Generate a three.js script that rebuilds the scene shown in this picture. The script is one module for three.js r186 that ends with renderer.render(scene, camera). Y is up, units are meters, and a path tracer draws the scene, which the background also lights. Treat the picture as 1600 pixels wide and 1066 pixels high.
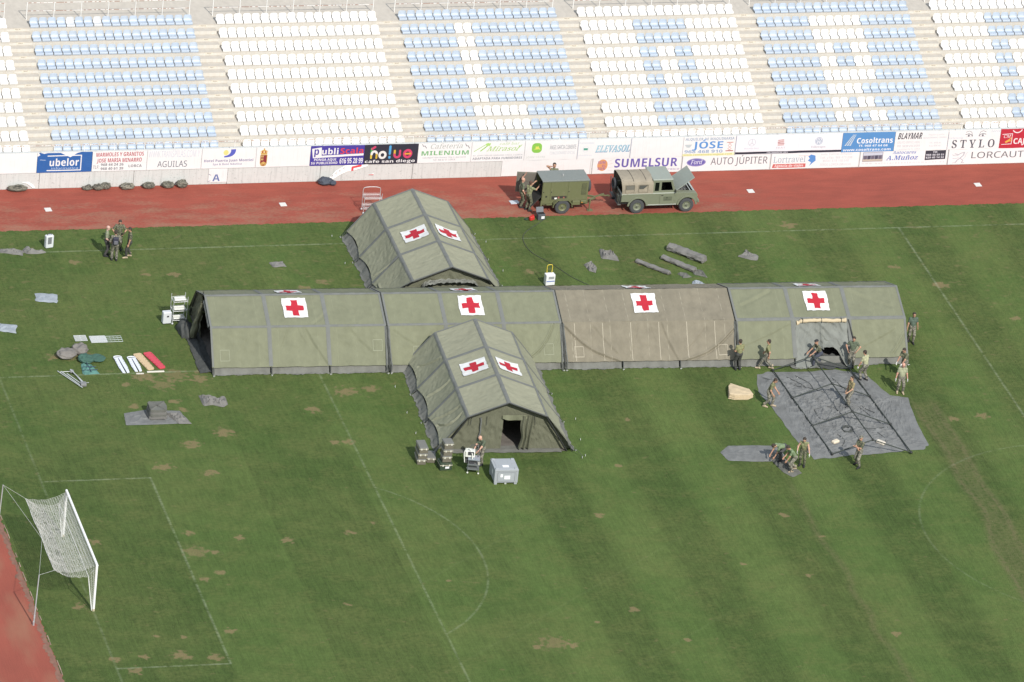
import * as THREE from 'three';
import { mergeGeometries, mergeVertices, toCreasedNormals } from 'three/addons/utils/BufferGeometryUtils.js';
import { RoundedBoxGeometry } from 'three/addons/geometries/RoundedBoxGeometry.js';
import { createNoise2D, createNoise3D } from 'simplex-noise';

// ---------------------------------------------------------------- camera, sky, sun, exposure
const scene = new THREE.Scene();
const camera = new THREE.PerspectiveCamera(5.635, 1024 / 682, 20, 4000);
{
  const yaw = 0.304257, pit = 0.469736, rol = 0.108451;
  const fwd = new THREE.Vector3(Math.sin(yaw) * Math.cos(pit), -Math.sin(pit), -Math.cos(yaw) * Math.cos(pit));
  const right = new THREE.Vector3(Math.cos(yaw), 0, Math.sin(yaw));
  const up = new THREE.Vector3().crossVectors(right, fwd);
  camera.up.copy(up).multiplyScalar(Math.cos(rol)).addScaledVector(right, -Math.sin(rol));
  camera.position.set(-68.5656, 162.7362, 283.5595);
  camera.lookAt(camera.position.clone().add(fwd));
}
const SUN_DIR = new THREE.Vector3(0.18 * 0.755, 0.656, 0.984 * 0.755).normalize();
{
  // a hazy bright sky: pale at the horizon, soft blue overhead, a wide glow round the sun
  const W = 256, H = 128, d = new Float32Array(W * H * 4), v = new THREE.Vector3();
  for (let j = 0; j < H; j++) for (let i = 0; i < W; i++) {
    const el = ((j + 0.5) / H - 0.5) * Math.PI, az = ((i + 0.5) / W - 0.5) * 2 * Math.PI;
    v.set(Math.cos(el) * Math.cos(az), Math.sin(el), Math.cos(el) * Math.sin(az));
    const h = Math.max(0, v.y), k = Math.pow(1 - h, 2.2), s = Math.max(0, v.dot(SUN_DIR)), g = 0.35 * Math.pow(s, 6);
    const o = (j * W + i) * 4;
    d[o] = 0.29 + 0.23 * k + g; d[o + 1] = 0.36 + 0.19 * k + g * 0.96; d[o + 2] = 0.46 + 0.12 * k + g * 0.88; d[o + 3] = 1;
  }
  const t = new THREE.DataTexture(d, W, H, THREE.RGBAFormat, THREE.FloatType);
  t.mapping = THREE.EquirectangularReflectionMapping; t.magFilter = THREE.LinearFilter; t.needsUpdate = true;
  scene.background = t; scene.environment = t;
}
const sun = new THREE.DirectionalLight(new THREE.Color(1, 0.962, 0.90), 3.1);
sun.position.copy(SUN_DIR).multiplyScalar(120).add(new THREE.Vector3(28, 0, -22));
sun.target.position.set(28, 0, -22);
sun.castShadow = true; sun.shadow.radius = 2; sun.shadow.mapSize.set(4096, 4096);
Object.assign(sun.shadow.camera, { left: -60, right: 60, top: 60, bottom: -60, near: 10, far: 260 });
scene.add(sun, sun.target);
const renderer = new THREE.WebGLRenderer({ antialias: true });
renderer.setSize(1024, 682);
renderer.toneMapping = THREE.LinearToneMapping;
renderer.toneMappingExposure = 1.46;
renderer.shadowMap.enabled = true;
renderer.shadowMap.type = THREE.PCFSoftShadowMap;

// ---------------------------------------------------------------- helpers
function rng(seed) { let a = seed >>> 0; return () => { a = (a + 0x6D2B79F5) >>> 0; let t = a; t = Math.imul(t ^ (t >>> 15), t | 1); t ^= t + Math.imul(t ^ (t >>> 7), t | 61); return ((t ^ (t >>> 14)) >>> 0) / 4294967296; }; }
const R = rng(20110512);
const n2 = createNoise2D(rng(7)), n3 = createNoise3D(rng(11)), n2b = createNoise2D(rng(23));
const fbm = (x, y, o = 4) => { let s = 0, a = 0.5, f = 1; for (let i = 0; i < o; i++) { s += a * n2(x * f + 17.3 * i, y * f - 9.1 * i); a *= 0.5; f *= 2.03; } return s; };
const clamp = (x, a = 0, b = 1) => Math.min(b, Math.max(a, x)), mix = (a, b, t) => a + (b - a) * t, sst = (a, b, x) => { const t = clamp((x - a) / (b - a)); return t * t * (3 - 2 * t); };
const V = (x, y, z) => new THREE.Vector3(x, y, z);
const enc = c => { c = clamp(c); return 255 * (c <= 0.0031308 ? 12.92 * c : 1.055 * Math.pow(c, 1 / 2.4) - 0.055); };
function colTex(w, h, fn, rep = true) {            // fn(u, v) -> linear rgb
  const d = new Uint8Array(w * h * 4);
  for (let j = 0; j < h; j++) for (let i = 0; i < w; i++) { const c = fn((i + 0.5) / w, (j + 0.5) / h), o = (j * w + i) * 4; d[o] = enc(c[0]); d[o + 1] = enc(c[1]); d[o + 2] = enc(c[2]); d[o + 3] = 255; }
  const t = new THREE.DataTexture(d, w, h); t.colorSpace = THREE.SRGBColorSpace; t.magFilter = THREE.LinearFilter; t.minFilter = THREE.LinearMipmapLinearFilter; t.generateMipmaps = true; t.anisotropy = 8;
  if (rep) t.wrapS = t.wrapT = THREE.RepeatWrapping; t.needsUpdate = true; return t;
}
function valTex(w, h, fn) {                        // fn -> 0..1
  const d = new Uint8Array(w * h * 4);
  for (let j = 0; j < h; j++) for (let i = 0; i < w; i++) { const c = 255 * clamp(fn((i + 0.5) / w, (j + 0.5) / h)), o = (j * w + i) * 4; d[o] = d[o + 1] = d[o + 2] = c; d[o + 3] = 255; }
  const t = new THREE.DataTexture(d, w, h); t.magFilter = THREE.LinearFilter; t.minFilter = THREE.LinearMipmapLinearFilter; t.generateMipmaps = true; t.wrapS = t.wrapT = THREE.RepeatWrapping; t.needsUpdate = true; return t;
}
// noise that repeats on the unit square
const tile = (u, v, f, o = 4, s = 0) => { const a = u * 2 * Math.PI, b = v * 2 * Math.PI, r = f / (2 * Math.PI); let t = 0, am = 0.5, k = 1; for (let i = 0; i < o; i++) { t += am * (n3(r * k * Math.cos(a) + s, r * k * Math.sin(a), r * k * Math.cos(b) * 0.97 + 3 * i) + n3(r * k * Math.cos(a) - 5, r * k * Math.sin(a) + s, r * k * Math.sin(b) + 7 * i)) * 0.5; am *= 0.5; k *= 2; } return t; };
const names = new Map();
function numbered(n) { const k = names.get(n) || 0; names.set(n, k + 1); return k ? `${n}_${String(k).padStart(3, '0')}` : n; }
function shadows(o) { o.castShadow = o.receiveShadow = true; return o; }
function mesh(name, geo, mat, parent) { const m = shadows(new THREE.Mesh(Array.isArray(geo) ? merge(geo) : geo, mat)); m.name = name; if (parent) parent.add(m); return m; }
function thing(name, label, category, pos = [0, 0, 0], turn = 0, group) { const g = new THREE.Group(); g.name = numbered(name); g.position.set(...pos); g.rotation.y = turn; g.userData = { label, category }; if (group) g.userData.group = group; scene.add(g); return g; }
function solo(name, label, category, geo, mat, pos = [0, 0, 0], turn = 0, group) { const m = mesh(numbered(name), geo, mat); m.position.set(...pos); m.rotation.y = turn; m.userData = { label, category }; if (group) m.userData.group = group; scene.add(m); return m; }
function struct(name, geo, mat, parent) { const m = mesh(name, geo, mat, parent || scene); if (!parent) m.userData = { kind: 'structure' }; return m; }
function clean(g) { const q = g.index ? g.toNonIndexed() : g; for (const k of Object.keys(q.attributes)) if (!['position', 'normal', 'uv', 'color'].includes(k)) q.deleteAttribute(k); if (!q.attributes.uv) q.setAttribute('uv', new THREE.BufferAttribute(new Float32Array(q.attributes.position.count * 2), 2)); return q; }
function merge(a) { a = a.map(clean); const hc = a.some(g => g.attributes.color); if (hc) a.forEach(g => { if (!g.attributes.color) g.setAttribute('color', new THREE.BufferAttribute(new Float32Array(g.attributes.position.count * 3).fill(1), 3)); }); return a.length > 1 ? mergeGeometries(a) : a[0]; }
// uv in metres by dominant face direction
function boxUV(g) { g = clean(g); const p = g.attributes.position, n = g.attributes.normal, uv = g.attributes.uv; for (let i = 0; i < p.count; i++) { const ax = Math.abs(n.getX(i)), ay = Math.abs(n.getY(i)), az = Math.abs(n.getZ(i)); if (ay >= ax && ay >= az) uv.setXY(i, p.getX(i), p.getZ(i)); else if (ax > az) uv.setXY(i, p.getZ(i), p.getY(i)); else uv.setXY(i, p.getX(i), p.getY(i)); } return g; }
const box = (w, h, d, x = 0, y = 0, z = 0) => new THREE.BoxGeometry(w, h, d).translate(x, y, z);
const rbox = (w, h, d, x = 0, y = 0, z = 0, r = 0.02, s = 2) => new RoundedBoxGeometry(w, h, d, s, Math.min(r, w / 2.01, h / 2.01, d / 2.01)).translate(x, y, z);
const span = (x0, x1, y0, y1, z0, z1, r = 0) => r ? rbox(x1 - x0, y1 - y0, z1 - z0, (x0 + x1) / 2, (y0 + y1) / 2, (z0 + z1) / 2, r) : box(x1 - x0, y1 - y0, z1 - z0, (x0 + x1) / 2, (y0 + y1) / 2, (z0 + z1) / 2);
const cyl = (r, h, x = 0, y = 0, z = 0, seg = 14, r2 = r) => new THREE.CylinderGeometry(r2, r, h, seg).translate(x, y, z);
function bar(a, b, r = 0.02, seg = 6, r2 = r) { a = a.isVector3 ? a : V(...a); b = b.isVector3 ? b : V(...b); const d = b.clone().sub(a), L = d.length(); const g = new THREE.CylinderGeometry(r2, r, L, seg); g.translate(0, L / 2, 0); g.applyQuaternion(new THREE.Quaternion().setFromUnitVectors(V(0, 1, 0), d.normalize())); return g.translate(a.x, a.y, a.z); }
function beam(a, b, w, h) { a = V(...a); b = V(...b); const d = b.clone().sub(a), L = d.length(); const g = new THREE.BoxGeometry(w, h, L); g.applyMatrix4(new THREE.Matrix4().lookAt(b, a, V(0, 1, 0))); const c = a.add(b).multiplyScalar(0.5); return g.translate(c.x, c.y, c.z); }
const tube = (pts, r = 0.02, n = 24, seg = 6, closed = false) => new THREE.TubeGeometry(new THREE.CatmullRomCurve3(pts.map(p => V(...p)), closed), n, r, seg, closed);
function grid(fn, nu, nv, uvf) {                    // fn(a, b) -> [x, y, z]; normals follow d/da x d/db
  const pos = [], uv = [], ix = [];
  for (let j = 0; j <= nv; j++) for (let i = 0; i <= nu; i++) { const a = i / nu, b = j / nv, q = fn(a, b); pos.push(q[0], q[1], q[2]); const t = uvf ? uvf(a, b, q) : [a, b]; uv.push(t[0], t[1]); }
  for (let j = 0; j < nv; j++) for (let i = 0; i < nu; i++) { const k = j * (nu + 1) + i; ix.push(k, k + 1, k + nu + 2, k, k + nu + 2, k + nu + 1); }
  const g = new THREE.BufferGeometry(); g.setAttribute('position', new THREE.Float32BufferAttribute(pos, 3)); g.setAttribute('uv', new THREE.Float32BufferAttribute(uv, 2)); g.setIndex(ix); g.computeVertexNormals(); return g;
}
function poly(pts, depth, bevel = 0) { const s = new THREE.Shape(pts.map(p => new THREE.Vector2(...p))); return new THREE.ExtrudeGeometry(s, { depth, bevelEnabled: bevel > 0, bevelSize: bevel, bevelThickness: bevel, bevelSegments: 2, curveSegments: 10 }); }
const std = (r, g, b, rough = 0.8, x = {}) => new THREE.MeshStandardMaterial({ color: new THREE.Color().setRGB(r, g, b), roughness: rough, side: THREE.DoubleSide, ...x });
const ordinal = n => n + (n % 10 === 1 && n % 100 !== 11 ? 'st' : n % 10 === 2 && n % 100 !== 12 ? 'nd' : n % 10 === 3 && n % 100 !== 13 ? 'rd' : 'th');
// ---------------------------------------------------------------- ground, pitch, track
const WALLZ = -41.38;
{
  const far = colTex(256, 256, (u, v) => { const k = 1 + 0.5 * tile(u, v, 5, 4); return [0.105 * k, 0.098 * k, 0.062 * k]; });
  const g = new THREE.PlaneGeometry(5000, 5000, 1, 1).rotateX(-Math.PI / 2).translate(0, -0.03, 0);
  const uv = g.attributes.uv; for (let i = 0; i < uv.count; i++) uv.setXY(i, uv.getX(i) * 500, uv.getY(i) * 500);
  struct('ground', g, new THREE.MeshStandardMaterial({ map: far, roughness: 1 }));
}
{
  // turf: colour of blades, mowing bands, worn earth, chalk lines
  const X0 = -7, X1 = 73, Z0 = -37, Z1 = 15, W = 2048, H = 2048;
  const pats = [[6.2, -3.5, 0.3], [6.1, -1.6, 0.65], [7.1, -1.5, .3], [10.9, -2.4, 0.34], [14.2, -2.9, 0.3], [8.6, -2.8, 0.3], [15.5, -3.8, 0.18], [6.9, 0.5, 0.27], [6.0, 1.1, 0.27], [6.1, 6.1, 0.3], [0.1, 8.3, 0.27], [1.5, 8.2, 0.27], [3.3, 8.2, 0.53], [4.9, 8.5, 0.38], [0.9, 9.4, 0.4], [2.5, 6.3, 0.2], [3.8, 6.5, 0.2], [21.5, 8.6, 0.75], [20.6, 8.9, .3], [22.4, 8.9, .3], [27.1, -3.6, 0.28], [24.1, 6.8, 0.16], [26.3, 5.8, 0.3], [28.1, 8.9, 0.2], [38.6, 9.2, 0.3], [36.5, -2.9, 0.27], [37.8, -0.6, 0.17], [36.0, 3.2, 0.2], [8.2, -18.8, 0.7], [7.4, -19.8, 0.6], [9.0, -19.8, 0.8], [6.3, -19.0, 0.3], [10.2, -19.3, 0.5], [10.4, -20.1, .3], [4.4, -22.3, 0.7], [3.2, -22.2, .4], [8.4, -17.0, 0.33], [6.2, -16.6, 0.3], [8.6, -16.1, 0.3], [17.4, -17.4, 0.6], [18.8, -17.6, 0.4], [16.3, -12.1, 0.35], [15.6, -12.1, 0.3], [30.5, -30.0, 0.35], [36.8, -30.7, 0.4], [6.4, -32.7, 0.3], [9.9, -31.0, 0.27], [11.4, -30.9, 0.35], [17.9, -29.0, 0.35], [19.1, -29.6, 0.35], [46.2, -34.6, 0.5], [15.3, -15.6, 0.4], [10.2, -13.6, 0.55], [8.3, -12.4, 0.5], [8.6, -9.4, 0.4], [6.4, -10.2, 0.5], [50.1, -12.4, 0.4], [48.4, -12.2, 0.3], [1.4, -3.0, 0.32], [-0.6, 3.2, .35], [24.9, -14.9, .2], [12.4, 4.1, .2], [17.9, 2.2, .15], [29.5, -8.6, .22], [33.0, 1.8, .16], [31.2, -13.4, .2], [52.5, -27.1, .5], [50.6, -29.3, .3], [55.4, -23.0, .3]];
  const cell = new Map(); pats.forEach(q => { for (let a = Math.floor((q[0] - 1.6) / 2); a <= Math.floor((q[0] + 1.6) / 2); a++) for (let b = Math.floor((q[1] - 1.6) / 2); b <= Math.floor((q[1] + 1.6) / 2); b++) { const k = a + ',' + b; if (!cell.has(k)) cell.set(k, []); cell.get(k).push(q); } });
  const LW = 0.042, lines = [];
  const hl = (z, x0, x1, s) => lines.push((x, zz) => x > x0 && x < x1 ? Math.abs(zz - z) - LW : 9, s), vl = (x0, za, zb, s) => lines.push((x, z) => z > za && z < zb ? Math.abs(x - x0) - LW : 9, s);
  const arc = (cx, r, test, s) => lines.push((x, z) => test(x, z) ? Math.abs(Math.hypot(x - cx, z) - r) - LW : 9, s);
  hl(-33.93, -1, 75, 0.2); hl(-20.16, -6, 16.55, 0.24); hl(-9.16, 0, 5.55, 0.2); hl(9.16, 0, 5.55, 0.22); vl(0, -33.9, 15, 0.1); vl(5.5, -9.2, 9.2, 0.19); vl(16.5, -20.2, 15, 0.15); vl(52.3, -33.9, 15, 0.2);
  arc(11, 9.15, x => x > 16.5, 0.13); arc(52.3, 9.15, () => true, 0.09);
  const map = colTex(W, H, (u, v) => {
    const x = mix(X0, X1, u), z = mix(Z1, Z0, v);
    const f1 = fbm(x * 0.11, z * 0.11, 3), f2 = fbm(x * 0.55 + 40, z * 0.8, 3), f3 = fbm(x * 2.6, z * 3.6 + 30, 2), st = fbm(x * 5.2 + 9, z * 0.45, 2), gr = n2(x * 13, z * 17);
    // mowing bands run away from the camera; the nap of each cut differs
    let band = 0;
    if (x < 5.5) band = -0.9; else if (x < 10.6) band = 0.35; else if (x < 16.0) band = -0.75; else { const q = (x - 16) / 2.75; band = clamp(2.2 * Math.sin(Math.PI * q), -1, 1) * (x < 22 ? 0.3 : 1); if (x < 22) band += 0.35; }
    const zf = sst(-9.2, -14, z); if (x < 16) band *= mix(1, 0.3, zf);
    const fine = Math.sin(x * 2 * Math.PI / 0.92 + 0.8 * f1) * 0.5 + Math.sin(x * 2 * Math.PI / 0.57 + f2) * 0.25;
    const st2 = n2(x * 9 + 31, z * 0.6 + 4);
    let k = 1.03 + 0.13 * band + 0.07 * f1 + 0.09 * f2 + 0.17 * f3 + 0.17 * st + 0.08 * st2 + 0.17 * gr + 0.045 * fine * (0.6 + n2b(x * .2, z * .1));
    const up = clamp(0.5 + 1.3 * fbm(x * 0.085 + 13, z * 0.11 - 6, 3) + 0.35 * f2);
    let r = mix(0.064, 0.080, up) * k, g = mix(0.101, 0.112, up) * k, b = mix(0.0265, 0.032, up) * k;
    // drier, yellower turf in drifts, most of it at the far side
    const dry = clamp((fbm(x * 0.32 + 5, z * 0.5 - 20, 4) + 0.12 + 0.30 * sst(-10, -22, z)) * 1.9) * clamp(0.55 + f3);
    r = mix(r, 0.122, dry * 0.42); g = mix(g, 0.133, dry * 0.42); b = mix(b, 0.044, dry * 0.42);
    // tyre tracks on the right and an old seam in the turf
    const wob = 0.35 * n2b(z * 0.12, 3);
    const t1 = x - (46.9 + wob + (z > -4 ? -0.07 * (z + 4) : 0.02 * (z + 4))), t2 = x - (47.8 + wob * 0.6), t3 = x - (37.8 + 0.3 * n2b(z * 0.2, 9));
    const tt = Math.max(Math.exp(-(t1 * t1) / 0.05) * 0.8, Math.exp(-(t2 * t2) / 0.05) * 0.8, (t1 > 0 && t2 < 0 ? 0.45 : 0), Math.exp(-(t3 * t3) / 0.035) * 0.55 * sst(-8, -4, z)) * sst(-15.2, -13, z) * clamp(0.7 + 0.9 * f3 + 0.6 * st);
    r = mix(r, 0.135, 0.85 * tt); g = mix(g, 0.118, 0.85 * tt); b = mix(b, 0.06, 0.85 * tt);
    // bare earth
    const near = cell.get(Math.floor(x / 2) + ',' + Math.floor(z / 2));
    if (near) for (const q of near) { const dx = (x - q[0]), dz = (z - q[1]) * 1.15, dd = Math.hypot(dx, dz) / q[2] + 0.55 * f3 + 0.5 * n2b(x * 2.2, z * 2.2) + 0.25 * gr; const m = sst(1.05, 0.55, dd) * (q[2] > 0.6 ? 0.5 : 0.68); r = mix(r, 0.225 + 0.04 * gr, m); g = mix(g, 0.165 + 0.03 * gr, m); b = mix(b, 0.088, m); }
    const bare = sst(0.40, 0.62, fbm(x * 0.7 + 71, z * 1.1 + 12, 4) + 0.14 * sst(-10, -30, z) - 0.08) * 0.42; r = mix(r, 0.165, bare); g = mix(g, 0.142, bare); b = mix(b, 0.065, bare);
    for (let i = 0; i < lines.length; i += 2) { const d = lines[i](x, z); if (d < 0.06) { const m = lines[i + 1] * sst(0.05, -0.02, d) * clamp(0.62 + 0.75 * f2 + 0.7 * f3 + 0.35 * gr); r = mix(r, 0.50, m); g = mix(g, 0.53, m); b = mix(b, 0.40, m); } }
    // faint wheel marks of the line marker and the spray boom
    const w1 = Math.abs(Math.sin((x * 0.62 + z * 0.78) * 0.52)), wm = sst(0.055, 0.01, w1) * sst(14, 18, x) * sst(34, 28, x) * sst(-6, -2, z) * 0.10; r += 0.08 * wm; g += 0.08 * wm; b += 0.05 * wm;
    return [r, g, b];
  }, false);
  const bump = valTex(512, 512, (u, v) => 0.5 + 0.5 * tile(u, v, 38, 3) + 0.2 * tile(u, v, 9, 2, 4)); bump.repeat.set(26, 17);
  const g = new THREE.PlaneGeometry(X1 - X0, Z1 - Z0, 1, 1).rotateX(-Math.PI / 2).translate((X0 + X1) / 2, 0, (Z0 + Z1) / 2);
  struct('pitch_grass', g, new THREE.MeshPhysicalMaterial({ map, bumpMap: bump, bumpScale: 0.05, roughness: 1, specularIntensity: 0.35 }));
}
{
  // clay-red running track: one straight below the stand, one end area behind the goal
  const straight = colTex(2048, 256, (u, v) => {      // dirt trodden and washed over the side next to the turf
    const x = u * 84 - 8, z = mix(-41.4, -36.3, v), a = fbm(x * 0.4, z * 0.9, 4), st = n2(x * 0.3, z * 6) * 0.5 + n2(x * 0.9, z * 13 + 5) * 0.4, f = n2(x * 9, z * 11), k = 1 + 0.16 * a + 0.10 * st + 0.10 * f;
    const dust = clamp(0.15 + 0.9 * fbm(x * 0.28 + 3, z * 0.8 + 8, 5) + 0.30 * n2(x * 3, z * 5) + 0.16 * (z + 38.6)) * sst(-41.3, -39.5, z + 0.6 * a) * sst(48, 38, x + 6 * a);
    return [mix(0.272 * k, 0.27 + 0.05 * f, dust * 0.55), mix(0.058 * k, 0.165 + 0.03 * f, dust * 0.55), mix(0.036 * k, 0.105, dust * 0.55)];
  }, false);
  const tex = colTex(1024, 1024, (u, v) => {
    const x = u * 40, z = v * 10, a = tile(u, v, 9, 4), st = n2(x * 0.35, z * 9) * 0.5 + n2(x * 1.1, z * 16 + 5) * 0.35, f = n2(x * 12, z * 14);
    const edge = 1;
    const dust = clamp(tile(u, v, 6, 5, 9) * 1.4 + 0.04);
    let k = (1 + 0.20 * a + 0.07 * st + 0.08 * f) * edge;
    return [mix(0.262 * k, 0.28, dust * 0.7), mix(0.064 * k, 0.15, dust * 0.7), mix(0.041 * k, 0.088, dust * 0.7)];
  });
  const mat = new THREE.MeshStandardMaterial({ map: tex, roughness: 0.92 });
  const sheet = (fn, nu, nv) => grid(fn, nu, nv, (a, b, q) => [q[0] / 40, q[2] / 10]);
  const back = sheet((a, b) => { const x = mix(-30, 95, a), e = -36.45 + 0.06 * n2(x * 1.7, 1) + 0.05 * n2(x * 6, 4); return [x, 0.006, mix(e, WALLZ + 0.02, b)]; }, 1600, 1);
  { const p = back.attributes.position, uv = back.attributes.uv; for (let i = 0; i < p.count; i++) uv.setXY(i, clamp((p.getX(i) + 8) / 84), (p.getZ(i) + 41.4) / 5.1); }
  struct('running_track', back, new THREE.MeshStandardMaterial({ map: straight, roughness: 0.92 }));
  const side = sheet((a, b) => { const z = mix(24, -25, a), e = -2.72 + 0.05 * n2(z * 1.7, 8) + 0.05 * n2(z * 5, 14); return [mix(e, -22, b), 0.006, z]; }, 700, 1);
  struct('track_end', grid((a, b) => { const z = mix(24, -25, a), e = -2.72 + 0.05 * n2(z * 1.7, 8) + 0.05 * n2(z * 5, 14); return [mix(e, -22, b), 0.006, z]; }, 700, 1, (a, b, q) => [q[2] / 40, q[0] / 10]), mat);
  // worn grey rim and the small kerb bricks between the end area and the turf
  const rim = colTex(256, 256, (u, v) => { const a = tile(u, v, 8, 4), k = 1 + 0.4 * a; return [0.20 * k, 0.105 * k, 0.075 * k]; });
  struct('track_rim', grid((a, b) => { const z = mix(24, -25, a), e = -2.73 + 0.05 * n2(z * 1.7, 8); return [mix(e, e - 0.26 - 0.12 * n2(z * 0.8, 3) - 0.07 * n2(z * 5, 2) - 0.05 * n2(z * 13, 7), b), 0.011, z]; }, 500, 1, (a, b, q) => [q[0] / 3, q[2] / 3]), new THREE.MeshStandardMaterial({ map: rim, roughness: 1 }));
  const kerb = thing('kerb', 'thin broken line of pale kerb bricks edging the red end area', 'kerb', [-2.66, 0, 0]);
  const kb = [0, 1, 2].map(i => std(0.24 + i * 0.05, 0.17 + i * 0.03, 0.125 + i * 0.03, 0.95)), kg = rbox(0.05, 0.05, 0.42, 0, 0.005, 0, 0.012, 1);
  for (let z = -6.2, i = 0; z < 10.8; z += 0.47, i++) { if (n2(z * 0.9, 77) < 0.1) continue; const m = mesh('brick', kg, kb[i % 3], kerb); m.position.set(0.02 * n2(z, 5), 0.004 * n2(z * 3, 2), z); m.rotation.y = 0.03 * n2(z, 9); }
  const lid = std(0.62, 0.60, 0.57, 0.8);
  const lids = [[6.21, -38.83, 'leftmost of four pale square covers set in the red track'], [19.01, -38.69, 'pale square cover in the red track near the rear tent'], [45.30, -38.78, 'pale square cover in the red track right of the vehicle'], [58.43, -38.81, 'rightmost of four pale square covers set in the red track']];
  for (const [x, z, l] of lids) solo('drain_cover', l, 'cover', [rbox(0.36, 0.02, 0.42, 0, 0.01, 0, 0.008, 1), box(0.3, 0.006, 0.02, 0, 0.021, 0)], lid, [x, 0.006, z], 0.05, 'covers in the running track');
}
// ---------------------------------------------------------------- grandstand
const ROWD = 0.9, ROWH = 0.41, rowZ = k => -42.1 - ROWD * (k - 1), rowY = k => 1.64 + ROWH * (k - 1);
const BX = [-3.2, 7.1, 17.47, 27.75, 38.0, 48.24, 58.6], NS = 18, SP = 0.503, BW = NS * SP;
const concreteTex = colTex(1024, 512, (u, v) => {      // 12 m x 3 m: pale weathered concrete with rain streaks and earth stains
  const a = tile(u, v, 10, 5), s = n2(u * 150, v * 2.2) * 0.5 + n2(u * 420, v * 3) * 0.35, b = clamp(n2(u * 55 + 3, v * 1.3) * 0.9 - 0.05), f = n2(u * 500, v * 260);
  const k = 1 + 0.10 * a + 0.045 * s + 0.03 * f;
  return [mix(0.575 * k, 0.53, b * 0.5), mix(0.545 * k, 0.465, b * 0.5), mix(0.49 * k, 0.375, b * 0.5)];
});
concreteTex.repeat.set(1 / 12, 1 / 3);
const concreteBump = valTex(256, 256, (u, v) => 0.5 + 0.5 * tile(u, v, 30, 3)); concreteBump.repeat.set(0.5, 0.5);
const concrete = new THREE.MeshStandardMaterial({ map: concreteTex, bumpMap: concreteBump, bumpScale: 0.006, roughness: 0.93 });
const treadTex = colTex(512, 512, (u, v) => { const a = tile(u, v, 12, 5), f = n2(u * 300, v * 300), k = 1 + 0.16 * a + 0.04 * f; return [0.49 * k, 0.445 * k, 0.385 * k]; }); treadTex.repeat.set(0.2, 0.2);
const treadMat = new THREE.MeshStandardMaterial({ map: treadTex, bumpMap: concreteBump, bumpScale: 0.006, roughness: 0.95 });
{
  const gs = thing('grandstand', 'pale concrete terraced stand with ten rows of steps behind the advertising wall', 'grandstand');
  const X0 = -14, X1 = 82;
  for (let k = 1; k <= 10; k++) {
    const z0 = k === 10 ? -58 : rowZ(k + 1) - 0.05, z1 = k === 1 ? WALLZ - 0.2 : rowZ(k);
    mesh('terrace_step', boxUV(span(X0, X1, rowY(k) - ROWH - 0.02, rowY(k) - 0.05, z0, z1 - 0.003)), concrete, gs);
    mesh('tread_slab', boxUV(span(X0, X1, rowY(k) - 0.05, rowY(k), z0, z1)), treadMat, gs);
  }
  mesh('back_wall', boxUV(span(X0, X1, rowY(10), rowY(10) + 3, -58.3, -58)), concrete, gs);
  // aisle stairs: one half step on every tread, row name painted on the upper riser
  const rowSign = k => { const c = document.createElement('canvas'); c.width = 128; c.height = 32; const x = c.getContext('2d'); x.fillStyle = '#cfc6b6'; x.fillRect(0, 0, 128, 32); x.fillStyle = '#5d574f'; x.font = 'bold 25px sans-serif'; x.textAlign = 'center'; x.fillText('FILA ' + k, 64, 25); const t = new THREE.CanvasTexture(c); t.colorSpace = THREE.SRGBColorSpace; return new THREE.MeshStandardMaterial({ map: t, roughness: 0.9 }); };
  const signs = []; for (let k = 2; k <= 10; k++) signs[k] = rowSign(k);
  const stepG = boxUV(rbox(10.37 - BW - 0.06, ROWH / 2, 0.45, 0, ROWH / 4, -0.225, 0.012, 1));
  const noseG = boxUV(box(10.37 - BW - 0.06, 0.012, 0.44, 0, ROWH / 2 + 0.006, -0.225));
  const plateG = new THREE.PlaneGeometry(0.42, 0.1);
  for (let b = 0; b < BX.length; b++) {
    const cx = BX[b] + BW + (10.3 - BW) / 2;
    for (let k = 1; k < 10; k++) {
      const s = mesh('aisle_step', stepG, concrete, gs); s.position.set(cx, rowY(k), rowZ(k + 1) + 0.45);
      mesh('step_tread', noseG, treadMat, s);
      const p = mesh('row_number', plateG, signs[k + 1], gs); p.position.set(cx - 0.05, rowY(k + 1) - 0.085, rowZ(k + 1) + 0.003);
    }
  }
}
// seats: blue and white shells, the letters of the town name picked out block by block
const seatBlue = std(0.39, 0.45, 0.53, 0.55), seatWhite = std(0.72, 0.70, 0.67, 0.5), seatFaded = std(0.56, 0.57, 0.58, 0.6);
const seatGeo = (() => {
  const pr = [[0.005, 0.0], [0.012, 0.05], [0.008, 0.105], [-0.02, 0.128], [-0.12, 0.112], [-0.24, 0.10], [-0.33, 0.105], [-0.385, 0.15], [-0.41, 0.24], [-0.428, 0.34], [-0.437, 0.40], [-0.445, 0.418], [-0.458, 0.40]];
  const N = pr.length - 1;
  return grid((a, b) => {
    const f = b * N, i = Math.min(N - 1, Math.floor(f)), t = f - i, z = mix(pr[i][0], pr[i + 1][0], t), y = mix(pr[i][1], pr[i + 1][1], t);
    let w = 0.226; if (y > 0.3 && z < -0.3) w = 0.226 - 0.028 * Math.pow(clamp((y - 0.3) / 0.118), 2.2);
    const s = (a - 0.5) * 2, e = Math.pow(Math.abs(s), 5);
    return [w * s, y + (z < -0.03 && z > -0.38 ? 0.025 * e : 0) - (y > 0.33 ? 0.025 * e : 0), z + (y > 0.15 && z < -0.3 ? 0.05 * e : 0)];
  }, 8, N);
})();
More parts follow.
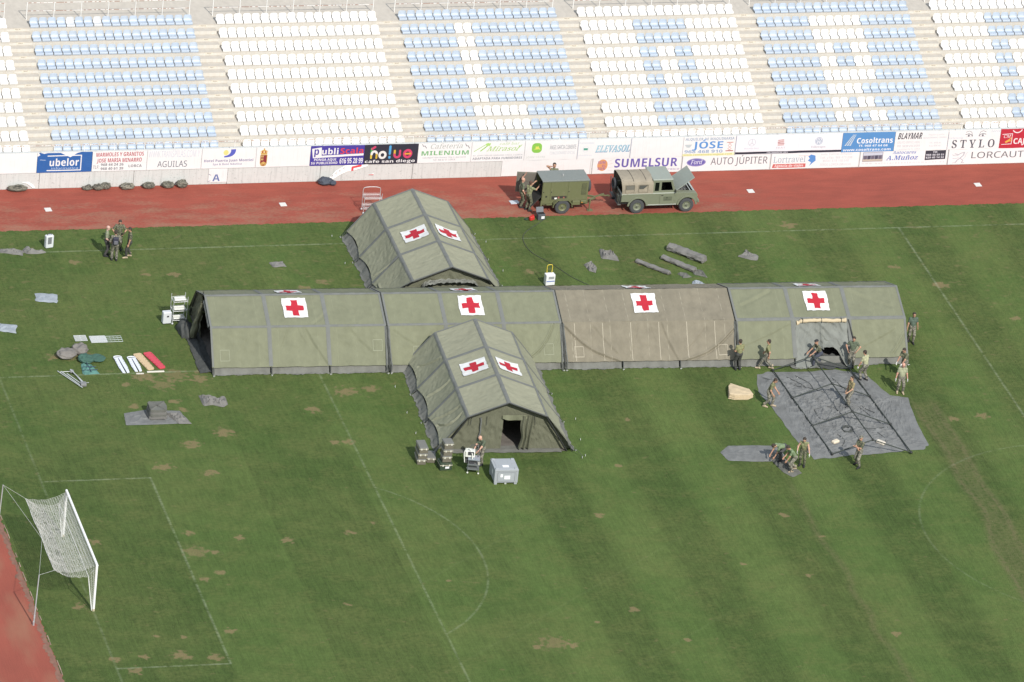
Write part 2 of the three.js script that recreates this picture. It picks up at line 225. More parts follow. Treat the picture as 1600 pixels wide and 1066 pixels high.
function seatWhiteAt(b, k, i) {                       // which shells are white; k counts rows from the wall
  const L = i >= 6 && i <= 11, pair = i === 6 || i === 7, end = i === 10 || i === 11;
  if (b === 0 || b === 2) return true; if (b === 1) return false;
  if (b === 3) return k >= 2 && k <= 9 && (k <= 3 ? L : pair);
  if (b === 4) return !(k >= 2 && k <= 9 && (k <= 3 || k >= 8 ? L : pair || end));
  if (b === 5) return k >= 2 && k <= 9 && (k >= 8 || k === 5 ? L : k >= 6 || k === 2 ? pair || end : k === 4 ? i >= 6 && i <= 9 : pair || i === 9 || i === 10);
  return !(k >= 2 && k <= 9 && (k <= 3 || k >= 8 ? L : pair));
}
{
  const tint = (m, f, w) => { const q = m.clone(); q.color.multiplyScalar(f); q.color.lerp(new THREE.Color(0.55, 0.52, 0.46), w); return q; }, blues = [seatBlue, tint(seatBlue, 0.93, 0.02), tint(seatBlue, 1.05, 0.08), tint(seatBlue, 0.97, 0.14)], whites = [seatWhite, tint(seatWhite, 0.96, 0.05), tint(seatWhite, 0.9, 0.1), tint(seatWhite, 1.0, 0.16)];
  const rest = []; let built = 0; const v = new THREE.Vector3(); camera.updateMatrixWorld(); camera.updateProjectionMatrix();
  const rowWord = ['', 'first', 'second', 'third', 'fourth'], blockWord = ['leftmost partial', 'first full', 'second full', 'third full', 'fourth full', 'fifth full', 'rightmost partial'];
  for (let k = 1; k <= 10; k++) for (let b = 0; b < 7; b++) for (let i = 0; i < NS; i++) {
    const x = BX[b] + SP * (i + 0.5), y = rowY(k) - 0.005, z = rowZ(k) + 0.008, w = seatWhiteAt(b, k, i);
    v.set(x, y + 0.2, z).project(camera);
    const seen = Math.abs(v.x) < 1.0 && Math.abs(v.y) < 1.0, faded = b === 1 && k === 10 && (i === 4 || i === 7);
    const jit = 0.012 * n2b(x * 3.1, k * 2.3), rot = 0.025 * n2b(x * 2.7, k * 5.1 + 4);
    if (seen && k >= 2 && k <= 4 && built < 300) {
      built++;
      const pl = b === 0 ? `${ordinal(NS - i)} from right` : `${ordinal(i + 1)} from left`;
      const m = solo('stadium_seat', `${w ? 'white' : 'blue'} plastic seat, ${rowWord[k]} row from the wall, ${pl} in ${blockWord[b]} block`, 'seat', seatGeo, (w ? whites : blues)[Math.floor(R() * 4)], [x, y, z + jit], rot, 'plastic seats in rows on the stand');
    } else rest.push([x, y, z + jit, rot, faded ? 2 : w ? 1 : 0]);
  }
  const im = shadows(new THREE.InstancedMesh(seatGeo, std(1, 1, 1, 0.42), rest.length)), m4 = new THREE.Matrix4(), cs = [seatBlue.color, seatWhite.color, seatFaded.color], c = new THREE.Color();
  rest.forEach((q, i) => { m4.makeRotationY(q[3]).setPosition(q[0], q[1], q[2]); im.setMatrixAt(i, m4); const t = 1 + 0.07 * n2(q[0] * 4, q[1] * 9); c.copy(cs[q[4]]).multiplyScalar(t).lerp(new THREE.Color(0.55, 0.52, 0.46), 0.12 * R()); im.setColorAt(i, c); });
  im.name = 'stadium_seats'; im.userData = { label: 'remaining blue and white plastic seats filling the upper rows and the row behind the wall', category: 'seats', kind: 'stuff' }; scene.add(im);
}
// railings behind the top row and along the wall top
{
  const white = std(0.78, 0.77, 0.74, 0.5);
  const rustTex = colTex(512, 16, u => { const t = sst(0.05, 0.4, n2(u * 34, 2) + 0.4 * n2(u * 120, 5)); return [mix(0.70, 0.36, t), mix(0.66, 0.22, t), mix(0.62, 0.17, t)]; }); rustTex.repeat.set(1, 1);
  const rust = new THREE.MeshStandardMaterial({ map: rustTex, roughness: 0.7 });
  const pipe = (L, r) => { const g = new THREE.CylinderGeometry(r, r, L, 8); const uv = g.attributes.uv; for (let i = 0; i < uv.count; i++) uv.setXY(i, uv.getY(i), uv.getX(i)); return g.rotateZ(Math.PI / 2); };
  const words = ['leftmost', 'blue left', 'all-white second', 'third', 'fourth', 'fifth', 'rightmost'];
  for (let b = 0; b < 7; b++) {
    const r = thing('railing', `white pipe railing on the walkway behind the ${words[b]} seat block`, 'railing', [BX[b], rowY(10), -51.28], 0, 'railings behind the seat blocks');
    for (let i = 0; i <= 6; i++) mesh('post', cyl(0.024, 1.0, i * BW / 6, 0.5, 0, 8), white, r);
    for (const y of [0.985, 0.5]) { const m = mesh('rail', pipe(BW, 0.02), rust, r); m.position.set(BW / 2, y, 0); }
  }
  const f = thing('front_railing', 'low rusty white handrail running along the top of the advertising wall', 'railing', [-10, 2.12, WALLZ - 0.1]);
  for (let i = 0; i < 55; i++) mesh('post', cyl(0.02, 0.36, i * 1.65 + 0.4, 0.18, 0, 8), white, f);
  for (let i = 0; i < 18; i++) { const m = mesh('rail', pipe(5, 0.017), rust, f); m.position.set(2.5 + i * 5, 0.37, 0); }
}
// wall of cast panels
const wallTex = colTex(1024, 512, (u, v) => {
  const a = tile(u, v, 9, 5), s = n2(u * 120, v * 1.6) * 0.5 + n2(u * 310 + 4, v * 2.5) * 0.4, d = clamp(n2(u * 60 + 3, v * 1.1) - 0.25), spot = sst(0.72, 0.85, n2(u * 40, v * 16));
  const k = 1 + 0.07 * a + 0.05 * s - 0.2 * d; return [(0.545 - 0.12 * spot) * k, (0.55 - 0.12 * spot) * k, (0.53 - 0.12 * spot) * k];
}); wallTex.repeat.set(1 / 10, 1 / 3);
{
  const mat = new THREE.MeshStandardMaterial({ map: wallTex, bumpMap: concreteBump, bumpScale: 0.006, roughness: 0.93 });
  const w = thing('perimeter_wall', 'long low pale concrete wall between the red track and the seats', 'wall');
  for (let x = -14.4; x < 80; x += 5.15) { const m = mesh('wall_panel', boxUV(span(x + 0.012, x + 5.138, -0.2, 2.115 + 0.006 * n2(x, 3), WALLZ - 0.2, WALLZ, 0.01)), mat, w); m.position.z = 0.006 * n2b(x * 3, 1); }
  mesh('joint_filler', span(-14, 79, -0.2, 2.05, WALLZ - 0.16, WALLZ - 0.03), std(0.24, 0.22, 0.2, 0.95), w);
}
// ---------------------------------------------------------------- advertising banners
{
  const S = 170;
  const canvas = (w, h, bg) => { const c = document.createElement('canvas'); c.width = Math.round(w * S); c.height = Math.round(h * S); const x = c.getContext('2d'); x.fillStyle = bg; x.fillRect(0, 0, c.width, c.height); return [c, x, c.width, c.height]; };
  // text squeezed to a box: centre cx, baseline y, letter height h, total width w (all as shares of the sheet)
  const tx = (x, W, H, s, cx, y, h, w, col, font = 'bold sans-serif', slant = 0) => { const [wt, ...fam] = font.split(' '); x.save(); x.font = `${wt} 100px ${fam.join(' ')}`; const m = x.measureText(s).width; x.translate(cx * W, y * H); x.transform(1, 0, -slant, 1, 0, 0); x.scale(w * W / m, h * H / 72); x.fillStyle = col; x.textAlign = 'center'; x.fillText(s, 0, 0); x.restore(); };
  const path = (x, W, H, pts, col, lw) => { x.beginPath(); pts.forEach((p, i) => i ? x.lineTo(p[0] * W, p[1] * H) : x.moveTo(p[0] * W, p[1] * H)); if (lw) { x.strokeStyle = col; x.lineWidth = lw * H; x.lineCap = 'round'; x.lineJoin = 'round'; x.stroke(); } else { x.closePath(); x.fillStyle = col; x.fill(); } };
  const ell = (x, W, H, cx, cy, rx, ry, col, lw, a0 = 0, a1 = 7) => { x.beginPath(); x.ellipse(cx * W, cy * H, rx * H, ry * H, 0, a0, Math.min(a1, a0 + 2 * Math.PI)); if (lw) { x.strokeStyle = col; x.lineWidth = lw * H; x.stroke(); } else { x.fillStyle = col; x.fill(); } };
  let id = 0;
  function banner(x0, x1, y0, y1, bg, label, paint, cut) {
    const w = x1 - x0, h = y1 - y0, [c, x, W, H] = canvas(w, h, bg);
    if (paint) paint(x, W, H);
    const r = rng(900 + id); id++;
    // road dust and rain marks on the cloth
    x.globalAlpha = 0.05; for (let i = 0; i < 60; i++) { x.fillStyle = r() < 0.5 ? '#8a7a66' : '#a59c8e'; x.fillRect(r() * W, r() * H * 0.5, 1 + r() * 3, H * (0.2 + 0.6 * r())); } x.globalAlpha = 1;
    const t = new THREE.CanvasTexture(c); t.colorSpace = THREE.SRGBColorSpace; t.anisotropy = 8;
    const g = grid((a, b) => { const X = mix(x0 + 0.008, x1 - 0.008, a), Y = mix(y0, y1, b); let top = 0; if (cut) top = cut(a, b); return [X, Y - top + 0.008 * n2(X * 0.7, b + 4), WALLZ + 0.022 + (y0 > 0.5 ? 0.006 : 0) + 0.008 * (1 + fbm(X * 1.1, Y * 1.6 + 5, 2))]; }, Math.round(w * 8), 10);
    return solo('advertising_banner', label, 'banner', g, new THREE.MeshStandardMaterial({ map: t, color: new THREE.Color(0.765, 0.775, 0.79), roughness: 0.6, side: THREE.DoubleSide }), [0, 0, 0], 0, 'advertising banners on the wall');
  }
  const W0 = '#f4f2ef', top = (n, m, bg, label, paint, cut) => banner(n * 3, m * 3, 0.955, 2.14, bg, label, paint, cut), low = (a, b, bg, label, paint) => banner(a, b, 0.03, 0.95, bg, label, paint);
  top(0, 1, W0, 'blank white banner at the far left, beyond the blue one');
  top(1, 2, W0, 'plain white banner left of the torn blue banner');
  top(2, 3, '#2c63a8', 'torn blue banner with a white framed logo, third from the left', (x, W, H) => {
    path(x, W, H, [[0.19, 0.17], [0.80, 0.17], [0.80, 0.90], [0.19, 0.90]], W0, 0.05);
    tx(x, W, H, 'ubelor', 0.49, 0.68, 0.36, 0.55, W0); tx(x, W, H, 'informatica', 0.51, 0.85, 0.11, 0.5, '#c3d2e6', 'normal sans-serif');
    path(x, W, H, [[0.05, 0], [0.12, 0.06], [0.18, 0.02], [0.42, 0.03], [0.6, 0.26], [0.72, 0.06], [0.80, 0], [0.3, 0]], W0);
    path(x, W, H, [[0, 0.2], [0.05, 0.12], [0.02, 0.0], [0, 0]], W0);
    for (let i = 0; i < 7; i++) path(x, W, H, [[0.8 + 0.02 * i, 0.3 + 0.07 * i], [0.97, 0.22 + 0.09 * i]], '#4a7cba', 0.008);
    path(x, W, H, [[0.05, 0.36], [0.15, 0.38]], '#dfe7f0', 0.02);
  });
  top(3, 4, W0, 'white banner with MARMOLES Y GRANITOS in red capitals', (x, W, H) => {
    tx(x, W, H, 'MARMOLES Y GRANITOS', 0.5, 0.27, 0.2, 0.88, '#b9545c'); tx(x, W, H, 'JOSE MARIA MINARRO', 0.5, 0.56, 0.2, 0.82, '#b9545c');
    tx(x, W, H, 'TLF:', 0.08, 0.88, 0.17, 0.12, '#77757b', 'normal sans-serif'); tx(x, W, H, '968 44 24 26', 0.37, 0.74, 0.13, 0.42, '#77757b'); tx(x, W, H, '968 40 61 39', 0.37, 0.94, 0.13, 0.42, '#77757b'); tx(x, W, H, 'LORCA', 0.79, 0.83, 0.13, 0.25, '#77757b');
  });
  top(4, 5, W0, 'white banner with a web address above the word AGUILAS', (x, W, H) => { tx(x, W, H, 'WWW.TRANSPILAS.COM Y', 0.49, 0.38, 0.33, 0.95, '#d3d6df', 'normal sans-serif'); tx(x, W, H, 'AGUILAS', 0.47, 0.87, 0.31, 0.55, '#6f737d', 'normal sans-serif'); });
  top(5, 6, W0, 'white hotel banner with a yellow disc and blue curl', (x, W, H) => {
    ell(x, W, H, 0.44, 0.22, 0.12, 0.13, '#ede38e'); x.fillStyle = '#5a63c0'; x.beginPath(); x.moveTo(0.53 * W, 0.06 * H); x.lineTo(0.62 * W, 0.06 * H); x.quadraticCurveTo(0.63 * W, 0.47 * H, 0.41 * W, 0.46 * H); x.lineTo(0.41 * W, 0.39 * H); x.quadraticCurveTo(0.54 * W, 0.36 * H, 0.53 * W, 0.06 * H); x.fill();
    tx(x, W, H, 'Hotel Puerto Juan Montiel', 0.5, 0.68, 0.13, 0.92, '#8d86a6'); tx(x, W, H, 'Spa & Base Náutica', 0.48, 0.85, 0.1, 0.54, '#a6a1b8');
  });
  top(6, 7, W0, 'white banner bearing only a crowned red coat of arms', (x, W, H) => {
    path(x, W, H, [[0.075, 0.38], [0.205, 0.38], [0.205, 0.8], [0.185, 0.92], [0.14, 0.95], [0.095, 0.92], [0.075, 0.8]], '#c9a23c'); path(x, W, H, [[0.085, 0.4], [0.195, 0.4], [0.195, 0.8], [0.175, 0.89], [0.14, 0.92], [0.105, 0.89], [0.085, 0.8]], '#8c2f37');
    for (const [a, b] of [[0.1, 0.47], [0.125, 0.47], [0.1, 0.61], [0.125, 0.61]]) path(x, W, H, [[a - 0.008, b - 0.05], [a + 0.01, b - 0.05], [a + 0.01, b + 0.04], [a - 0.008, b + 0.04]], '#dcc178');
    for (let i = 0; i < 5; i++) ell(x, W, H, 0.14 + (i - 2) * 0.013, 0.78 + 0.02 * Math.abs(i - 2), 0.045, 0.05, '#d9b765', 0.025);
    path(x, W, H, [[0.085, 0.37], [0.195, 0.37], [0.21, 0.2], [0.175, 0.15], [0.14, 0.11], [0.105, 0.15], [0.07, 0.2]], '#d3ab55'); for (let i = 0; i < 5; i++) ell(x, W, H, 0.084 + i * 0.028, 0.24, 0.03, 0.05, i % 2 ? '#b4533f' : '#eddcae'); ell(x, W, H, 0.14, 0.085, 0.03, 0.035, '#c59a45');
  });
  top(7, 8, '#4a3f9c', 'purple banner with large white and red lettering', (x, W, H) => {
    path(x, W, H, [[0.02, 0.14], [0.2, 0.08], [0.21, 0.5], [0.99, 0.42], [0.99, 0.53], [0.05, 0.62]], W0);
    tx(x, W, H, 'p', 0.11, 0.44, 0.36, 0.11, '#4a3f9c'); tx(x, W, H, 'ubli', 0.365, 0.44, 0.3, 0.33, W0); tx(x, W, H, 'Scala', 0.77, 0.42, 0.28, 0.45, '#e0454f');
    tx(x, W, H, 'PONGA AQUI', 0.28, 0.76, 0.12, 0.42, W0); tx(x, W, H, 'SU PUBLICIDAD', 0.27, 0.93, 0.12, 0.5, W0); tx(x, W, H, '616 95 28 99', 0.77, 0.92, 0.27, 0.44, W0);
  });
  top(8, 9, '#2d2f3d', 'black banner with chunky multicoloured letters', (x, W, H) => {
    const y = 0.68, L = 0.11;
    path(x, W, H, [[0.13, 0.2], [0.13, 0.68]], '#4fae5d', L * 0.8); path(x, W, H, [[0.13, 0.68], [0.13, 0.5]], '#e2c545', L * 0.8); path(x, W, H, [[0.14, 0.22], [0.19, 0.13]], '#d4456d', L); ell(x, W, H, 0.185, 0.48, 0.12, 0.13, '#f0ece6', L, Math.PI, 2 * Math.PI); path(x, W, H, [[0.23, 0.5], [0.23, 0.68]], '#d8b43c', L * 0.8);
    ell(x, W, H, 0.34, 0.53, 0.14, 0.15, '#f0ece6', L); path(x, W, H, [[0.475, 0.12], [0.475, 0.48]], '#55a9dd', L); path(x, W, H, [[0.475, 0.64], [0.475, 0.68]], '#55a9dd', L);
    path(x, W, H, [[0.565, 0.34], [0.565, 0.55]], '#e2b33c', L * 0.9); ell(x, W, H, 0.615, 0.53, 0.13, 0.14, '#d4456d', L, 0, Math.PI); path(x, W, H, [[0.665, 0.34], [0.665, 0.55]], '#d4456d', L * 0.9); ell(x, W, H, 0.81, 0.5, 0.16, 0.17, '#d9436c', L * 1.1); path(x, W, H, [[0.77, 0.5], [0.86, 0.5]], '#e9a23c', L * 0.8);
    tx(x, W, H, 'cafe san diego', 0.49, 0.93, 0.15, 0.95, W0);
  });
  top(9, 10, W0, 'white cafeteria banner with wide green capitals and two black birds', (x, W, H) => {
    path(x, W, H, [[0.07, 0.05], [0.09, 0.15], [0.12, 0.13], [0.15, 0.25]], '#4a4a52', 0.025); path(x, W, H, [[0.88, 0.08], [0.9, 0.19], [0.93, 0.18], [0.96, 0.3]], '#4a4a52', 0.025);
    tx(x, W, H, 'Cafetería', 0.52, 0.29, 0.24, 0.62, '#b4bcb4', 'italic serif'); tx(x, W, H, 'MILENIUM', 0.51, 0.62, 0.22, 0.92, '#7fb87f'); tx(x, W, H, 'Calle Miguel López Guevara, 1 Esq. A - Juan García', 0.5, 0.77, 0.07, 0.82, '#b9bcbf'); tx(x, W, H, 'Telf. 968 42 12 - LORCA', 0.5, 0.9, 0.08, 0.42, '#b9bcbf');
  });
  top(10, 11, W0, 'white cafe banner with light green brush script', (x, W, H) => {
    path(x, W, H, [[0.05, 0.48], [0.3, 0.07], [0.33, 0.2]], '#9ccf62', 0.03); path(x, W, H, [[0.17, 0.46], [0.34, 0.1]], '#9ccf62', 0.05); ell(x, W, H, 0.3, 0.14, 0.12, 0.07, '#b4de7a'); tx(x, W, H, 'Mirasol', 0.57, 0.48, 0.24, 0.6, '#a3cf6c', 'italic serif', 0.3); tx(x, W, H, 'café bar', 0.7, 0.17, 0.12, 0.38, '#bcd79c', 'italic serif'); path(x, W, H, [[0.84, 0.45], [0.94, 0.2]], '#a9d478', 0.03);
    tx(x, W, H, 'AV. JUAN CARLOS I ESQUINA CALLE, 3 LORCA', 0.5, 0.73, 0.07, 0.94, '#c2c4c6'); tx(x, W, H, 'ADAPTADA PARA FUMADORES', 0.5, 0.9, 0.11, 0.94, '#8a8f96');
  });
  top(11, 12, W0, 'white banner with a leaping yellow animal on green', (x, W, H) => {
    x.fillStyle = '#8fca52'; x.beginPath(); x.roundRect(0.13 * W, 0.13 * H, 0.19 * W, 0.5 * H, 0.18 * H); x.fill(); path(x, W, H, [[0.16, 0.45], [0.2, 0.42], [0.2, 0.3], [0.23, 0.32], [0.25, 0.28], [0.27, 0.38], [0.3, 0.48], [0.26, 0.44], [0.21, 0.46]], '#e8e36a');
    tx(x, W, H, 'JOHN DEERE', 0.22, 0.9, 0.1, 0.36, '#dcdfd8'); tx(x, W, H, 'ÁNGEL GARCIA CLEMENTE', 0.72, 0.46, 0.2, 0.5, '#888c92', 'normal sans-serif'); tx(x, W, H, 'CONCESIONARIO OFICIAL', 0.72, 0.73, 0.15, 0.48, '#cfd2d6', 'normal sans-serif');
  });
  top(12, 13, W0, 'white banner with pale blue outlined slanting capitals', (x, W, H) => {
    path(x, W, H, [[0.006, 0], [0.006, 1]], '#b7bfd2', 0.015); ell(x, W, H, 0.15, 0.5, 0.14, 0.16, '#d4dce6', 0.015); path(x, W, H, [[0.11, 0.45], [0.19, 0.45], [0.19, 0.56], [0.11, 0.56]], '#58a58f'); tx(x, W, H, 'PLATAFORMAS', 0.16, 0.24, 0.09, 0.28, '#d9dde2'); tx(x, W, H, 'elevadoras', 0.15, 0.86, 0.09, 0.26, '#dfe3e7');
    tx(x, W, H, 'ELEVASOL', 0.66, 0.69, 0.36, 0.66, '#7d8fb5', 'bold serif', 0.25); tx(x, W, H, 'ELEVASOL', 0.655, 0.665, 0.34, 0.65, '#a9d3de', 'bold serif', 0.25);
  });
  top(13, 14, W0, 'empty white banner left of the machine hire banner', (x, W, H) => path(x, W, H, [[0.008, 0], [0.004, 1]], '#a9afc4', 0.018));
  top(14, 15, W0, 'machine hire banner with blue capitals and a yellow foot strip', (x, W, H) => {
    path(x, W, H, [[0.0, 0.88], [1, 0.86], [1, 1], [0, 1]], '#f0eec2'); tx(x, W, H, 'ALQUILER DE MAQUINARIA', 0.5, 0.2, 0.14, 0.94, '#9cadc0'); tx(x, W, H, 'JÓSE', 0.49, 0.62, 0.36, 0.58, '#5d97d6'); tx(x, W, H, '968 468 910', 0.4, 0.85, 0.16, 0.74, '#93aac6'); tx(x, W, H, 'www.contenedoresjose.com', 0.49, 0.97, 0.08, 0.94, '#c9c46a');
    for (let i = 0; i < 4; i++) path(x, W, H, [[0.03 + 0.012 * i, 0.42 + 0.04 * i], [0.16 - 0.01 * i, 0.42 + 0.04 * i]], '#8fa7ae', 0.02); path(x, W, H, [[0.84, 0.34], [0.95, 0.34]], '#cc8f86', 0.04); path(x, W, H, [[0.86, 0.34], [0.93, 0.5], [0.86, 0.66], [0.93, 0.76]], '#d39a92', 0.02); path(x, W, H, [[0.93, 0.34], [0.86, 0.5], [0.93, 0.66], [0.86, 0.76]], '#d39a92', 0.02); path(x, W, H, [[0.83, 0.77], [0.96, 0.77]], '#b5786f', 0.05);
  });
  banner(45, 51.15, 0.955, 2.14, '#f3f2f5', 'long white car dealer banner with three emblems above black strip', (x, W, H) => {
    path(x, W, H, [[0, 0.86], [1, 0.86], [1, 0.97], [0, 0.97]], '#2c2c3a'); path(x, W, H, [[0.002, 0], [0.002, 1]], '#aab0c6', 0.02); tx(x, W, H, 'CTRA. GRANADA KM. LORCA', 0.4, 0.945, 0.06, 0.2, '#e8e6ea');
    ell(x, W, H, 0.152, 0.38, 0.17, 0.18, '#c4c8d2', 0.02); path(x, W, H, [[0.152, 0.22], [0.152, 0.39], [0.132, 0.5]], '#b9bdc8', 0.02); path(x, W, H, [[0.152, 0.39], [0.172, 0.5]], '#b9bdc8', 0.02); tx(x, W, H, 'Mercedes-Benz', 0.152, 0.72, 0.09, 0.14, '#c9c8d4', 'normal serif'); tx(x, W, H, 'Lorca', 0.15, 0.82, 0.06, 0.06, '#d4d3dd', 'normal serif');
    path(x, W, H, [[0.395, 0.28], [0.45, 0.24], [0.455, 0.56], [0.395, 0.58]], '#d5aaa8'); for (let i = 0; i < 3; i++) path(x, W, H, [[0.395, 0.36 + 0.08 * i], [0.425, 0.32 + 0.09 * i], [0.455, 0.34 + 0.08 * i]], '#f0e6e6', 0.025); path(x, W, H, [[0.395, 0.42], [0.455, 0.47]], '#b98a8c', 0.03); tx(x, W, H, 'SEAT', 0.425, 0.72, 0.09, 0.09, '#cfc9cf'); path(x, W, H, [[0.37, 0.79], [0.48, 0.79]], '#d9d6da', 0.01);
    ell(x, W, H, 0.78, 0.38, 0.19, 0.2, '#aab6c8'); ell(x, W, H, 0.78, 0.38, 0.155, 0.165, '#f1f2f5', 0.02); path(x, W, H, [[0.757, 0.25], [0.77, 0.5], [0.78, 0.37], [0.79, 0.5], [0.803, 0.25]], '#f1f2f5', 0.03); path(x, W, H, [[0.772, 0.24], [0.78, 0.34], [0.788, 0.24]], '#f1f2f5', 0.03); tx(x, W, H, 'Volkswagen', 0.78, 0.73, 0.1, 0.14, '#a7a4ae', 'normal serif'); path(x, W, H, [[0.72, 0.81], [0.84, 0.81]], '#d9d6da', 0.01);
  });
  banner(51.15, 54.2, 0.955, 2.14, '#5b94cc', 'sky blue haulage banner with white lettering', (x, W, H) => {
    for (let j = 0; j < 9; j++) for (let i = 0; i < 3; i++) { const t = j / 9, a = mix(0.05, 0.2, t) + i * mix(0.045, 0.022, t), y = mix(0.66, 0.08, t); path(x, W, H, [[a, y], [a + mix(0.03, 0.014, t), y - 0.01], [a + mix(0.038, 0.018, t), y - 0.05], [a + 0.01, y - 0.045]], '#f4f1e4'); }
    tx(x, W, H, 'Cosoltrans', 0.62, 0.56, 0.28, 0.7, '#f6f7f9'); tx(x, W, H, 'Tf. 968 47 64 08', 0.6, 0.74, 0.1, 0.56, '#f0f3f7'); tx(x, W, H, 'www.cosoltrans.com', 0.49, 0.95, 0.13, 0.92, '#f4f6f9');
  });
  banner(54.2, 57.3, 0.955, 2.14, W0, 'white banner with tall black capitals at its upper left', (x, W, H) => { tx(x, W, H, 'BLAYMAR', 0.27, 0.4, 0.33, 0.46, '#46444c', 'bold sans-serif', 0.15); tx(x, W, H, 'GRUPO EMPRESARIAL', 0.27, 0.63, 0.13, 0.44, '#cfcdd0', 'normal sans-serif'); tx(x, W, H, 'DE SERVICIOS', 0.27, 0.81, 0.11, 0.44, '#d3d1d4'); tx(x, W, H, 'C/ Jerónimo Sta Fe, LORCA', 0.27, 0.96, 0.08, 0.46, '#dad8da'); tx(x, W, H, 'Alquiler y venta', 0.77, 0.24, 0.09, 0.3, '#dcdadc'); tx(x, W, H, 'MAQUINARIA - OBRAS', 0.75, 0.4, 0.08, 0.44, '#d3d3d8'); tx(x, W, H, 'Tlf. 968 46', 0.77, 0.66, 0.08, 0.22, '#d9d8dc'); tx(x, W, H, 'Fax 968 46', 0.77, 0.82, 0.08, 0.22, '#d9d8dc'); });
  banner(57.3, 60.35, 0.955, 2.14, W0, 'white banner with a pair of drawn eyes above black capitals', (x, W, H) => {
    path(x, W, H, [[0.006, 0.1], [0.002, 1]], '#a7adc2', 0.015); tx(x, W, H, 'S T Y L O', 0.5, 0.93, 0.42, 0.84, '#5c5c64', 'bold serif'); tx(x, W, H, 'cafetería', 0.15, 0.46, 0.1, 0.28, '#c3c9d6', 'normal serif'); tx(x, W, H, 'Lorca', 0.9, 0.14, 0.1, 0.18, '#b9c5d4', 'italic serif');
    for (const [cx, d] of [[0.39, 1], [0.66, -1]]) { ell(x, W, H, cx, 0.3, 0.05, 0.055, '#7c7a80'); path(x, W, H, [[cx - 0.06 * d, 0.24], [cx, 0.2], [cx + 0.05 * d, 0.26], [cx + 0.07 * d, 0.34]], '#6b6a72', 0.03); path(x, W, H, [[cx - 0.06 * d, 0.12], [cx, 0.06], [cx + 0.05 * d, 0.12], [cx + 0.075 * d, 0.33]], '#7a7880', 0.02); path(x, W, H, [[cx - 0.05 * d, 0.36], [cx + 0.06 * d, 0.37]], '#b9b7bb', 0.015); }
  });
  banner(60.35, 66.4, 0.955, 2.14, '#c32a3d', 'red savings bank banner at the right edge with white lettering', (x, W, H) => { path(x, W, H, [[0.02, 0.28], [0.115, 0.25], [0.115, 0.78], [0.02, 0.8]], W0, 0.03); tx(x, W, H, 'CM', 0.064, 0.46, 0.16, 0.07, W0, 'italic serif'); path(x, W, H, [[0.05, 0.66], [0.085, 0.55], [0.12, 0.4], [0.095, 0.6], [0.13, 0.62], [0.09, 0.66], [0.06, 0.74]], '#e8b04c'); tx(x, W, H, 'CAJA MURCIA', 0.36, 0.78, 0.28, 0.46, W0); ell(x, W, H, 0.16, -0.02, 0.24, 0.22, W0, 0.05, 0.4, 2.6); });
  banner(66.4, 72, 0.955, 2.14, W0, 'blank white banner beyond the red bank banner');
  low(31.8, 36.9, W0, 'plain white lower banner behind the generator trailer', (x, W, H) => path(x, W, H, [[0.99, 0], [0.985, 1]], '#c9c6c2', 0.03));
  low(36.95, 42.0, W0, 'white lower banner with bold purple capitals and orange disc', (x, W, H) => {
    ell(x, W, H, 0.11, 0.45, 0.32, 0.38, '#e3a06c'); tx(x, W, H, 'SUM', 0.1, 0.35, 0.17, 0.09, '#a374a0', 'bold sans-serif'); tx(x, W, H, 'EL', 0.13, 0.56, 0.15, 0.05, '#b06f96'); tx(x, W, H, 'SUR', 0.1, 0.76, 0.17, 0.09, '#a374a0');
    for (let i = 0; i < 4; i++) path(x, W, H, [[0.175, 0.2 + 0.2 * i], [0.225, 0.1 + 0.24 * i]], '#d8c3bf', 0.015); tx(x, W, H, 'SUMELSUR', 0.6, 0.62, 0.56, 0.72, '#6f62ad'); tx(x, W, H, 'MATERIAL ELECTRICO', 0.76, 0.87, 0.11, 0.46, '#a9a2c0');
  });
  low(42.05, 47.1, W0, 'white lower banner with a blue oval left of grey capitals', (x, W, H) => { path(x, W, H, [[0.002, 0], [0.002, 1]], '#b9b7bb', 0.03); ell(x, W, H, 0.16, 0.42, 0.6, 0.27, '#6f66ae'); ell(x, W, H, 0.16, 0.42, 0.56, 0.235, '#d9d6ea', 0.015); tx(x, W, H, 'Ford', 0.16, 0.54, 0.28, 0.13, '#f3f2f6', 'italic serif'); tx(x, W, H, 'AUTO JÚPITER', 0.65, 0.6, 0.46, 0.65, '#716f75', 'normal sans-serif'); });
  low(47.15, 52.25, W0, 'white travel agency lower banner with a blue map outline', (x, W, H) => {
    path(x, W, H, [[0.002, 0], [0.002, 1]], '#b9b7bb', 0.02); tx(x, W, H, 'Lortravel', 0.21, 0.58, 0.4, 0.37, '#9db0bd', 'normal serif'); path(x, W, H, [[0.03, 0.68], [0.4, 0.68], [0.4, 0.93], [0.02, 0.93]], '#cf6a63'); tx(x, W, H, 'Agencia de viajes', 0.21, 0.87, 0.16, 0.33, '#f6eeec', 'bold serif'); path(x, W, H, [[0.42, 0.2], [0.45, 0.08], [0.5, 0.16], [0.51, 0.5], [0.47, 0.7], [0.44, 0.86], [0.46, 0.62], [0.42, 0.5], [0.44, 0.36]], '#5c93d2'); path(x, W, H, [[0.31, 0.16], [0.44, 0.16]], '#d9a79f', 0.02);
    tx(x, W, H, 'Avda. Fuerzas Armadas', 0.74, 0.17, 0.14, 0.36, '#ccd0d2', 'normal sans-serif'); tx(x, W, H, 'Telf. y Fax: 968 473 208', 0.74, 0.41, 0.15, 0.37, '#cbcfd2', 'normal sans-serif'); tx(x, W, H, 'Móvil: 619 198 648', 0.74, 0.62, 0.15, 0.3, '#cbcfd2', 'normal sans-serif'); tx(x, W, H, '30800 LORCA (Murcia)', 0.74, 0.86, 0.15, 0.36, '#cbcfd2', 'normal sans-serif');
  });
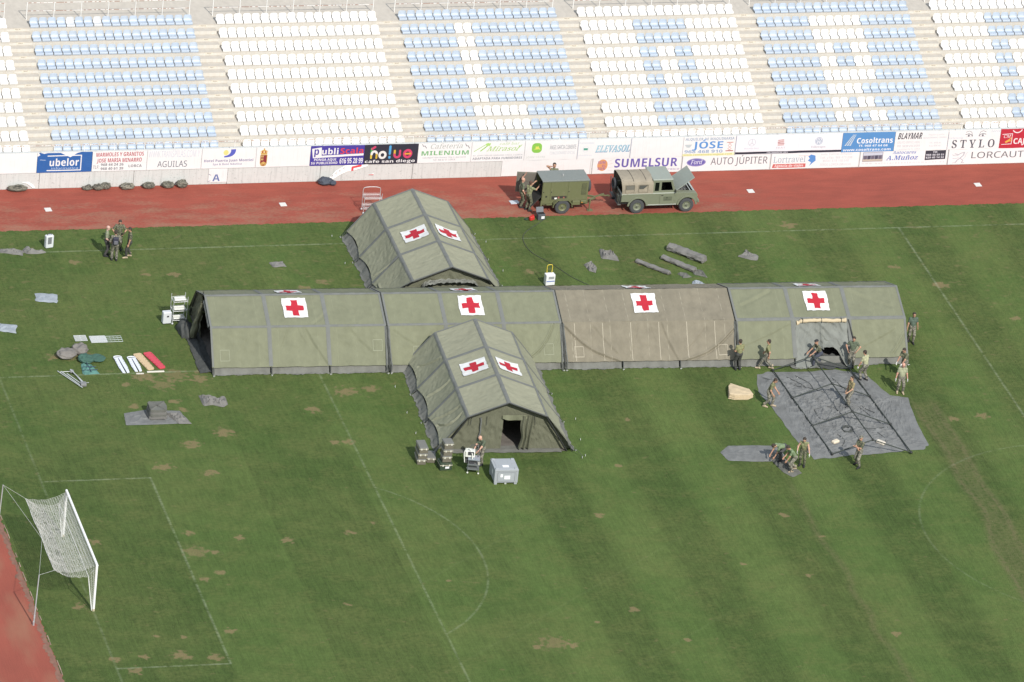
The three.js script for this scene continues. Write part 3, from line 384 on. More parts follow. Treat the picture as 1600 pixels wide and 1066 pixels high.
  low(52.3, 57.4, W0, 'white coach company lower banner with a bus picture', (x, W, H) => {
    path(x, W, H, [[0.002, 0], [0.002, 1]], '#b9b7bb', 0.02); path(x, W, H, [[0.03, 0.05], [0.26, 0.04], [0.26, 0.66], [0.03, 0.68]], '#8d8d99'); path(x, W, H, [[0.035, 0.08], [0.255, 0.07], [0.255, 0.25], [0.035, 0.26]], '#cfd3de'); path(x, W, H, [[0.035, 0.5], [0.255, 0.5], [0.255, 0.63], [0.035, 0.65]], '#cbbfae'); for (let i = 0; i < 5; i++) path(x, W, H, [[0.045 + 0.042 * i, 0.28], [0.078 + 0.042 * i, 0.27], [0.078 + 0.042 * i, 0.5], [0.045 + 0.042 * i, 0.52]], i % 2 ? '#4c4a5c' : '#6d6675');
    tx(x, W, H, 'Autocares', 0.5, 0.2, 0.2, 0.27, '#6f86c0', 'bold serif', 0.25); tx(x, W, H, 'A.Muñoz', 0.48, 0.6, 0.3, 0.36, '#5c76bb', 'bold serif', 0.25); path(x, W, H, [[0.745, 0.03], [0.98, 0.02], [0.98, 0.62], [0.745, 0.66]], '#3c3d47'); tx(x, W, H, 'Tlf.', 0.86, 0.2, 0.12, 0.06, '#e3e2e6'); tx(x, W, H, '968 46 69 51', 0.86, 0.38, 0.12, 0.21, '#e3e2e6'); tx(x, W, H, '629 40 14 32', 0.86, 0.56, 0.12, 0.21, '#e3e2e6'); tx(x, W, H, 'w w w . a u t o c a r e s a n t o n i o m u n o z . e s', 0.5, 0.84, 0.1, 0.95, '#c9c8cc', 'normal sans-serif');
  });
  low(62.65, 70, W0, 'plain white lower banner beyond the right picture edge');
  low(57.45, 62.6, W0, 'white lower banner with a grey rearing lion at the right edge', (x, W, H) => {
    path(x, W, H, [[0.002, 0], [0.002, 1]], '#a9a7ab', 0.025); const c = '#bdbdc3'; x.save(); x.scale(1.5, 1); path(x, W, H, [[0.05, 0.3], [0.075, 0.36], [0.1, 0.25], [0.12, 0.2], [0.115, 0.4], [0.09, 0.6], [0.07, 0.72], [0.06, 0.88]], c, 0.05); path(x, W, H, [[0.075, 0.42], [0.045, 0.42], [0.03, 0.36]], c, 0.03); path(x, W, H, [[0.08, 0.56], [0.05, 0.62], [0.035, 0.58]], c, 0.03); path(x, W, H, [[0.095, 0.6], [0.115, 0.75], [0.105, 0.9], [0.125, 0.9]], c, 0.04); path(x, W, H, [[0.06, 0.88], [0.04, 0.9]], c, 0.03); path(x, W, H, [[0.11, 0.7], [0.13, 0.5], [0.135, 0.28], [0.145, 0.22]], '#cfcfd4', 0.025); x.restore();
    tx(x, W, H, 'LORCAUTO', 0.61, 0.62, 0.42, 0.72, '#6b6b70', 'normal sans-serif');
  });
  // what is left of banners once fixed on the bare lower wall
  banner(15.45, 16.5, 0.12, 0.94, W0, 'small white banner remnant with the letters CA', (x, W, H) => { tx(x, W, H, 'A', 0.42, 0.93, 0.5, 0.4, '#6d7fae', 'bold sans-serif'); path(x, W, H, [[0.02, 0.42], [0.12, 0.48]], '#7d8399', 0.04); path(x, W, H, [[0.01, 0.93], [0.12, 0.89]], '#7d8399', 0.04); });
  const torn = (label, pts, txt) => {                    // strips hanging loose: outlines in metres along the wall
    const s = new THREE.Shape(pts.map(q => new THREE.Vector2(...q))), g = new THREE.ShapeGeometry(s), p = g.attributes.position, uv = g.attributes.uv; let a = 1e9, b = -1e9, c = 1e9, d = -1e9; for (let i = 0; i < p.count; i++) { a = Math.min(a, p.getX(i)); b = Math.max(b, p.getX(i)); c = Math.min(c, p.getY(i)); d = Math.max(d, p.getY(i)); }
    for (let i = 0; i < p.count; i++) { uv.setXY(i, (p.getX(i) - a) / (b - a), (p.getY(i) - c) / (d - c)); p.setZ(i, WALLZ + 0.03 + 0.03 * Math.abs(n2(p.getX(i) * 2, p.getY(i) * 2))); } g.computeVertexNormals();
    const [cv, x, W, H] = canvas(b - a, d - c, W0); txt && txt(x, W, H); const t = new THREE.CanvasTexture(cv); t.colorSpace = THREE.SRGBColorSpace; solo('torn_banner', label, 'banner', g, new THREE.MeshStandardMaterial({ map: t, roughness: 0.6, side: THREE.DoubleSide }));
  };
  torn('torn white and red banner strip hanging down to a dark bundle', [[22.1, 0.12], [22.3, 0.05], [22.7, 0.35], [23.1, 0.55], [23.5, 0.62], [24.2, 0.86], [24.3, 0.95], [23.0, 0.93], [22.5, 0.62]], (x, W, H) => { for (let i = 0; i < 4; i++) { x.save(); x.translate((0.1 + 0.095 * i) * W, (0.8 - 0.16 * i) * H); x.rotate(-0.7); x.font = `bold ${0.2 * H}px sans-serif`; x.fillStyle = '#8e8e8e'; x.fillText('HUPO'[i], 0, 0); x.restore(); } path(x, W, H, [[0.6, 0.42], [0.6, 0.16], [0.8, 0.06]], '#cf4a4e', 0.14); });
  torn('small torn white and red scrap on the bare wall', [[24.3, 0.33], [24.62, 0.3], [24.64, 0.42], [24.5, 0.36]], (x, W, H) => path(x, W, H, [[0.2, 0.9], [1, 0.8]], '#c9555a', 0.5));
  torn('thin white torn shred curling down the wall at the far left', [[5.2, 0.42], [5.55, 0.33], [5.85, 0.08], [6.0, 0.05], [5.9, 0.25], [5.62, 0.42]]);
}
// ---------------------------------------------------------------- hospital tents
const KZ = 2.05, KY = 2.0, RY = 2.8, BZ = 3.38, BY = 0.36;
function fabricTex(c, lines, seed, lineCol, blotch = 0.10) {     // 3.07 m x 3 m of canvas, cloth widths stitched every metre
  return colTex(512, 512, (u, v) => {
    const a = tile(u, v, 5, 4, seed), f = n2(u * 170 + seed, v * 170), wv = n2(u * 12 + seed, v * 260) * 0.5 + n2(u * 260, v * 12) * 0.5, k = 1 + blotch * 1.6 * a + 0.05 * f + 0.045 * wv;
    let r = c[0] * k, g = c[1] * k, b = c[2] * k; const d = Math.min(...[0.15, 0.48, 0.82].map(q => Math.abs(u - q))) * 3.07, m = lines * sst(0.022, 0.006, d) * clamp(0.5 + 0.9 * n2(u * 3, v * 7 + seed));
    return [mix(r, lineCol[0], m), mix(g, lineCol[1], m), mix(b, lineCol[2], m)];
  });
}
const canvasBump = valTex(512, 512, (u, v) => 0.5 + 0.45 * tile(u, v, 7, 4, 2) + 0.12 * n2(u * 190, v * 190)); canvasBump.repeat.set(0.4, 0.4);
const fabric = (c, lines, seed, lineCol = [0.29, 0.30, 0.2], blotch) => { const t = fabricTex(c, lines, seed, lineCol, blotch); t.repeat.set(1 / 3.07, 1 / 3); return new THREE.MeshPhysicalMaterial({ map: t, bumpMap: canvasBump, bumpScale: 0.03, roughness: 0.9, specularIntensity: 0.45, side: THREE.DoubleSide }); };
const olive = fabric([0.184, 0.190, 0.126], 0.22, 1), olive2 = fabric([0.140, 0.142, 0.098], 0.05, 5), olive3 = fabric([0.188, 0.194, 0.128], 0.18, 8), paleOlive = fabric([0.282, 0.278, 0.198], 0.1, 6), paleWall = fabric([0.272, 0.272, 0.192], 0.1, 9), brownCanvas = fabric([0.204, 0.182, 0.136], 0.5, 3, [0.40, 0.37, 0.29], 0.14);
const greyBand = fabric([0.165, 0.170, 0.158], 0, 12), skirtMat = fabric([0.165, 0.165, 0.148], 0, 14, undefined, 0.2), greyDrape = fabric([0.195, 0.203, 0.182], 0, 17, undefined, 0.2), darkSheet = fabric([0.075, 0.078, 0.074], 0, 19, undefined, 0.2), tarpMat = fabric([0.176, 0.178, 0.174], 0, 21, undefined, 0.2), floorSheet = fabric([0.15, 0.135, 0.12], 0, 25, undefined, 0.2);
const blackPole = std(0.022, 0.024, 0.022, 0.6), steel = std(0.45, 0.46, 0.47, 0.35, { metalness: 0.8 }), paleMetal = std(0.62, 0.63, 0.63, 0.4, { metalness: 0.4 }), rope = std(0.06, 0.065, 0.06, 0.9), pegWhite = std(0.6, 0.6, 0.57, 0.6), crossWhite = new THREE.MeshPhysicalMaterial({ map: colTex(256, 256, (u, v) => { const k = 0.66 * (1 + 0.10 * tile(u, v, 5, 4) - 0.25 * clamp(tile(u, v, 9, 3, 4) - 0.1)); return [k, k * 0.995, k * 0.97]; }), bumpMap: canvasBump, bumpScale: 0.02, roughness: 0.9, side: THREE.DoubleSide }), crossRed = std(0.40, 0.011, 0.026, 0.8), tanCanvas = std(0.50, 0.41, 0.27, 0.9);
const patchMat = std(0.27, 0.28, 0.2, 0.9), patchPale = std(0.4, 0.36, 0.28, 0.9);
function makeTent(o) {
  const L = o.L || 9.2, bay = L / 3, A = o.sag || 0.05, seed = o.seed, slant = o.slant || 0, scal = o.scallop || 0;
  const t = thing('hospital_tent', o.label, 'tent', o.pos, o.turn, o.group || 'tents of the field hospital');
  const NR = Math.hypot(KZ, RY - KY), NW = Math.hypot(BZ - KZ, KY - BY);
  const raw = (x, part, side, b) => part ? [KZ * (1 - b), mix(KY, RY, b), (RY - KY) / NR, KZ / NR] : [mix(BZ, KZ, b), mix(BY, KY, b), (KY - BY) / NW, (BZ - KZ) / NW];  // z, y, nz, ny
  function pt(x, part, side, b, off = 0, flat = false) {
    let [z, y, nz, ny] = raw(x, part, side, b); const fr = (((x / bay) % 1) + 1) % 1, sb = Math.sin(Math.PI * fr), q = x * 0.9 + seed * 13, w = part ? 0.8 : scal ? 0.9 : 1.2;
    let s = -A * (part ? 1 : 1.3) * Math.sin(Math.PI * clamp(b)) * Math.pow(sb, 0.7);
    const tight = Math.pow(sb, 0.5);
    s += tight * (0.034 * w * fbm(q * 0.5, b * 1.1 + side * 7 + part * 3, 3) + 0.026 * w * (0.5 - Math.abs(n2(q * 1.3 + b * 2.1 * side, b * 1.9 - q * 0.7 + seed))));
    if (o.folds) for (const [fx, fb, gx, gb, h, wd, pa] of o.folds) if (pa === part && side > 0) { const ex = gx - fx, eb = (gb - fb) * 2.1, px = x - fx, pb = (b - fb) * 2.1, LL = ex * ex + eb * eb, u = clamp((px * ex + pb * eb) / LL); const sg = Math.sign(ex || 1), c = sg * (px * eb - pb * ex) / Math.sqrt(LL) - (h > 0.03 ? 0.30 : 0.04) * Math.sin(Math.PI * u), un = (px * ex + pb * eb) / LL, en = sst(-0.04, 0.06, un) * sst(1.05, 0.94, un); s += 1.5 * h * en * (Math.exp(-c * c / (wd * wd)) - 1.3 * Math.exp(-Math.pow((c - wd * 1.1) / (wd * 0.7), 2))); }
    if (!part && scal) { const e = scal * sb * Math.pow(1 - b, 2.4); y += e * 0.55; z -= e * 0.62; }
    if (!part && !scal) { y += 0.02 * n2(x * 1.3, seed) * (1 - b); }
    s += off; let X = x; if (slant && x > L - 2) X -= Math.max(0, KY - y) * slant * (x - (L - 2)) / 2;
    if (o.slant0 && x < 2) X += Math.max(0, KY - y) * o.slant0 * (2 - x) / 2;
    return [X, y + ny * s, side * (z + nz * s)];
  }
  const uvm = (part, x0) => (a, b, q) => [q[0], part ? b * NR + 2 : b * NW];
  const strip = (x0, x1, part, side, b0, b1, nu, nv, off) => grid((a, b) => { const m = side > 0 ? a : 1 - a; return pt(mix(x0, x1, m), part, side, mix(b0, b1, b), off); }, nu, nv, (a, b) => { const m = side > 0 ? a : 1 - a; return [mix(x0, x1, m), mix(b0, b1, b) * (part ? NR : NW) + part * NW]; });
  for (let i = 0; i < 3; i++) for (const side of [1, -1]) {
    mesh('roof_panel', strip(i * bay, (i + 1) * bay, 1, side, 0, 1, 56, 36, 0), o.mat, t);
    if (!(o.drape && side > 0 && i === 1)) mesh('wall_panel', strip(i * bay, (i + 1) * bay, 0, side, 0, 1, 64, 44, 0), o.wallMat || o.mat, t);
  }
  if (o.bands !== false) {
    const bw = 0.105;
    for (let i = 0; i <= 3; i++) { const x0 = clamp(i * bay - bw, 0, L), x1 = clamp(i * bay + bw, 0, L); for (const side of [1, -1]) { mesh('seam_band', strip(x0, x1, 1, side, 0, 1, 4, 20, 0.012), greyBand, t); if (!(o.drape && side > 0 && false)) mesh('seam_band', strip(x0, x1, 0, side, 0.02, 1, 4, 22, 0.012), greyBand, t); } }
    const ridge = grid((a, b) => { const c = b * 2 - 1; return pt(a * L, 1, c < 0 ? 1 : -1, 1 - Math.abs(c) * 0.05, 0.016); }, 80, 4, (a, b) => [a * L, b * 0.25]); mesh('ridge_band', ridge, greyBand, t);
    for (const side of [1, -1]) mesh('eave_band', grid((a, b) => { const c = b * 2 - 1; return c < 0 ? pt((side > 0 ? a : 1 - a) * L, 0, side, 1 + c * (o.thin ? 0.03 : 0.045), 0.014) : pt((side > 0 ? a : 1 - a) * L, 1, side, c * (o.thin ? 0.03 : 0.045), 0.014); }, 80, 4, (a, b) => [a * L, b * 0.25]), greyBand, t);
  }
  // red cross sheets on both slopes of the middle bay
  for (const side of o.crossSides || [1, -1]) {
    const cx = L / 2 + (o.crossX || 0), hw = 0.63, b0 = 0.26, b1 = 0.86, sk = o.crossSkew || 0, pr = (m, b, off) => { const e = Math.pow(Math.abs(2 * m - 1) * Math.abs(2 * b - 1), 3); const jx = 0.03 * n2b(b * 3 + seed, m * 1.5), jb = 0.012 * n2b(m * 3, b * 1.5 + seed); return pt(cx - hw + 2 * hw * m + sk * (b - 0.5) + jx, 1, side, mix(b0, b1, b) + jb, off + 0.03 * e * (o.curl || 0) + 0.012 * Math.abs(n2b(m * 4 + seed, b * 4))); };
    const em = mesh('cross_emblem', grid((a, b) => pr(side > 0 ? a : 1 - a, b, 0.035), 20, 16), crossWhite, t); em.userData.label = 'white square sheet bearing a red cross';
    const arm = (m0, m1, c0, c1) => grid((a, b) => pr(mix(m0, m1, side > 0 ? a : 1 - a), mix(c0, c1, b), 0.045), 12, 12);
    mesh('red_cross', [arm(0.14, 0.86, 0.37, 0.63), arm(0.37, 0.63, 0.63, 0.9), arm(0.37, 0.63, 0.1, 0.37)], crossRed, em);
  }
  // mud skirt, straps and pegs along the wall foot
  for (const side of [1, -1]) for (let i = 0; i < 3; i++) {
    const sk = grid((a, b) => { const m = side > 0 ? a : 1 - a, x = mix(i * bay + 0.03, (i + 1) * bay - 0.03, m), w = 0.05 * n2(x * 2.1, seed + 5 * side), out = (o.skirtOut || 0.16) + 0.06 * n2(x * 0.8, seed + side); let X = x; if (slant && x > L - 2) X -= (KY - 0.2) * slant * (x - (L - 2)) / 2; if (o.slant0 && x < 2) X += (KY - 0.2) * o.slant0 * (2 - x) / 2; const wr = 0.035 * n2(x * 5 + seed, b * 4), w3 = 0.03 * (1 - Math.abs(n2(x * 3.1 - b * 2, seed + b))); return b < 0.4 ? [X, mix(0.012, 0.05, b * 2.5) + Math.abs(wr) + w3 * b, side * (BZ + out - b * 0.25 + w)] : [X, mix(0.05, 0.40, (b - 0.4) / 0.6) + Math.abs(wr) * (1 - b) + w3 * (1 - b), side * (BZ + out - 0.10 + w - (b - 0.4) / 0.6 * (out + 0.04 + w) + wr * (1 - b))]; }, 44, 12, (a, b) => [a * bay, b * 0.6]);
    mesh('mud_skirt', sk, skirtMat, t);
  }
  for (const side of [1, -1]) for (let i = 0; i <= 3; i++) {
    let x = clamp(i * bay, 0.05, L - 0.05), x2 = x; if (slant && i === 3) x2 = x - (KY - BY) * slant; if (o.slant0 && i === 0) x2 = x + (KY - BY) * o.slant0;
    mesh('strap', [bar([x2, BY + 0.04, side * (BZ + 0.01)], [x2, 0.02, side * (BZ + 0.30)], 0.016, 5), bar([x2 + 0.05, 0.34, side * (BZ - 0.02)], [x2 + 0.05, 0.0, side * (BZ + 0.12)], 0.02, 5)], rope, t);
    mesh('peg', [bar([x2, -0.1, side * (BZ + 0.28)], [x2 + 0.02, 0.075, side * (BZ + 0.33)], 0.014, 5), bar([x2 - 0.04, 0.065, side * (BZ + 0.325)], [x2 + 0.07, 0.075, side * (BZ + 0.33)], 0.012, 5)], pegWhite, t);
    // frame leg under the cloth
    mesh('frame_pole', [bar([x2, 0.0, side * (BZ - 0.16)], [x, KY - 0.05, side * (KZ - 0.06)], 0.03, 6), bar([x, KY - 0.05, side * (KZ - 0.06)], [x, RY - 0.06, 0], 0.03, 6)], blackPole, t);
  }
  mesh('groundsheet', grid((a, b) => [mix(0.05, L - 0.05, a), 0.02 + 0.006 * n2(a * 40, b * 30), mix(BZ - 0.2, -BZ + 0.2, b)], 40, 24, (a, b) => [a * L, b * 6]), floorSheet, t);
  const half = y => (y < KY ? mix(BZ, KZ, (y - BY) / (KY - BY)) : KZ * (RY - y) / (RY - KY)) - 0.07;
  const piece = (name, X, lo, hi, y0, y1, mat, amp = 0.05, nu = 30, nv = 26, sd = 0, dir = 1) => mesh(name, grid((a, b) => { const y = mix(y0, y1, b), z = mix(Math.max(lo(y), -half(y)), Math.min(hi(y), half(y)), a); const w = amp * (fbm(z * 1.6 + sd, y * 0.9 + seed, 3) + 0.6 * (0.5 - Math.abs(n2(z * 2.1 - y * 1.4 + sd, y * 0.8 + z)))) * Math.sin(Math.PI * clamp(0.04 + b * 0.96)); return [X + w * dir, y, z]; }, nu, nv, (a, b) => [mix(lo(1), hi(1), a), mix(y0, y1, b)]), mat, t);
  return { t, L, bay, pt, half, piece };
}
const TURN = -2.04 * Math.PI / 180, mainAt = s => [11.05 + s * Math.cos(TURN), 0, -23.13 - s * Math.sin(TURN)];
// ---- main row, left to right
{
  const T = makeTent({ label: 'olive tent at the left end of the long row, its end open', pos: mainAt(0), turn: TURN, seed: 1, mat: olive, sag: 0.045, thin: true, folds: [[5.0, 0.97, 6.15, 0.0, 0.03, 0.075, 0], [4.6, 0.97, 5.0, 0.6, 0.015, 0.07, 0], [3.9, 0.9, 3.5, 0.4, 0.015, 0.09, 0], [2.0, 0.85, 1.2, 0.3, 0.012, 0.1, 0], [7.4, 0.9, 8.6, 0.3, 0.014, 0.1, 0], [5.3, 0.1, 6.2, 0.5, 0.012, .1, 1]] });
  const { t, L, piece, half } = T;
  // open end: rolled curtain, drape hanging at the back, dark floor spilling out
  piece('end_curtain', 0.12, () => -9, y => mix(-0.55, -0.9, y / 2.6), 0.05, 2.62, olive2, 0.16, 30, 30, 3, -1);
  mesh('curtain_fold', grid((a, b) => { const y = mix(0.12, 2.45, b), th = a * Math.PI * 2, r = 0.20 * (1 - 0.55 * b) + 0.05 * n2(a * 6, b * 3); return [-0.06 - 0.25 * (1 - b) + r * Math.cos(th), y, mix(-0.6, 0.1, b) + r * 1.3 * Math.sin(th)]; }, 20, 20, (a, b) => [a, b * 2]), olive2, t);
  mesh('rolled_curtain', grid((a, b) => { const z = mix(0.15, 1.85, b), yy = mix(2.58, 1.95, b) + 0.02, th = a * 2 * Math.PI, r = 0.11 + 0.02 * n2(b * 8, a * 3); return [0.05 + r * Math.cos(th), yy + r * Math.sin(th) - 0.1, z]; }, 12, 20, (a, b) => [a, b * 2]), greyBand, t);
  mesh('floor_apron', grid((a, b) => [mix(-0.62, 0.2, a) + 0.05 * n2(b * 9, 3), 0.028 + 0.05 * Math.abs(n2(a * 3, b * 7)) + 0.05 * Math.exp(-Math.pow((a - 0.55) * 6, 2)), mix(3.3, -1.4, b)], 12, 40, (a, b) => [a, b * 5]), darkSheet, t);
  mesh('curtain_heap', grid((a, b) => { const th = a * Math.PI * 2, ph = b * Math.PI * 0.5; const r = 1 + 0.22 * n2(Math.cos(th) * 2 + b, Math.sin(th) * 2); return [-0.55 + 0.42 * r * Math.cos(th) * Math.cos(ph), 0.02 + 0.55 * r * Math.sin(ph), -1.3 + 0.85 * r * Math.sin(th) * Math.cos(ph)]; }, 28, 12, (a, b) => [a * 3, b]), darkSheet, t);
  for (const [x, y] of [[0.45, 0.52], [8.45, 0.72]]) patch(T, x, y);
}
function patch(T, x, y) {               // outline of a stitched window square low on the front wall
  const q = (u, v) => T.pt(u, 0, 1, v, 0.008), w = 0.5, h = 0.27, b0 = y - 0.36, e = 0.02;
  const s = (x0, x1, c0, c1) => grid((a, b) => q(mix(x0, x1, a), mix(c0, c1, b)), 6, 6);
  mesh('window_patch', [s(x, x + w, b0, b0 + 0.012), s(x, x + w, b0 + h, b0 + h + 0.012), s(x, x + e, b0, b0 + h), s(x + w - e, x + w, b0, b0 + h)], patchMat, T.t);
}
{
  const T = makeTent({ label: 'second olive tent of the long row, behind the front tent', pos: mainAt(9.27), turn: TURN, seed: 2, mat: olive3, sag: 0.05, thin: true, folds: [[8.75, 0.99, 6.9, 0.0, 0.04, 0.06, 0], [9.1, 0.98, 8.7, 0.4, 0.02, .07, 0], [0.3, 0.9, 1.6, 0.5, 0.015, .09, 0], [2.0, 0.7, 2.4, 0.1, 0.015, .1, 0]] });
  patch(T, 1.3, 0.55); patch(T, 8.2, 0.55);
}
{
  const T = makeTent({ label: 'brownish tent, third in the long row, with curved folds', pos: mainAt(18.53), turn: TURN, seed: 3, mat: brownCanvas, bands: false, sag: 0.055, folds: [[0.06, 0.95, 3.05, 0.0, 0.055, 0.075, 0], [9.15, 0.82, 6.3, 0.0, 0.045, 0.08, 0], [5.3, 0.97, 6.1, 0.0, 0.03, 0.07, 0], [7.6, 0.85, 6.4, 0.25, 0.02, .09, 0], [1.7, 0.9, 2.9, 0.2, 0.02, .09, 0], [3.9, 0.95, 3.4, 0.1, 0.02, .08, 0], [4.7, 0.97, 5.0, 0.5, 0.015, 0.06, 0]] });
  const { t, pt } = T;
  for (let i = 0; i < 6; i++) mesh('seam_line', grid((a, b) => pt(0.62 + i * 1.5 + mix(-0.014, 0.014, a), 0, 1, mix(0.02, 0.97, b), 0.007), 2, 22), patchPale, t);
  const q = (u, v) => pt(u, 0, 1, v, 0.008), s = (x0, x1, c0, c1) => grid((a, b) => q(mix(x0, x1, a), mix(c0, c1, b)), 6, 6);
  for (const x of [0.55, 8.25]) mesh('window_patch', [s(x, x + 0.5, 0.12, 0.135), s(x, x + 0.5, 0.38, 0.392), s(x, x + 0.02, 0.12, 0.39), s(x + 0.48, x + 0.5, 0.12, 0.39)], patchPale, t);
}
{
  const T = makeTent({ label: 'rightmost olive tent of the long row, its wall half open', pos: mainAt(27.8), turn: TURN, seed: 4, mat: olive, sag: 0.06, drape: true, folds: [[2.9, 0.9, 0.3, 0.35, 0.02, .1, 0], [6.3, 0.2, 8.6, 0.75, 0.02, .1, 0], [8.3, 0.1, 9.0, 0.6, 0.03, .08, 0], [6.4, 0.95, 8.7, 0.4, 0.015, .12, 1], [0.4, 0.5, 2.2, 0.95, 0.02, .12, 1]] });
  const { t, L, bay, piece, half } = T;
  // middle wall bay: grey curtain hung from a tan roll, gathered to a point and lifted at the foot
  mesh('wall_curtain', grid((a, b) => {
    const x = mix(bay - 0.02, 2 * bay + 0.02, a), lift = 0.78 * Math.exp(-Math.pow((a - 0.60) / 0.22, 4)) * Math.pow(1 - b, 1.2), c = Math.abs(a - 0.5) * 2;
    let y = mix(0.03 + lift, KY - 0.02, b), z = mix(BZ - 0.02, KZ - 0.02, (y - BY) / (KY - BY));
    const pleat = 0.22 * Math.exp(-Math.pow((a - 0.5 + (1 - b) * 0.28 * Math.sign(a - 0.5)) / 0.05, 2)) * (1 - b * 0.6), sag = -0.18 * Math.sin(Math.PI * b) * (1 - 0.5 * c);
    z += pleat + sag + 0.12 * fbm(x * 2.2 + b * 2, b * 2.6, 3) + 0.07 * Math.abs(n2(x * 4 + b * 3 * Math.sign(a - 0.5), b * 1.2)); if (b < 0.08 && Math.abs(a - 0.6) > 0.2) z += 0.22 * (0.08 - b) / 0.08;
    return [x, y, z];
  }, 60, 40, (a, b) => [a * bay, b * 2.2]), greyDrape, t);
  const rl = mesh('rolled_flap', grid((a, b) => { const x = mix(bay + 0.18, 2 * bay - 0.2, b), th = a * 2 * Math.PI, end = Math.abs(b - 0.5) > 0.45 ? 1.25 : 1, r = (0.10 + 0.015 * n2(b * 9, a * 2)) * end; return [x, KY - 0.06 + r * Math.cos(th) + 0.03 * n2(b * 3, 1) - (b < 0.06 ? 0.12 : 0), KZ + 0.13 + r * Math.sin(th)]; }, 12, 40, (a, b) => [a, b * 3]), tanCanvas, t);
  for (const b of [0.12, 0.5, 0.9]) mesh('tie', new THREE.TorusGeometry(0.125, 0.016, 5, 14).rotateY(Math.PI / 2).translate(mix(bay + 0.18, 2 * bay - 0.2, b), KY - 0.06, KZ + 0.13), rope, rl);
  mesh('frame_upright', [bar([2 * bay - 0.06, KY - 0.05, KZ + 0.06], [2 * bay + 0.18, 1.0, 2.95], 0.035, 7), bar([2 * bay + 0.18, 1.0, 2.95], [2 * bay + 0.2, 0.0, 3.45], 0.03, 7)], blackPole, t);
  mesh('spilled_sheet', grid((a, b) => { const r = 0.75 + 0.15 * n2(a * 5, 2); return [mix(bay + 1.15, 2 * bay - 0.12, a), 0.03 + 0.32 * Math.pow(1 - b, 2) * (0.6 + 0.6 * Math.abs(n2(a * 4, 8))) + 0.04 * Math.abs(n2(a * 7, b * 5)), mix(2.85, 3.95 + 0.12 * n2(a * 4, 6), b)]; }, 26, 14, (a, b) => [a * 2, b]), darkSheet, t);
  mesh('spilled_sheet', grid((a, b) => [mix(bay - 0.3, bay + 1.3, a), 0.03 + 0.07 * Math.abs(n2(a * 6, b * 4 + 3)), mix(3.25, 3.85 + 0.15 * n2(a * 5, 9), b)], 20, 10, (a, b) => [a * 2, b]), skirtMat, t);
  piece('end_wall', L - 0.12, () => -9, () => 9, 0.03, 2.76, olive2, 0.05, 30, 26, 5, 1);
  mesh('guy_line', bar([L, KY, KZ], [L + 0.12, 0.03, KZ + 1.0], 0.022, 5), greyBand, t);
}
// bunched cloth where the tents of the row are laced together
for (const [i, m, nm] of [[1, greyBand, 'first'], [2, darkSheet, 'second'], [3, greyBand, 'third']]) {
  const j = thing('joint_lacing', `bunched cloth and cords at the ${nm} joint of the tent row, counted from the left`, 'lacing', mainAt(9.27 * i - 0.035), TURN, 'laced joints of the tent row');
  for (let k = 0; k < 3; k++) mesh('gathered_cloth', grid((a, b) => { const y = mix(0.05, KY - 0.03, b), z = mix(BZ + 0.07, KZ + 0.02, clamp((y - BY) / (KY - BY))), sp = 0.10 * (1 - b) + 0.05; return [(k - 1) * sp + 0.035 * (a - 0.5) * 2 + 0.02 * n2(b * 4 + k, i * 3), y, z + 0.05 - 0.05 * Math.pow(2 * a - 1, 2) + 0.015 * n2(b * 5, k)]; }, 6, 20, (a, b) => [a, b * 2]), k === 1 ? darkSheet : greyBand, j);
  mesh('cord', [bar([0.0, KY, KZ + 0.05], [0.0, RY + 0.02, 0], 0.018, 5), bar([0.03, KY, KZ + 0.05], [0.06, 0.02, BZ + 0.34], 0.014, 5), bar([-0.05, KY, KZ + 0.06], [-0.16, 0.02, BZ + 0.34], 0.012, 5)], rope, j);
}
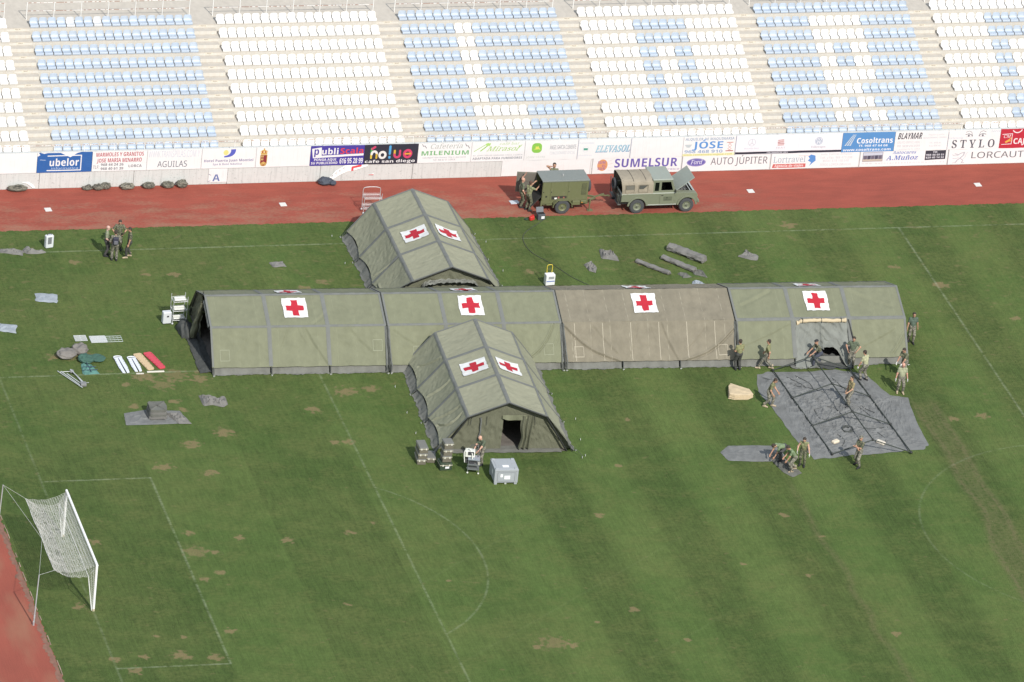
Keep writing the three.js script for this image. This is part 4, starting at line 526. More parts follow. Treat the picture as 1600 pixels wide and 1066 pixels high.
// ---- tent in front of the row
{
  const T = makeTent({ label: 'olive tent standing in front of the row, doorway open', pos: [24.52, 0, -19.62], turn: -93.4 * Math.PI / 180, seed: 6, mat: paleOlive, wallMat: paleWall, sag: 0.07, scallop: 0.26, skirtOut: 0.24, crossSkew: 0.06, curl: 0.5, folds: [[4.3, 0.1, 4.9, 0.9, 0.03, .1, 0], [7.3, 0.1, 8.3, 0.9, 0.04, .1, 0], [6.6, 0.05, 7.6, 0.9, 0.03, .09, 0], [1.2, 0.2, 2.4, 0.9, 0.03, .1, 0]] });
  const { t, L, piece, half, pt } = T, X = L - 0.32;
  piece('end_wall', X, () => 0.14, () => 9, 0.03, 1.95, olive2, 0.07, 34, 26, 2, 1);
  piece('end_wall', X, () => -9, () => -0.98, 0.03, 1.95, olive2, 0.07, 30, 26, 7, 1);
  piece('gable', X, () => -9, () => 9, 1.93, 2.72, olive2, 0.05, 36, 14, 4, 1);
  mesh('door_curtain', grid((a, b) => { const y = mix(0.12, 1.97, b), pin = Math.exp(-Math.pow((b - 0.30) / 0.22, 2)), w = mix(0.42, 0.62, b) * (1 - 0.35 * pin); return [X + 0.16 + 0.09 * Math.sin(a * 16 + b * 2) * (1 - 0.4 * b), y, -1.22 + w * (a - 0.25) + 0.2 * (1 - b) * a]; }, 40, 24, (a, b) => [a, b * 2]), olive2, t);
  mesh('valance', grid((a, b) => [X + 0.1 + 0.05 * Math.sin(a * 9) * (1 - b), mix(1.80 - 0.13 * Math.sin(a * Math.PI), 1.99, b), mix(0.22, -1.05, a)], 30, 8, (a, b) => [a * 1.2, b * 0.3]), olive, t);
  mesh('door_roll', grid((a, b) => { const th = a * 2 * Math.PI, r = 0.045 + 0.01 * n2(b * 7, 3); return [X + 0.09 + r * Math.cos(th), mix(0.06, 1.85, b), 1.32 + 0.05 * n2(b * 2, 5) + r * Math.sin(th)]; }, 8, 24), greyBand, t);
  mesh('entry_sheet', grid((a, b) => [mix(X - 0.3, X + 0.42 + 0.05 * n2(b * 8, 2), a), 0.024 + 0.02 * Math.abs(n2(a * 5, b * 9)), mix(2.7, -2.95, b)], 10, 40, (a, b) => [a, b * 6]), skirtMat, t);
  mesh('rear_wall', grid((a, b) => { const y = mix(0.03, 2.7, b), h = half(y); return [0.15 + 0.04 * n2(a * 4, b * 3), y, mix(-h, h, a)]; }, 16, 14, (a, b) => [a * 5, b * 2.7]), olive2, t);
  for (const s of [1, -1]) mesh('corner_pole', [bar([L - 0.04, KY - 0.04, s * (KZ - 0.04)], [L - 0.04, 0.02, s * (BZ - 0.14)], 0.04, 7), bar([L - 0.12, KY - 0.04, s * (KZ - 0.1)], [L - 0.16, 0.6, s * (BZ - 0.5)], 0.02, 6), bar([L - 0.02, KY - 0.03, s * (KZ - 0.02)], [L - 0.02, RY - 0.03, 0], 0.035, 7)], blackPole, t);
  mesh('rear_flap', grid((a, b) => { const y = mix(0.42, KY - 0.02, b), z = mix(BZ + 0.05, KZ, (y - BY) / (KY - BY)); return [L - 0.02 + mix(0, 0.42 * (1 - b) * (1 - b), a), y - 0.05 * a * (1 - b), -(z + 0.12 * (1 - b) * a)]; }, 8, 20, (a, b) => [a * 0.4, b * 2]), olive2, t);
  for (const [x, z] of [[2.2, 4.3], [5.0, 4.2], [7.2, 4.15], [5.8, -4.4], [8.0, -4.2], [9.7, -4.1], [9.9, -3.9]]) mesh('peg', [bar([x, -0.1, z], [x + 0.03, 0.09, z + 0.03], 0.014, 5), bar([x - 0.05, 0.075, z], [x + 0.1, 0.09, z + 0.05], 0.013, 5)], pegWhite, t);
  mesh('guy_line', bar([L + 0.35, 0.45, -(BZ + 0.14)], [9.85, 0.05, -3.95], 0.01, 4), rope, t);
  mesh('window_flap', [bar([X + 0.05, 1.95, 1.78], [X + 0.08, 1.45, 1.82], 0.012, 4), bar([X + 0.05, 1.95, 1.9], [X + 0.08, 1.42, 1.93], 0.012, 4), bar([X + 0.05, 1.9, 1.0], [X + 0.07, 1.4, 1.0], 0.012, 4), bar([X + 0.05, 1.9, -1.45], [X + 0.07, 1.4, -1.5], 0.012, 4)], rope, t);
}
// ---- tent behind the row
{
  const T = makeTent({ label: 'olive tent behind the row, its rear reaching the red track', pos: [24.90, 0, -34.62], turn: -90.7 * Math.PI / 180, seed: 9, mat: paleOlive, wallMat: paleWall, sag: 0.06, scallop: 0.26, skirtOut: 0.24, slant: 0.82, curl: 1, crossSkew: 0.05, folds: [[6.1, 0.95, 5.6, 0.1, 0.02, .1, 0], [8.8, 0.3, 6.6, 0.1, 0.04, .09, 0]] });
  const { t, L, piece, half } = T, X = L - 0.28;
  piece('gable', X, () => -9, () => 9, 1.3, 2.74, olive2, 0.07, 40, 26, 4, 1);
  mesh('rear_wall', grid((a, b) => { const y = mix(0.03, 2.72, b), h = half(y); return [0.12 + 0.04 * n2(a * 4, b * 3), y, mix(-h, h, a)]; }, 16, 14, (a, b) => [a * 5, b * 2.7]), olive2, t);
  mesh('tunnel_cover', grid((a, b) => { const th = Math.PI * a, r = 1 + 0.06 * n2(a * 9, b * 5) + 0.04 * n2(a * 21, b * 9); return [mix(X - 0.05, X + 0.42, b), 1.35 + 0.62 * r * Math.pow(Math.sin(th), 0.35) + 0.05 * n2(a * 14, b * 3), -1.5 * Math.cos(th) * (0.97 + 0.03 * r)]; }, 50, 12, (a, b) => [a * 4, b]), fabric([0.20, 0.205, 0.18], 0, 31, undefined, 0.3), t);
  for (const s of [1, -1]) mesh('corner_pole', [bar([L - 0.04, KY - 0.04, s * (KZ - 0.04)], [L - 0.6, 1.2, s * (KZ + 0.5)], 0.035, 7), bar([L - 0.02, KY - 0.03, s * (KZ - 0.02)], [L - 0.02, RY - 0.03, 0], 0.03, 7)], blackPole, t);
  for (const [x, z] of [[-0.1, 4.1], [3.1, 4.1], [1.0, -4.1], [4.4, -4.2], [6.6, -4.1]]) mesh('peg', [bar([x, -0.1, z], [x + 0.03, 0.09, z + 0.03], 0.014, 5), bar([x - 0.05, 0.075, z], [x + 0.1, 0.09, z + 0.05], 0.013, 5)], pegWhite, t);
}
// ---------------------------------------------------------------- people: bones with radii, joined by a smooth minimum, meshed with surface nets
function surfaceNets(bones, cell, k, opt = {}) {
  const lo = V(1e9, 1e9, 1e9), hi = V(-1e9, -1e9, -1e9);
  for (const b of bones) if (!b.cut) for (const [p, r] of [[b.a, b.ra], [b.b, b.rb]]) { lo.min(V(p.x - r, p.y - r, p.z - r)); hi.max(V(p.x + r, p.y + r, p.z + r)); }
  const m = k * 0.5 + cell * 2.5; lo.subScalar(m); hi.addScalar(m);
  const nx = Math.ceil((hi.x - lo.x) / cell) + 1, ny = Math.ceil((hi.y - lo.y) / cell) + 1, nz = Math.ceil((hi.z - lo.z) / cell) + 1, F = new Float32Array(nx * ny * nz).fill(0.5), id = (i, j, l) => (l * ny + j) * nx + i;
  for (const b of bones) {
    const { a, b: e, ra, rb } = b, R0 = Math.max(ra, rb) + k + cell * 3, q = [Math.min(a.x, e.x), Math.min(a.y, e.y), Math.min(a.z, e.z)], s = [Math.max(a.x, e.x), Math.max(a.y, e.y), Math.max(a.z, e.z)];
    const c = (v, o) => Math.floor((v - o) / cell), i0 = Math.max(0, c(q[0] - R0, lo.x)), i1 = Math.min(nx - 1, c(s[0] + R0, lo.x) + 1), j0 = Math.max(0, c(q[1] - R0, lo.y)), j1 = Math.min(ny - 1, c(s[1] + R0, lo.y) + 1), l0 = Math.max(0, c(q[2] - R0, lo.z)), l1 = Math.min(nz - 1, c(s[2] + R0, lo.z) + 1);
    const dx = e.x - a.x, dy = e.y - a.y, dz = e.z - a.z, LL = dx * dx + dy * dy + dz * dz || 1e-9, sc = b.s || [1, 1, 1], kk = b.k ?? k;
    for (let l = l0; l <= l1; l++) for (let j = j0; j <= j1; j++) for (let i = i0; i <= i1; i++) {
      const px = lo.x + i * cell - a.x, py = lo.y + j * cell - a.y, pz = lo.z + l * cell - a.z, t = clamp((px * dx + py * dy + pz * dz) / LL);
      const d = Math.hypot((px - dx * t) / sc[0], (py - dy * t) / sc[1], (pz - dz * t) / sc[2]) * Math.min(...sc) - mix(ra, rb, t) * Math.min(...sc), n = id(i, j, l), f = F[n];
      if (b.cut) { F[n] = Math.max(f, -d); continue; }
      const h = Math.max(kk - Math.abs(f - d), 0) / (kk || 1); F[n] = Math.min(f, d) - h * h * kk * 0.25;
    }
  }
  if (opt.clip) for (let l = 0; l < nz; l++) for (let j = 0; j < ny; j++) for (let i = 0; i < nx; i++) { const n = id(i, j, l); F[n] = Math.max(F[n], opt.clip(lo.x + i * cell, lo.y + j * cell, lo.z + l * cell)); }
  const vid = new Int32Array(nx * ny * nz).fill(-1), pos = [], ix = [], E = [[0, 1], [2, 3], [4, 5], [6, 7], [0, 2], [1, 3], [4, 6], [5, 7], [0, 4], [1, 5], [2, 6], [3, 7]], f = new Float32Array(8);
  for (let l = 0; l < nz - 1; l++) for (let j = 0; j < ny - 1; j++) for (let i = 0; i < nx - 1; i++) {
    let mask = 0; for (let c = 0; c < 8; c++) { f[c] = F[id(i + (c & 1), j + ((c >> 1) & 1), l + (c >> 2))]; if (f[c] < 0) mask |= 1 << c; }
    if (mask === 0 || mask === 255) continue;
    let x = 0, y = 0, z = 0, n = 0;
    for (const [a, b] of E) if ((f[a] < 0) !== (f[b] < 0)) { const t = f[a] / (f[a] - f[b]); x += (a & 1) + t * ((b & 1) - (a & 1)); y += ((a >> 1) & 1) + t * (((b >> 1) & 1) - ((a >> 1) & 1)); z += (a >> 2) + t * ((b >> 2) - (a >> 2)); n++; }
    vid[id(i, j, l)] = pos.length / 3; pos.push(lo.x + (i + x / n) * cell, lo.y + (j + y / n) * cell, lo.z + (l + z / n) * cell);
  }
  const quad = (a, b, c, d, flip) => { if (a < 0 || b < 0 || c < 0 || d < 0) return; if (flip) ix.push(a, c, b, a, d, c); else ix.push(a, b, c, a, c, d); };
  for (let l = 1; l < nz - 1; l++) for (let j = 1; j < ny - 1; j++) for (let i = 1; i < nx - 1; i++) {
    const s = F[id(i, j, l)] < 0;
    if (s !== F[id(i + 1, j, l)] < 0) quad(vid[id(i, j - 1, l - 1)], vid[id(i, j, l - 1)], vid[id(i, j, l)], vid[id(i, j - 1, l)], !s);
    if (s !== F[id(i, j + 1, l)] < 0) quad(vid[id(i - 1, j, l - 1)], vid[id(i - 1, j, l)], vid[id(i, j, l)], vid[id(i, j, l - 1)], !s);
    if (s !== F[id(i, j, l + 1)] < 0) quad(vid[id(i - 1, j - 1, l)], vid[id(i, j - 1, l)], vid[id(i, j, l)], vid[id(i - 1, j, l)], !s);
  }
  const g = new THREE.BufferGeometry(); g.setAttribute('position', new THREE.Float32BufferAttribute(pos, 3)); g.setIndex(ix); g.computeVertexNormals(); return g;
}
const bone = (a, b, ra, rb = ra, x = {}) => ({ a: a.isVector3 ? a : V(...a), b: b.isVector3 ? b : V(...b), ra, rb, ...x });
function paintVerts(g, fn) { const p = g.attributes.position, c = new Float32Array(p.count * 3); for (let i = 0; i < p.count; i++) { const q = fn(p.getX(i), p.getY(i), p.getZ(i)); c[3 * i] = q[0]; c[3 * i + 1] = q[1]; c[3 * i + 2] = q[2]; } g.setAttribute('color', new THREE.BufferAttribute(c, 3)); return g; }
const headGeo = surfaceNets([
  bone([0, 0.035, -0.02], [0, 0.03, 0.01], 0.09, 0.086), bone([0, -0.03, 0.03], [0, -0.055, 0.035], 0.068, 0.058), bone([0, -0.09, 0.055], [0, -0.093, 0.05], 0.034), bone([-0.04, -0.07, 0.02], [0.04, -0.07, 0.02], 0.036),
  bone([0, 0.0, 0.092], [0, -0.035, 0.112], 0.011, 0.016, { k: 0.012 }), bone([-0.03, 0.024, 0.082], [0.03, 0.024, 0.082], 0.014, 0.014, { k: 0.02 }), bone([-0.025, -0.062, 0.083], [0.025, -0.062, 0.083], 0.012, 0.012, { k: 0.014 }),
  bone([0.085, 0.012, -0.012], [0.083, -0.03, -0.002], 0.019, 0.014, { k: 0.01, s: [0.6, 1, 1] }), bone([-0.085, 0.012, -0.012], [-0.083, -0.03, -0.002], 0.019, 0.014, { k: 0.01, s: [0.6, 1, 1] }),
  bone([0.032, 0.004, 0.106], [0.03, 0.004, 0.106], 0.016, 0.016, { cut: true }), bone([-0.032, 0.004, 0.106], [-0.03, 0.004, 0.106], 0.016, 0.016, { cut: true }), bone([-0.02, -0.064, 0.1], [0.02, -0.064, 0.1], 0.005, 0.005, { cut: true }),
], 0.0065, 0.03);
const hairGeo = surfaceNets([bone([0, 0.042, -0.026], [0, 0.036, 0.0], 0.096, 0.09), bone([0, -0.03, -0.04], [0, -0.05, -0.04], 0.07, 0.06)], 0.0075, 0.03, { clip: (x, y, z) => (z * 0.62 + 0.012) - (y - 0.012) > 0.03 && y < 0.075 ? (z - y * 0.55 - 0.005) * 0.7 : -1 });
const capGeo = surfaceNets([bone([0, 0.058, -0.018], [0, 0.06, 0.012], 0.096, 0.092, { s: [1, 0.85, 1] }), bone([-0.05, 0.055, 0.1], [0.05, 0.055, 0.1], 0.032, 0.032, { s: [1, 0.3, 1.3] })], 0.0075, 0.02, { clip: (x, y) => 0.045 - y });
// relaxed hand: palm down the -y axis from the wrist, thumb towards +z, fingers slightly curled towards -x (mirrored for the other side)
const handGeo = (() => {
  const B = [bone([0, 0, 0], [0, -0.05, 0.004], 0.024, 0.027, { s: [0.62, 1, 1.15] }), bone([0, -0.05, -0.024], [0, -0.088, -0.026], 0.014, 0.013), bone([0, -0.05, 0.024], [0, -0.09, 0.026], 0.014, 0.013), bone([0, -0.05, 0], [0, -0.09, 0.0], 0.015, 0.014)];
  [[0.028, 0.072], [0.0095, 0.08], [-0.0095, 0.075], [-0.028, 0.058]].forEach(([z, l]) => { const a = V(0, -0.09, z), b = V(-0.006, -0.09 - l * 0.45, z * 1.08), c = V(-0.022, -0.09 - l * 0.75, z * 1.1), d = V(-0.04, -0.09 - l * 0.95, z * 1.08); B.push(bone(a, b, 0.0095, 0.009, { k: 0.006 }), bone(b, c, 0.009, 0.0083, { k: 0.006 }), bone(c, d, 0.0083, 0.0072, { k: 0.006 })); });
  B.push(bone([-0.004, -0.02, 0.022], [-0.014, -0.05, 0.05], 0.014, 0.012, { k: 0.012 }), bone([-0.014, -0.05, 0.05], [-0.024, -0.085, 0.056], 0.011, 0.0085, { k: 0.006 }));
  return surfaceNets(B, 0.0048, 0.012);
})();
function ik(a, t, l1, l2, pole) { const d = t.clone().sub(a); let D = d.length(); const mx = (l1 + l2) * 0.998; if (D > mx) { d.multiplyScalar(mx / D); D = mx; t = a.clone().add(d); } d.normalize(); const x = (l1 * l1 - l2 * l2 + D * D) / (2 * D), h = Math.sqrt(Math.max(0, l1 * l1 - x * x)), n = pole.clone().addScaledVector(d, -pole.dot(d)).normalize(); return [a.clone().addScaledVector(d, x).addScaledVector(n, h), t]; }
const CAMO = { wood: [[0.125, 0.132, 0.078], [0.065, 0.076, 0.045], [0.18, 0.165, 0.11], [0.042, 0.042, 0.036]], arid: [[0.185, 0.175, 0.138], [0.112, 0.110, 0.084], [0.26, 0.24, 0.19], [0.072, 0.07, 0.06]] };
const camo = (pal, s) => (x, y, z) => { const a = n3(x * 9 + s, y * 7, z * 9), b = n3(x * 13 - s, y * 11 + 5, z * 13); return a > 0.28 ? pal[1] : b > 0.42 ? pal[3] : a + b < -0.38 ? pal[2] : pal[0]; };
const clothMat = new THREE.MeshStandardMaterial({ vertexColors: true, roughness: 0.9, side: THREE.DoubleSide }), skinMat = new THREE.MeshStandardMaterial({ vertexColors: true, roughness: 0.6, side: THREE.DoubleSide });
let personCount = 0;
function person(o) {
  const s = ++personCount * 3.7, root = thing('person', o.label, 'person', [o.at[0], 0.004, o.at[1]], o.yaw * Math.PI / 180, 'soldiers and helpers on the field');
  const H = o.h || 1, lean = o.lean || 0, ph = o.hip ?? 0.925, P = V(o.px || 0, ph, o.pz ?? -0.25 * Math.sin(lean) * 0.6), d = V(Math.sin(o.side || 0), Math.cos(lean), Math.sin(lean)).normalize();
  const tw = o.twist || 0, sx = V(Math.cos(tw), -(o.side || 0) * 0.6, -Math.sin(tw)).normalize(), bk = V().crossVectors(sx, d).normalize();      // bk points forward of the chest
  const chest = P.clone().addScaledVector(d, 0.34), neck = P.clone().addScaledVector(d, 0.535), hp = o.headPitch ?? lean * 0.5, hy = o.headYaw || 0;
  const hq = new THREE.Quaternion().setFromEuler(new THREE.Euler(hp, hy, 0, 'YXZ')), headC = neck.clone().addScaledVector(d, 0.07).add(V(0, 0.115, 0.02).applyQuaternion(hq));
  const sh = [1, -1].map(k => neck.clone().addScaledVector(d, -0.06).addScaledVector(sx, 0.178 * k)), hipJ = [1, -1].map(k => P.clone().addScaledVector(sx, 0.088 * k).add(V(0, -0.02, 0)));
  const feet = o.feet || [[0.11, 0, 0.02], [-0.11, 0, -0.02]], foot = feet.map(f => V(f[0], f[1] + 0.085, f[2])), hands = (o.hands || [[0.27, 0.86, 0.04], [-0.27, 0.86, 0.04]]).map(h => V(...h));
  const knee = [], ank = [], elb = [], wri = [];
  for (let k = 0; k < 2; k++) { const [m, t] = ik(hipJ[k], foot[k], 0.435, 0.425, V(k ? -0.12 : 0.12, 0, 1)); knee.push(m); ank.push(t); const [e, w] = ik(sh[k], hands[k], 0.29, 0.26, o.pole ? V(...o.pole[k]) : V(k ? -0.5 : 0.5, -0.2, -1)); elb.push(e); wri.push(w); }
  const toe = k => { const f = feet[k], a = f[3] ?? (k ? -0.15 : 0.15); return V(ank[k].x + Math.sin(a) * 0.17, 0.032 + f[1], ank[k].z + Math.cos(a) * 0.17); }, heel = k => { const a = feet[k][3] ?? 0; return V(ank[k].x - Math.sin(a) * 0.05, 0.036 + feet[k][1], ank[k].z - Math.cos(a) * 0.05); };
  const bl = o.build || 1, at = (v, a, b) => v.clone().addScaledVector(sx, a).addScaledVector(bk, b);
  const torso = (g) => [bone(at(P, -0.07, 0), at(P, 0.07, 0), 0.108 * bl + g, 0.108 * bl + g), bone(at(P, 0, 0.01).addScaledVector(d, 0.12), at(P, 0, 0.01).addScaledVector(d, 0.2), 0.116 * bl + g), bone(at(P, -0.05, 0).addScaledVector(d, 0.12), at(chest, -0.085, 0), 0.09 * bl + g, 0.096 * bl + g), bone(at(P, 0.05, 0).addScaledVector(d, 0.12), at(chest, 0.085, 0), 0.09 * bl + g, 0.096 * bl + g), bone(at(chest, -0.085, 0.0), sh[1], 0.096 + g, 0.052 + g), bone(at(chest, 0.085, 0.0), sh[0], 0.096 + g, 0.052 + g), bone(sh[0], sh[1], 0.05 + g, 0.05 + g)];
  const skin = o.skin || [0.42, 0.235, 0.155];
  const body = [...torso(-0.014), bone(neck.clone().addScaledVector(d, -0.03), headC.clone().add(V(0, -0.05, -0.02).applyQuaternion(hq)), 0.056, 0.052), bone(headC, headC, 0.07)];
  for (let k = 0; k < 2; k++) { body.push(bone(sh[k], elb[k], 0.052, 0.043), bone(elb[k], wri[k], 0.043, 0.03), bone(hipJ[k], knee[k], 0.082, 0.055), bone(knee[k], ank[k], 0.054, 0.04)); }
  let bg = surfaceNets(body, 0.0165, 0.05); paintVerts(bg, () => skin);
  const head = paintVerts(headGeo.clone(), (x, y, z) => { if (z > 0.07 && y > -0.006 && y < 0.014 && Math.abs(Math.abs(x) - 0.032) < 0.014) return [0.07, 0.05, 0.045]; if (z > 0.075 && y > 0.02 && y < 0.033 && Math.abs(Math.abs(x) - 0.033) < 0.02) return (o.hair || [0.03, 0.024, 0.02]); if (z > 0.075 && Math.abs(y + 0.063) < 0.01 && Math.abs(x) < 0.026) return [skin[0] * 0.8, skin[1] * 0.6, skin[2] * 0.6]; return skin; });
  head.applyQuaternion(hq).translate(headC.x, headC.y, headC.z);
  const hg = [0, 1].map(k => { const g = paintVerts(handGeo.clone(), () => (o.gloves ? [0.62, 0.61, 0.58] : skin)); if (k) { g.scale(-1, 1, 1); const ix = g.index.array; for (let i = 0; i < ix.length; i += 3) { const t = ix[i]; ix[i] = ix[i + 1]; ix[i + 1] = t; } g.computeVertexNormals(); } g.scale(1.08, 1.08, 1.08); const dir = wri[k].clone().sub(elb[k]).normalize(); g.applyQuaternion(new THREE.Quaternion().setFromUnitVectors(V(0, -1, 0), dir)); return g.translate(wri[k].x, wri[k].y, wri[k].z); });
  mesh('body', [bg, head, ...hg], skinMat, root);
  // clothes
  const shirt = [...torso(0.006), bone(neck.clone().addScaledVector(d, -0.05), neck.clone().addScaledVector(d, 0.005), 0.07, 0.064)], sl = o.sleeve ?? 0.72;
  if (sl > 0) for (let k = 0; k < 2; k++) { if (sl > 1) shirt.push(bone(sh[k], elb[k], 0.066, 0.056), bone(elb[k], elb[k].clone().lerp(wri[k], 0.93), 0.056, 0.043)); else shirt.push(bone(sh[k], sh[k].clone().lerp(elb[k], sl), 0.066, 0.061)); }
  const pc = typeof o.shirt === 'string' ? camo(CAMO[o.shirt], s) : (x, y, z) => { const t = 1 + 0.14 * n3(x * 7 + s, y * 9, z * 7); return o.shirt.map(c => c * t * 1.3); };
  mesh('shirt', paintVerts(surfaceNets(shirt, 0.0165, 0.045), pc), clothMat, root);
  const tr = [bone(at(P, -0.075, 0.0), at(P, 0.075, 0.0), 0.12 * bl, 0.12 * bl), bone(at(P, -0.06, 0.0).addScaledVector(d, 0.08), at(P, 0.06, 0.0).addScaledVector(d, 0.08), 0.108 * bl)]; for (let k = 0; k < 2; k++) tr.push(bone(hipJ[k], knee[k], 0.103, 0.083), bone(knee[k], ank[k].clone().add(V(0, 0.07, 0)), 0.08, 0.068));
  const tc = o.trousers || 'arid', tp = typeof tc === 'string' ? camo(CAMO[tc], s + 9) : (x, y, z) => { const t = 1 + 0.2 * n3(x * 7 + s, y * 9, z * 7); return tc.map(c => c * t); };
  mesh('trousers', paintVerts(surfaceNets(tr, 0.0165, 0.035), tp), clothMat, root);
  const boots = o.boots === 'tan' ? [0.40, 0.32, 0.22] : [0.022, 0.022, 0.025];
  for (let k = 0; k < 2; k++) mesh('boot', paintVerts(surfaceNets([bone(ank[k].clone().add(V(0, 0.12, 0)), ank[k], 0.058, 0.056), bone(heel(k), ank[k].clone().add(V(0, -0.01, 0.02)), 0.04, 0.05), bone(heel(k), toe(k), 0.042, 0.04), bone(ank[k].clone().add(V(0, -0.02, 0)), toe(k), 0.046, 0.036)], 0.012, 0.025), (x, y) => (y < 0.022 + feet[k][1] ? boots.map(c => c * 0.5) : boots)), clothMat, root);
  if (!o.bald) { const g = (o.cap ? capGeo : hairGeo).clone().applyQuaternion(hq).translate(headC.x, headC.y, headC.z); mesh(o.cap ? 'cap' : 'hair', paintVerts(g, o.cap === 'camo' ? camo(CAMO.arid, s) : () => (o.cap ? (Array.isArray(o.cap) ? o.cap : [0.03, 0.03, 0.03]) : o.hair || [0.045, 0.034, 0.026])), clothMat, root); }
  if (o.pack) { const c = at(chest, 0, -0.2).addScaledVector(d, -0.02), g = rbox(0.3, 0.42, 0.17, 0, 0, 0, 0.06, 4), gp = rbox(0.2, 0.2, 0.06, 0, -0.06, -0.1, 0.025, 3); const q = mesh('backpack', g, std(0.035, 0.035, 0.055, 0.8), root); q.position.copy(c); q.rotation.x = lean; mesh('pocket', gp, std(0.13, 0.13, 0.15, 0.7), q); }
  root.scale.setScalar(H);
  return root;
}
const OL = [0.155, 0.155, 0.075], DG = [0.075, 0.092, 0.06], LT = [0.27, 0.27, 0.165], GR = [0.13, 0.175, 0.095], TN = [0.20, 0.165, 0.085];
// ---- the four talking on the grass at the left
person({ label: 'bald person in a pale green shirt, left of the talking group', at: [8.18, -33.3], yaw: 75, shirt: [0.17, 0.185, 0.12], trousers: [0.06, 0.055, 0.055], bald: true, skin: [0.52, 0.33, 0.27], sleeve: 0.75, headPitch: 0.2, hands: [[0.25, 0.88, 0.1], [-0.22, 0.95, 0.2]] });
person({ label: 'person in camouflage facing the camera at the back of the talking group', at: [9.0, -34.0], yaw: -8, shirt: 'wood', trousers: 'wood', sleeve: 0.8, headPitch: 0.45, hands: [[0.22, 1.02, 0.2], [-0.22, 1.02, 0.2]], pole: [[1, -0.2, -0.4], [-1, -0.2, -0.4]] });
person({ label: 'person in full camouflage with a dark backpack seen from behind', at: [8.52, -32.72], yaw: 172, shirt: 'arid', trousers: 'arid', sleeve: 1.5, pack: true, headPitch: 0.35, headYaw: 0.2, hands: [[0.2, 1.0, 0.22], [-0.2, 1.0, 0.22]], feet: [[0.12, 0, 0.04], [-0.12, 0, 0]] });
person({ label: 'person in dark camouflage and tan boots, right of the talking group', at: [9.38, -33.05], yaw: -95, shirt: 'wood', trousers: [0.045, 0.045, 0.04], boots: 'tan', sleeve: 0.75, headPitch: 0.35, feet: [[0.12, 0, 0.16], [-0.11, 0, -0.08]], hands: [[0.25, 0.84, 0.1], [-0.25, 0.84, 0.02]] });
// ---- at the generator
person({ label: 'person in light olive shirt reaching into the generator trailer', at: [32.22, -37.2], yaw: 118, shirt: [0.17, 0.175, 0.095], trousers: 'wood', sleeve: 0.7, hands: [[0.2, 1.46, 0.5], [-0.15, 1.36, 0.52]], pole: [[0.4, -1, 0], [-0.4, -1, 0]], hair: [0.09, 0.05, 0.035], feet: [[0.13, 0, 0.0], [-0.13, 0, 0.0]], lean: 0.08 });
person({ label: 'person in dark olive shirt raising an arm behind the one reaching', at: [31.92, -37.62], yaw: 95, shirt: [0.09, 0.1, 0.065], trousers: 'wood', sleeve: 0.7, hands: [[0.22, 1.85, 0.2], [-0.26, 0.9, 0.1]], pole: [[1, 0, 0], [-0.5, 0, -1]], bald: true, skin: [0.5, 0.28, 0.2] });
person({ label: 'person shading eyes with one hand behind the generator trailer', at: [34.1, -39.2], yaw: -12, shirt: [0.12, 0.13, 0.085], trousers: 'wood', sleeve: 0.0, hands: [[0.27, 0.88, 0.05], [-0.13, 1.63, 0.16]], pole: [[0.5, 0, -1], [-1, 0.3, 0]], h: 1.03 });
// ---- by the cart
person({ label: 'person in a dark green shirt bending over the wheeled monitor cart', at: [22.42, -9.25], yaw: -55, shirt: DG, trousers: 'arid', sleeve: 0.65, lean: 0.28, headPitch: 0.75, hair: [0.17, 0.08, 0.04], bald: true, skin: [0.55, 0.32, 0.23], hands: [[0.12, 0.95, 0.42], [-0.2, 0.92, 0.36]] });
// ---- on the right
person({ label: 'person in olive shirt with back turned beside the brown tent', at: [38.56, -18.3], yaw: 192, shirt: OL, trousers: [0.055, 0.055, 0.05], sleeve: 0.7, headPitch: 0.25, hands: [[0.16, 1.0, 0.25], [-0.2, 0.9, 0.2]] });
person({ label: 'person in tan boots walking left along the rightmost tent', at: [40.1, -18.28], yaw: -118, shirt: OL, trousers: 'arid', boots: 'tan', sleeve: 0.7, feet: [[0.1, 0, 0.36], [-0.1, 0.03, -0.3]], hip: 0.88, hands: [[0.24, 0.85, -0.12], [-0.26, 0.86, 0.18]] });
person({ label: 'person in camouflage jacket stooping at the tent curtain, gripping a pole', at: [42.9, -18.5], yaw: -80, shirt: 'wood', trousers: [0.05, 0.055, 0.075], sleeve: 0.85, lean: 0.45, hip: 0.74, pz: -0.15, headPitch: 0.1, cap: [0.028, 0.028, 0.03], feet: [[0.16, 0, 0.25], [-0.14, 0, -0.3]], hands: [[0.16, 0.72, 0.46], [-0.2, 0.75, 0.4]] });
person({ label: 'person in dark green shirt, hands at the waist, beside the curtain', at: [44.72, -18.25], yaw: -25, shirt: DG, trousers: 'arid', sleeve: 0.6, hands: [[0.24, 1.0, 0.12], [-0.25, 0.98, 0.14]], pole: [[1, 0, -0.5], [-1, 0, -0.5]], headPitch: 0.3 });
person({ label: 'person in pale tan shirt and gloves with back turned on the tarpaulin', at: [44.9, -16.6], yaw: 214, shirt: LT, trousers: 'arid', sleeve: 0.65, gloves: true, lean: 0.18, hands: [[0.3, 0.86, 0.2], [-0.26, 0.82, 0.22]], feet: [[0.12, 0.03, 0.12], [-0.13, 0.03, -0.1]], headPitch: 0.3 });
person({ label: 'person in dark green shirt walking right of the tent row', at: [48.78, -20.7], yaw: -6, shirt: [0.06, 0.085, 0.065], trousers: 'arid', sleeve: 0.65, feet: [[0.09, 0, 0.14], [-0.09, 0, -0.16]], hands: [[0.3, 0.86, -0.05], [-0.3, 0.86, 0.1]], headPitch: 0.2 });
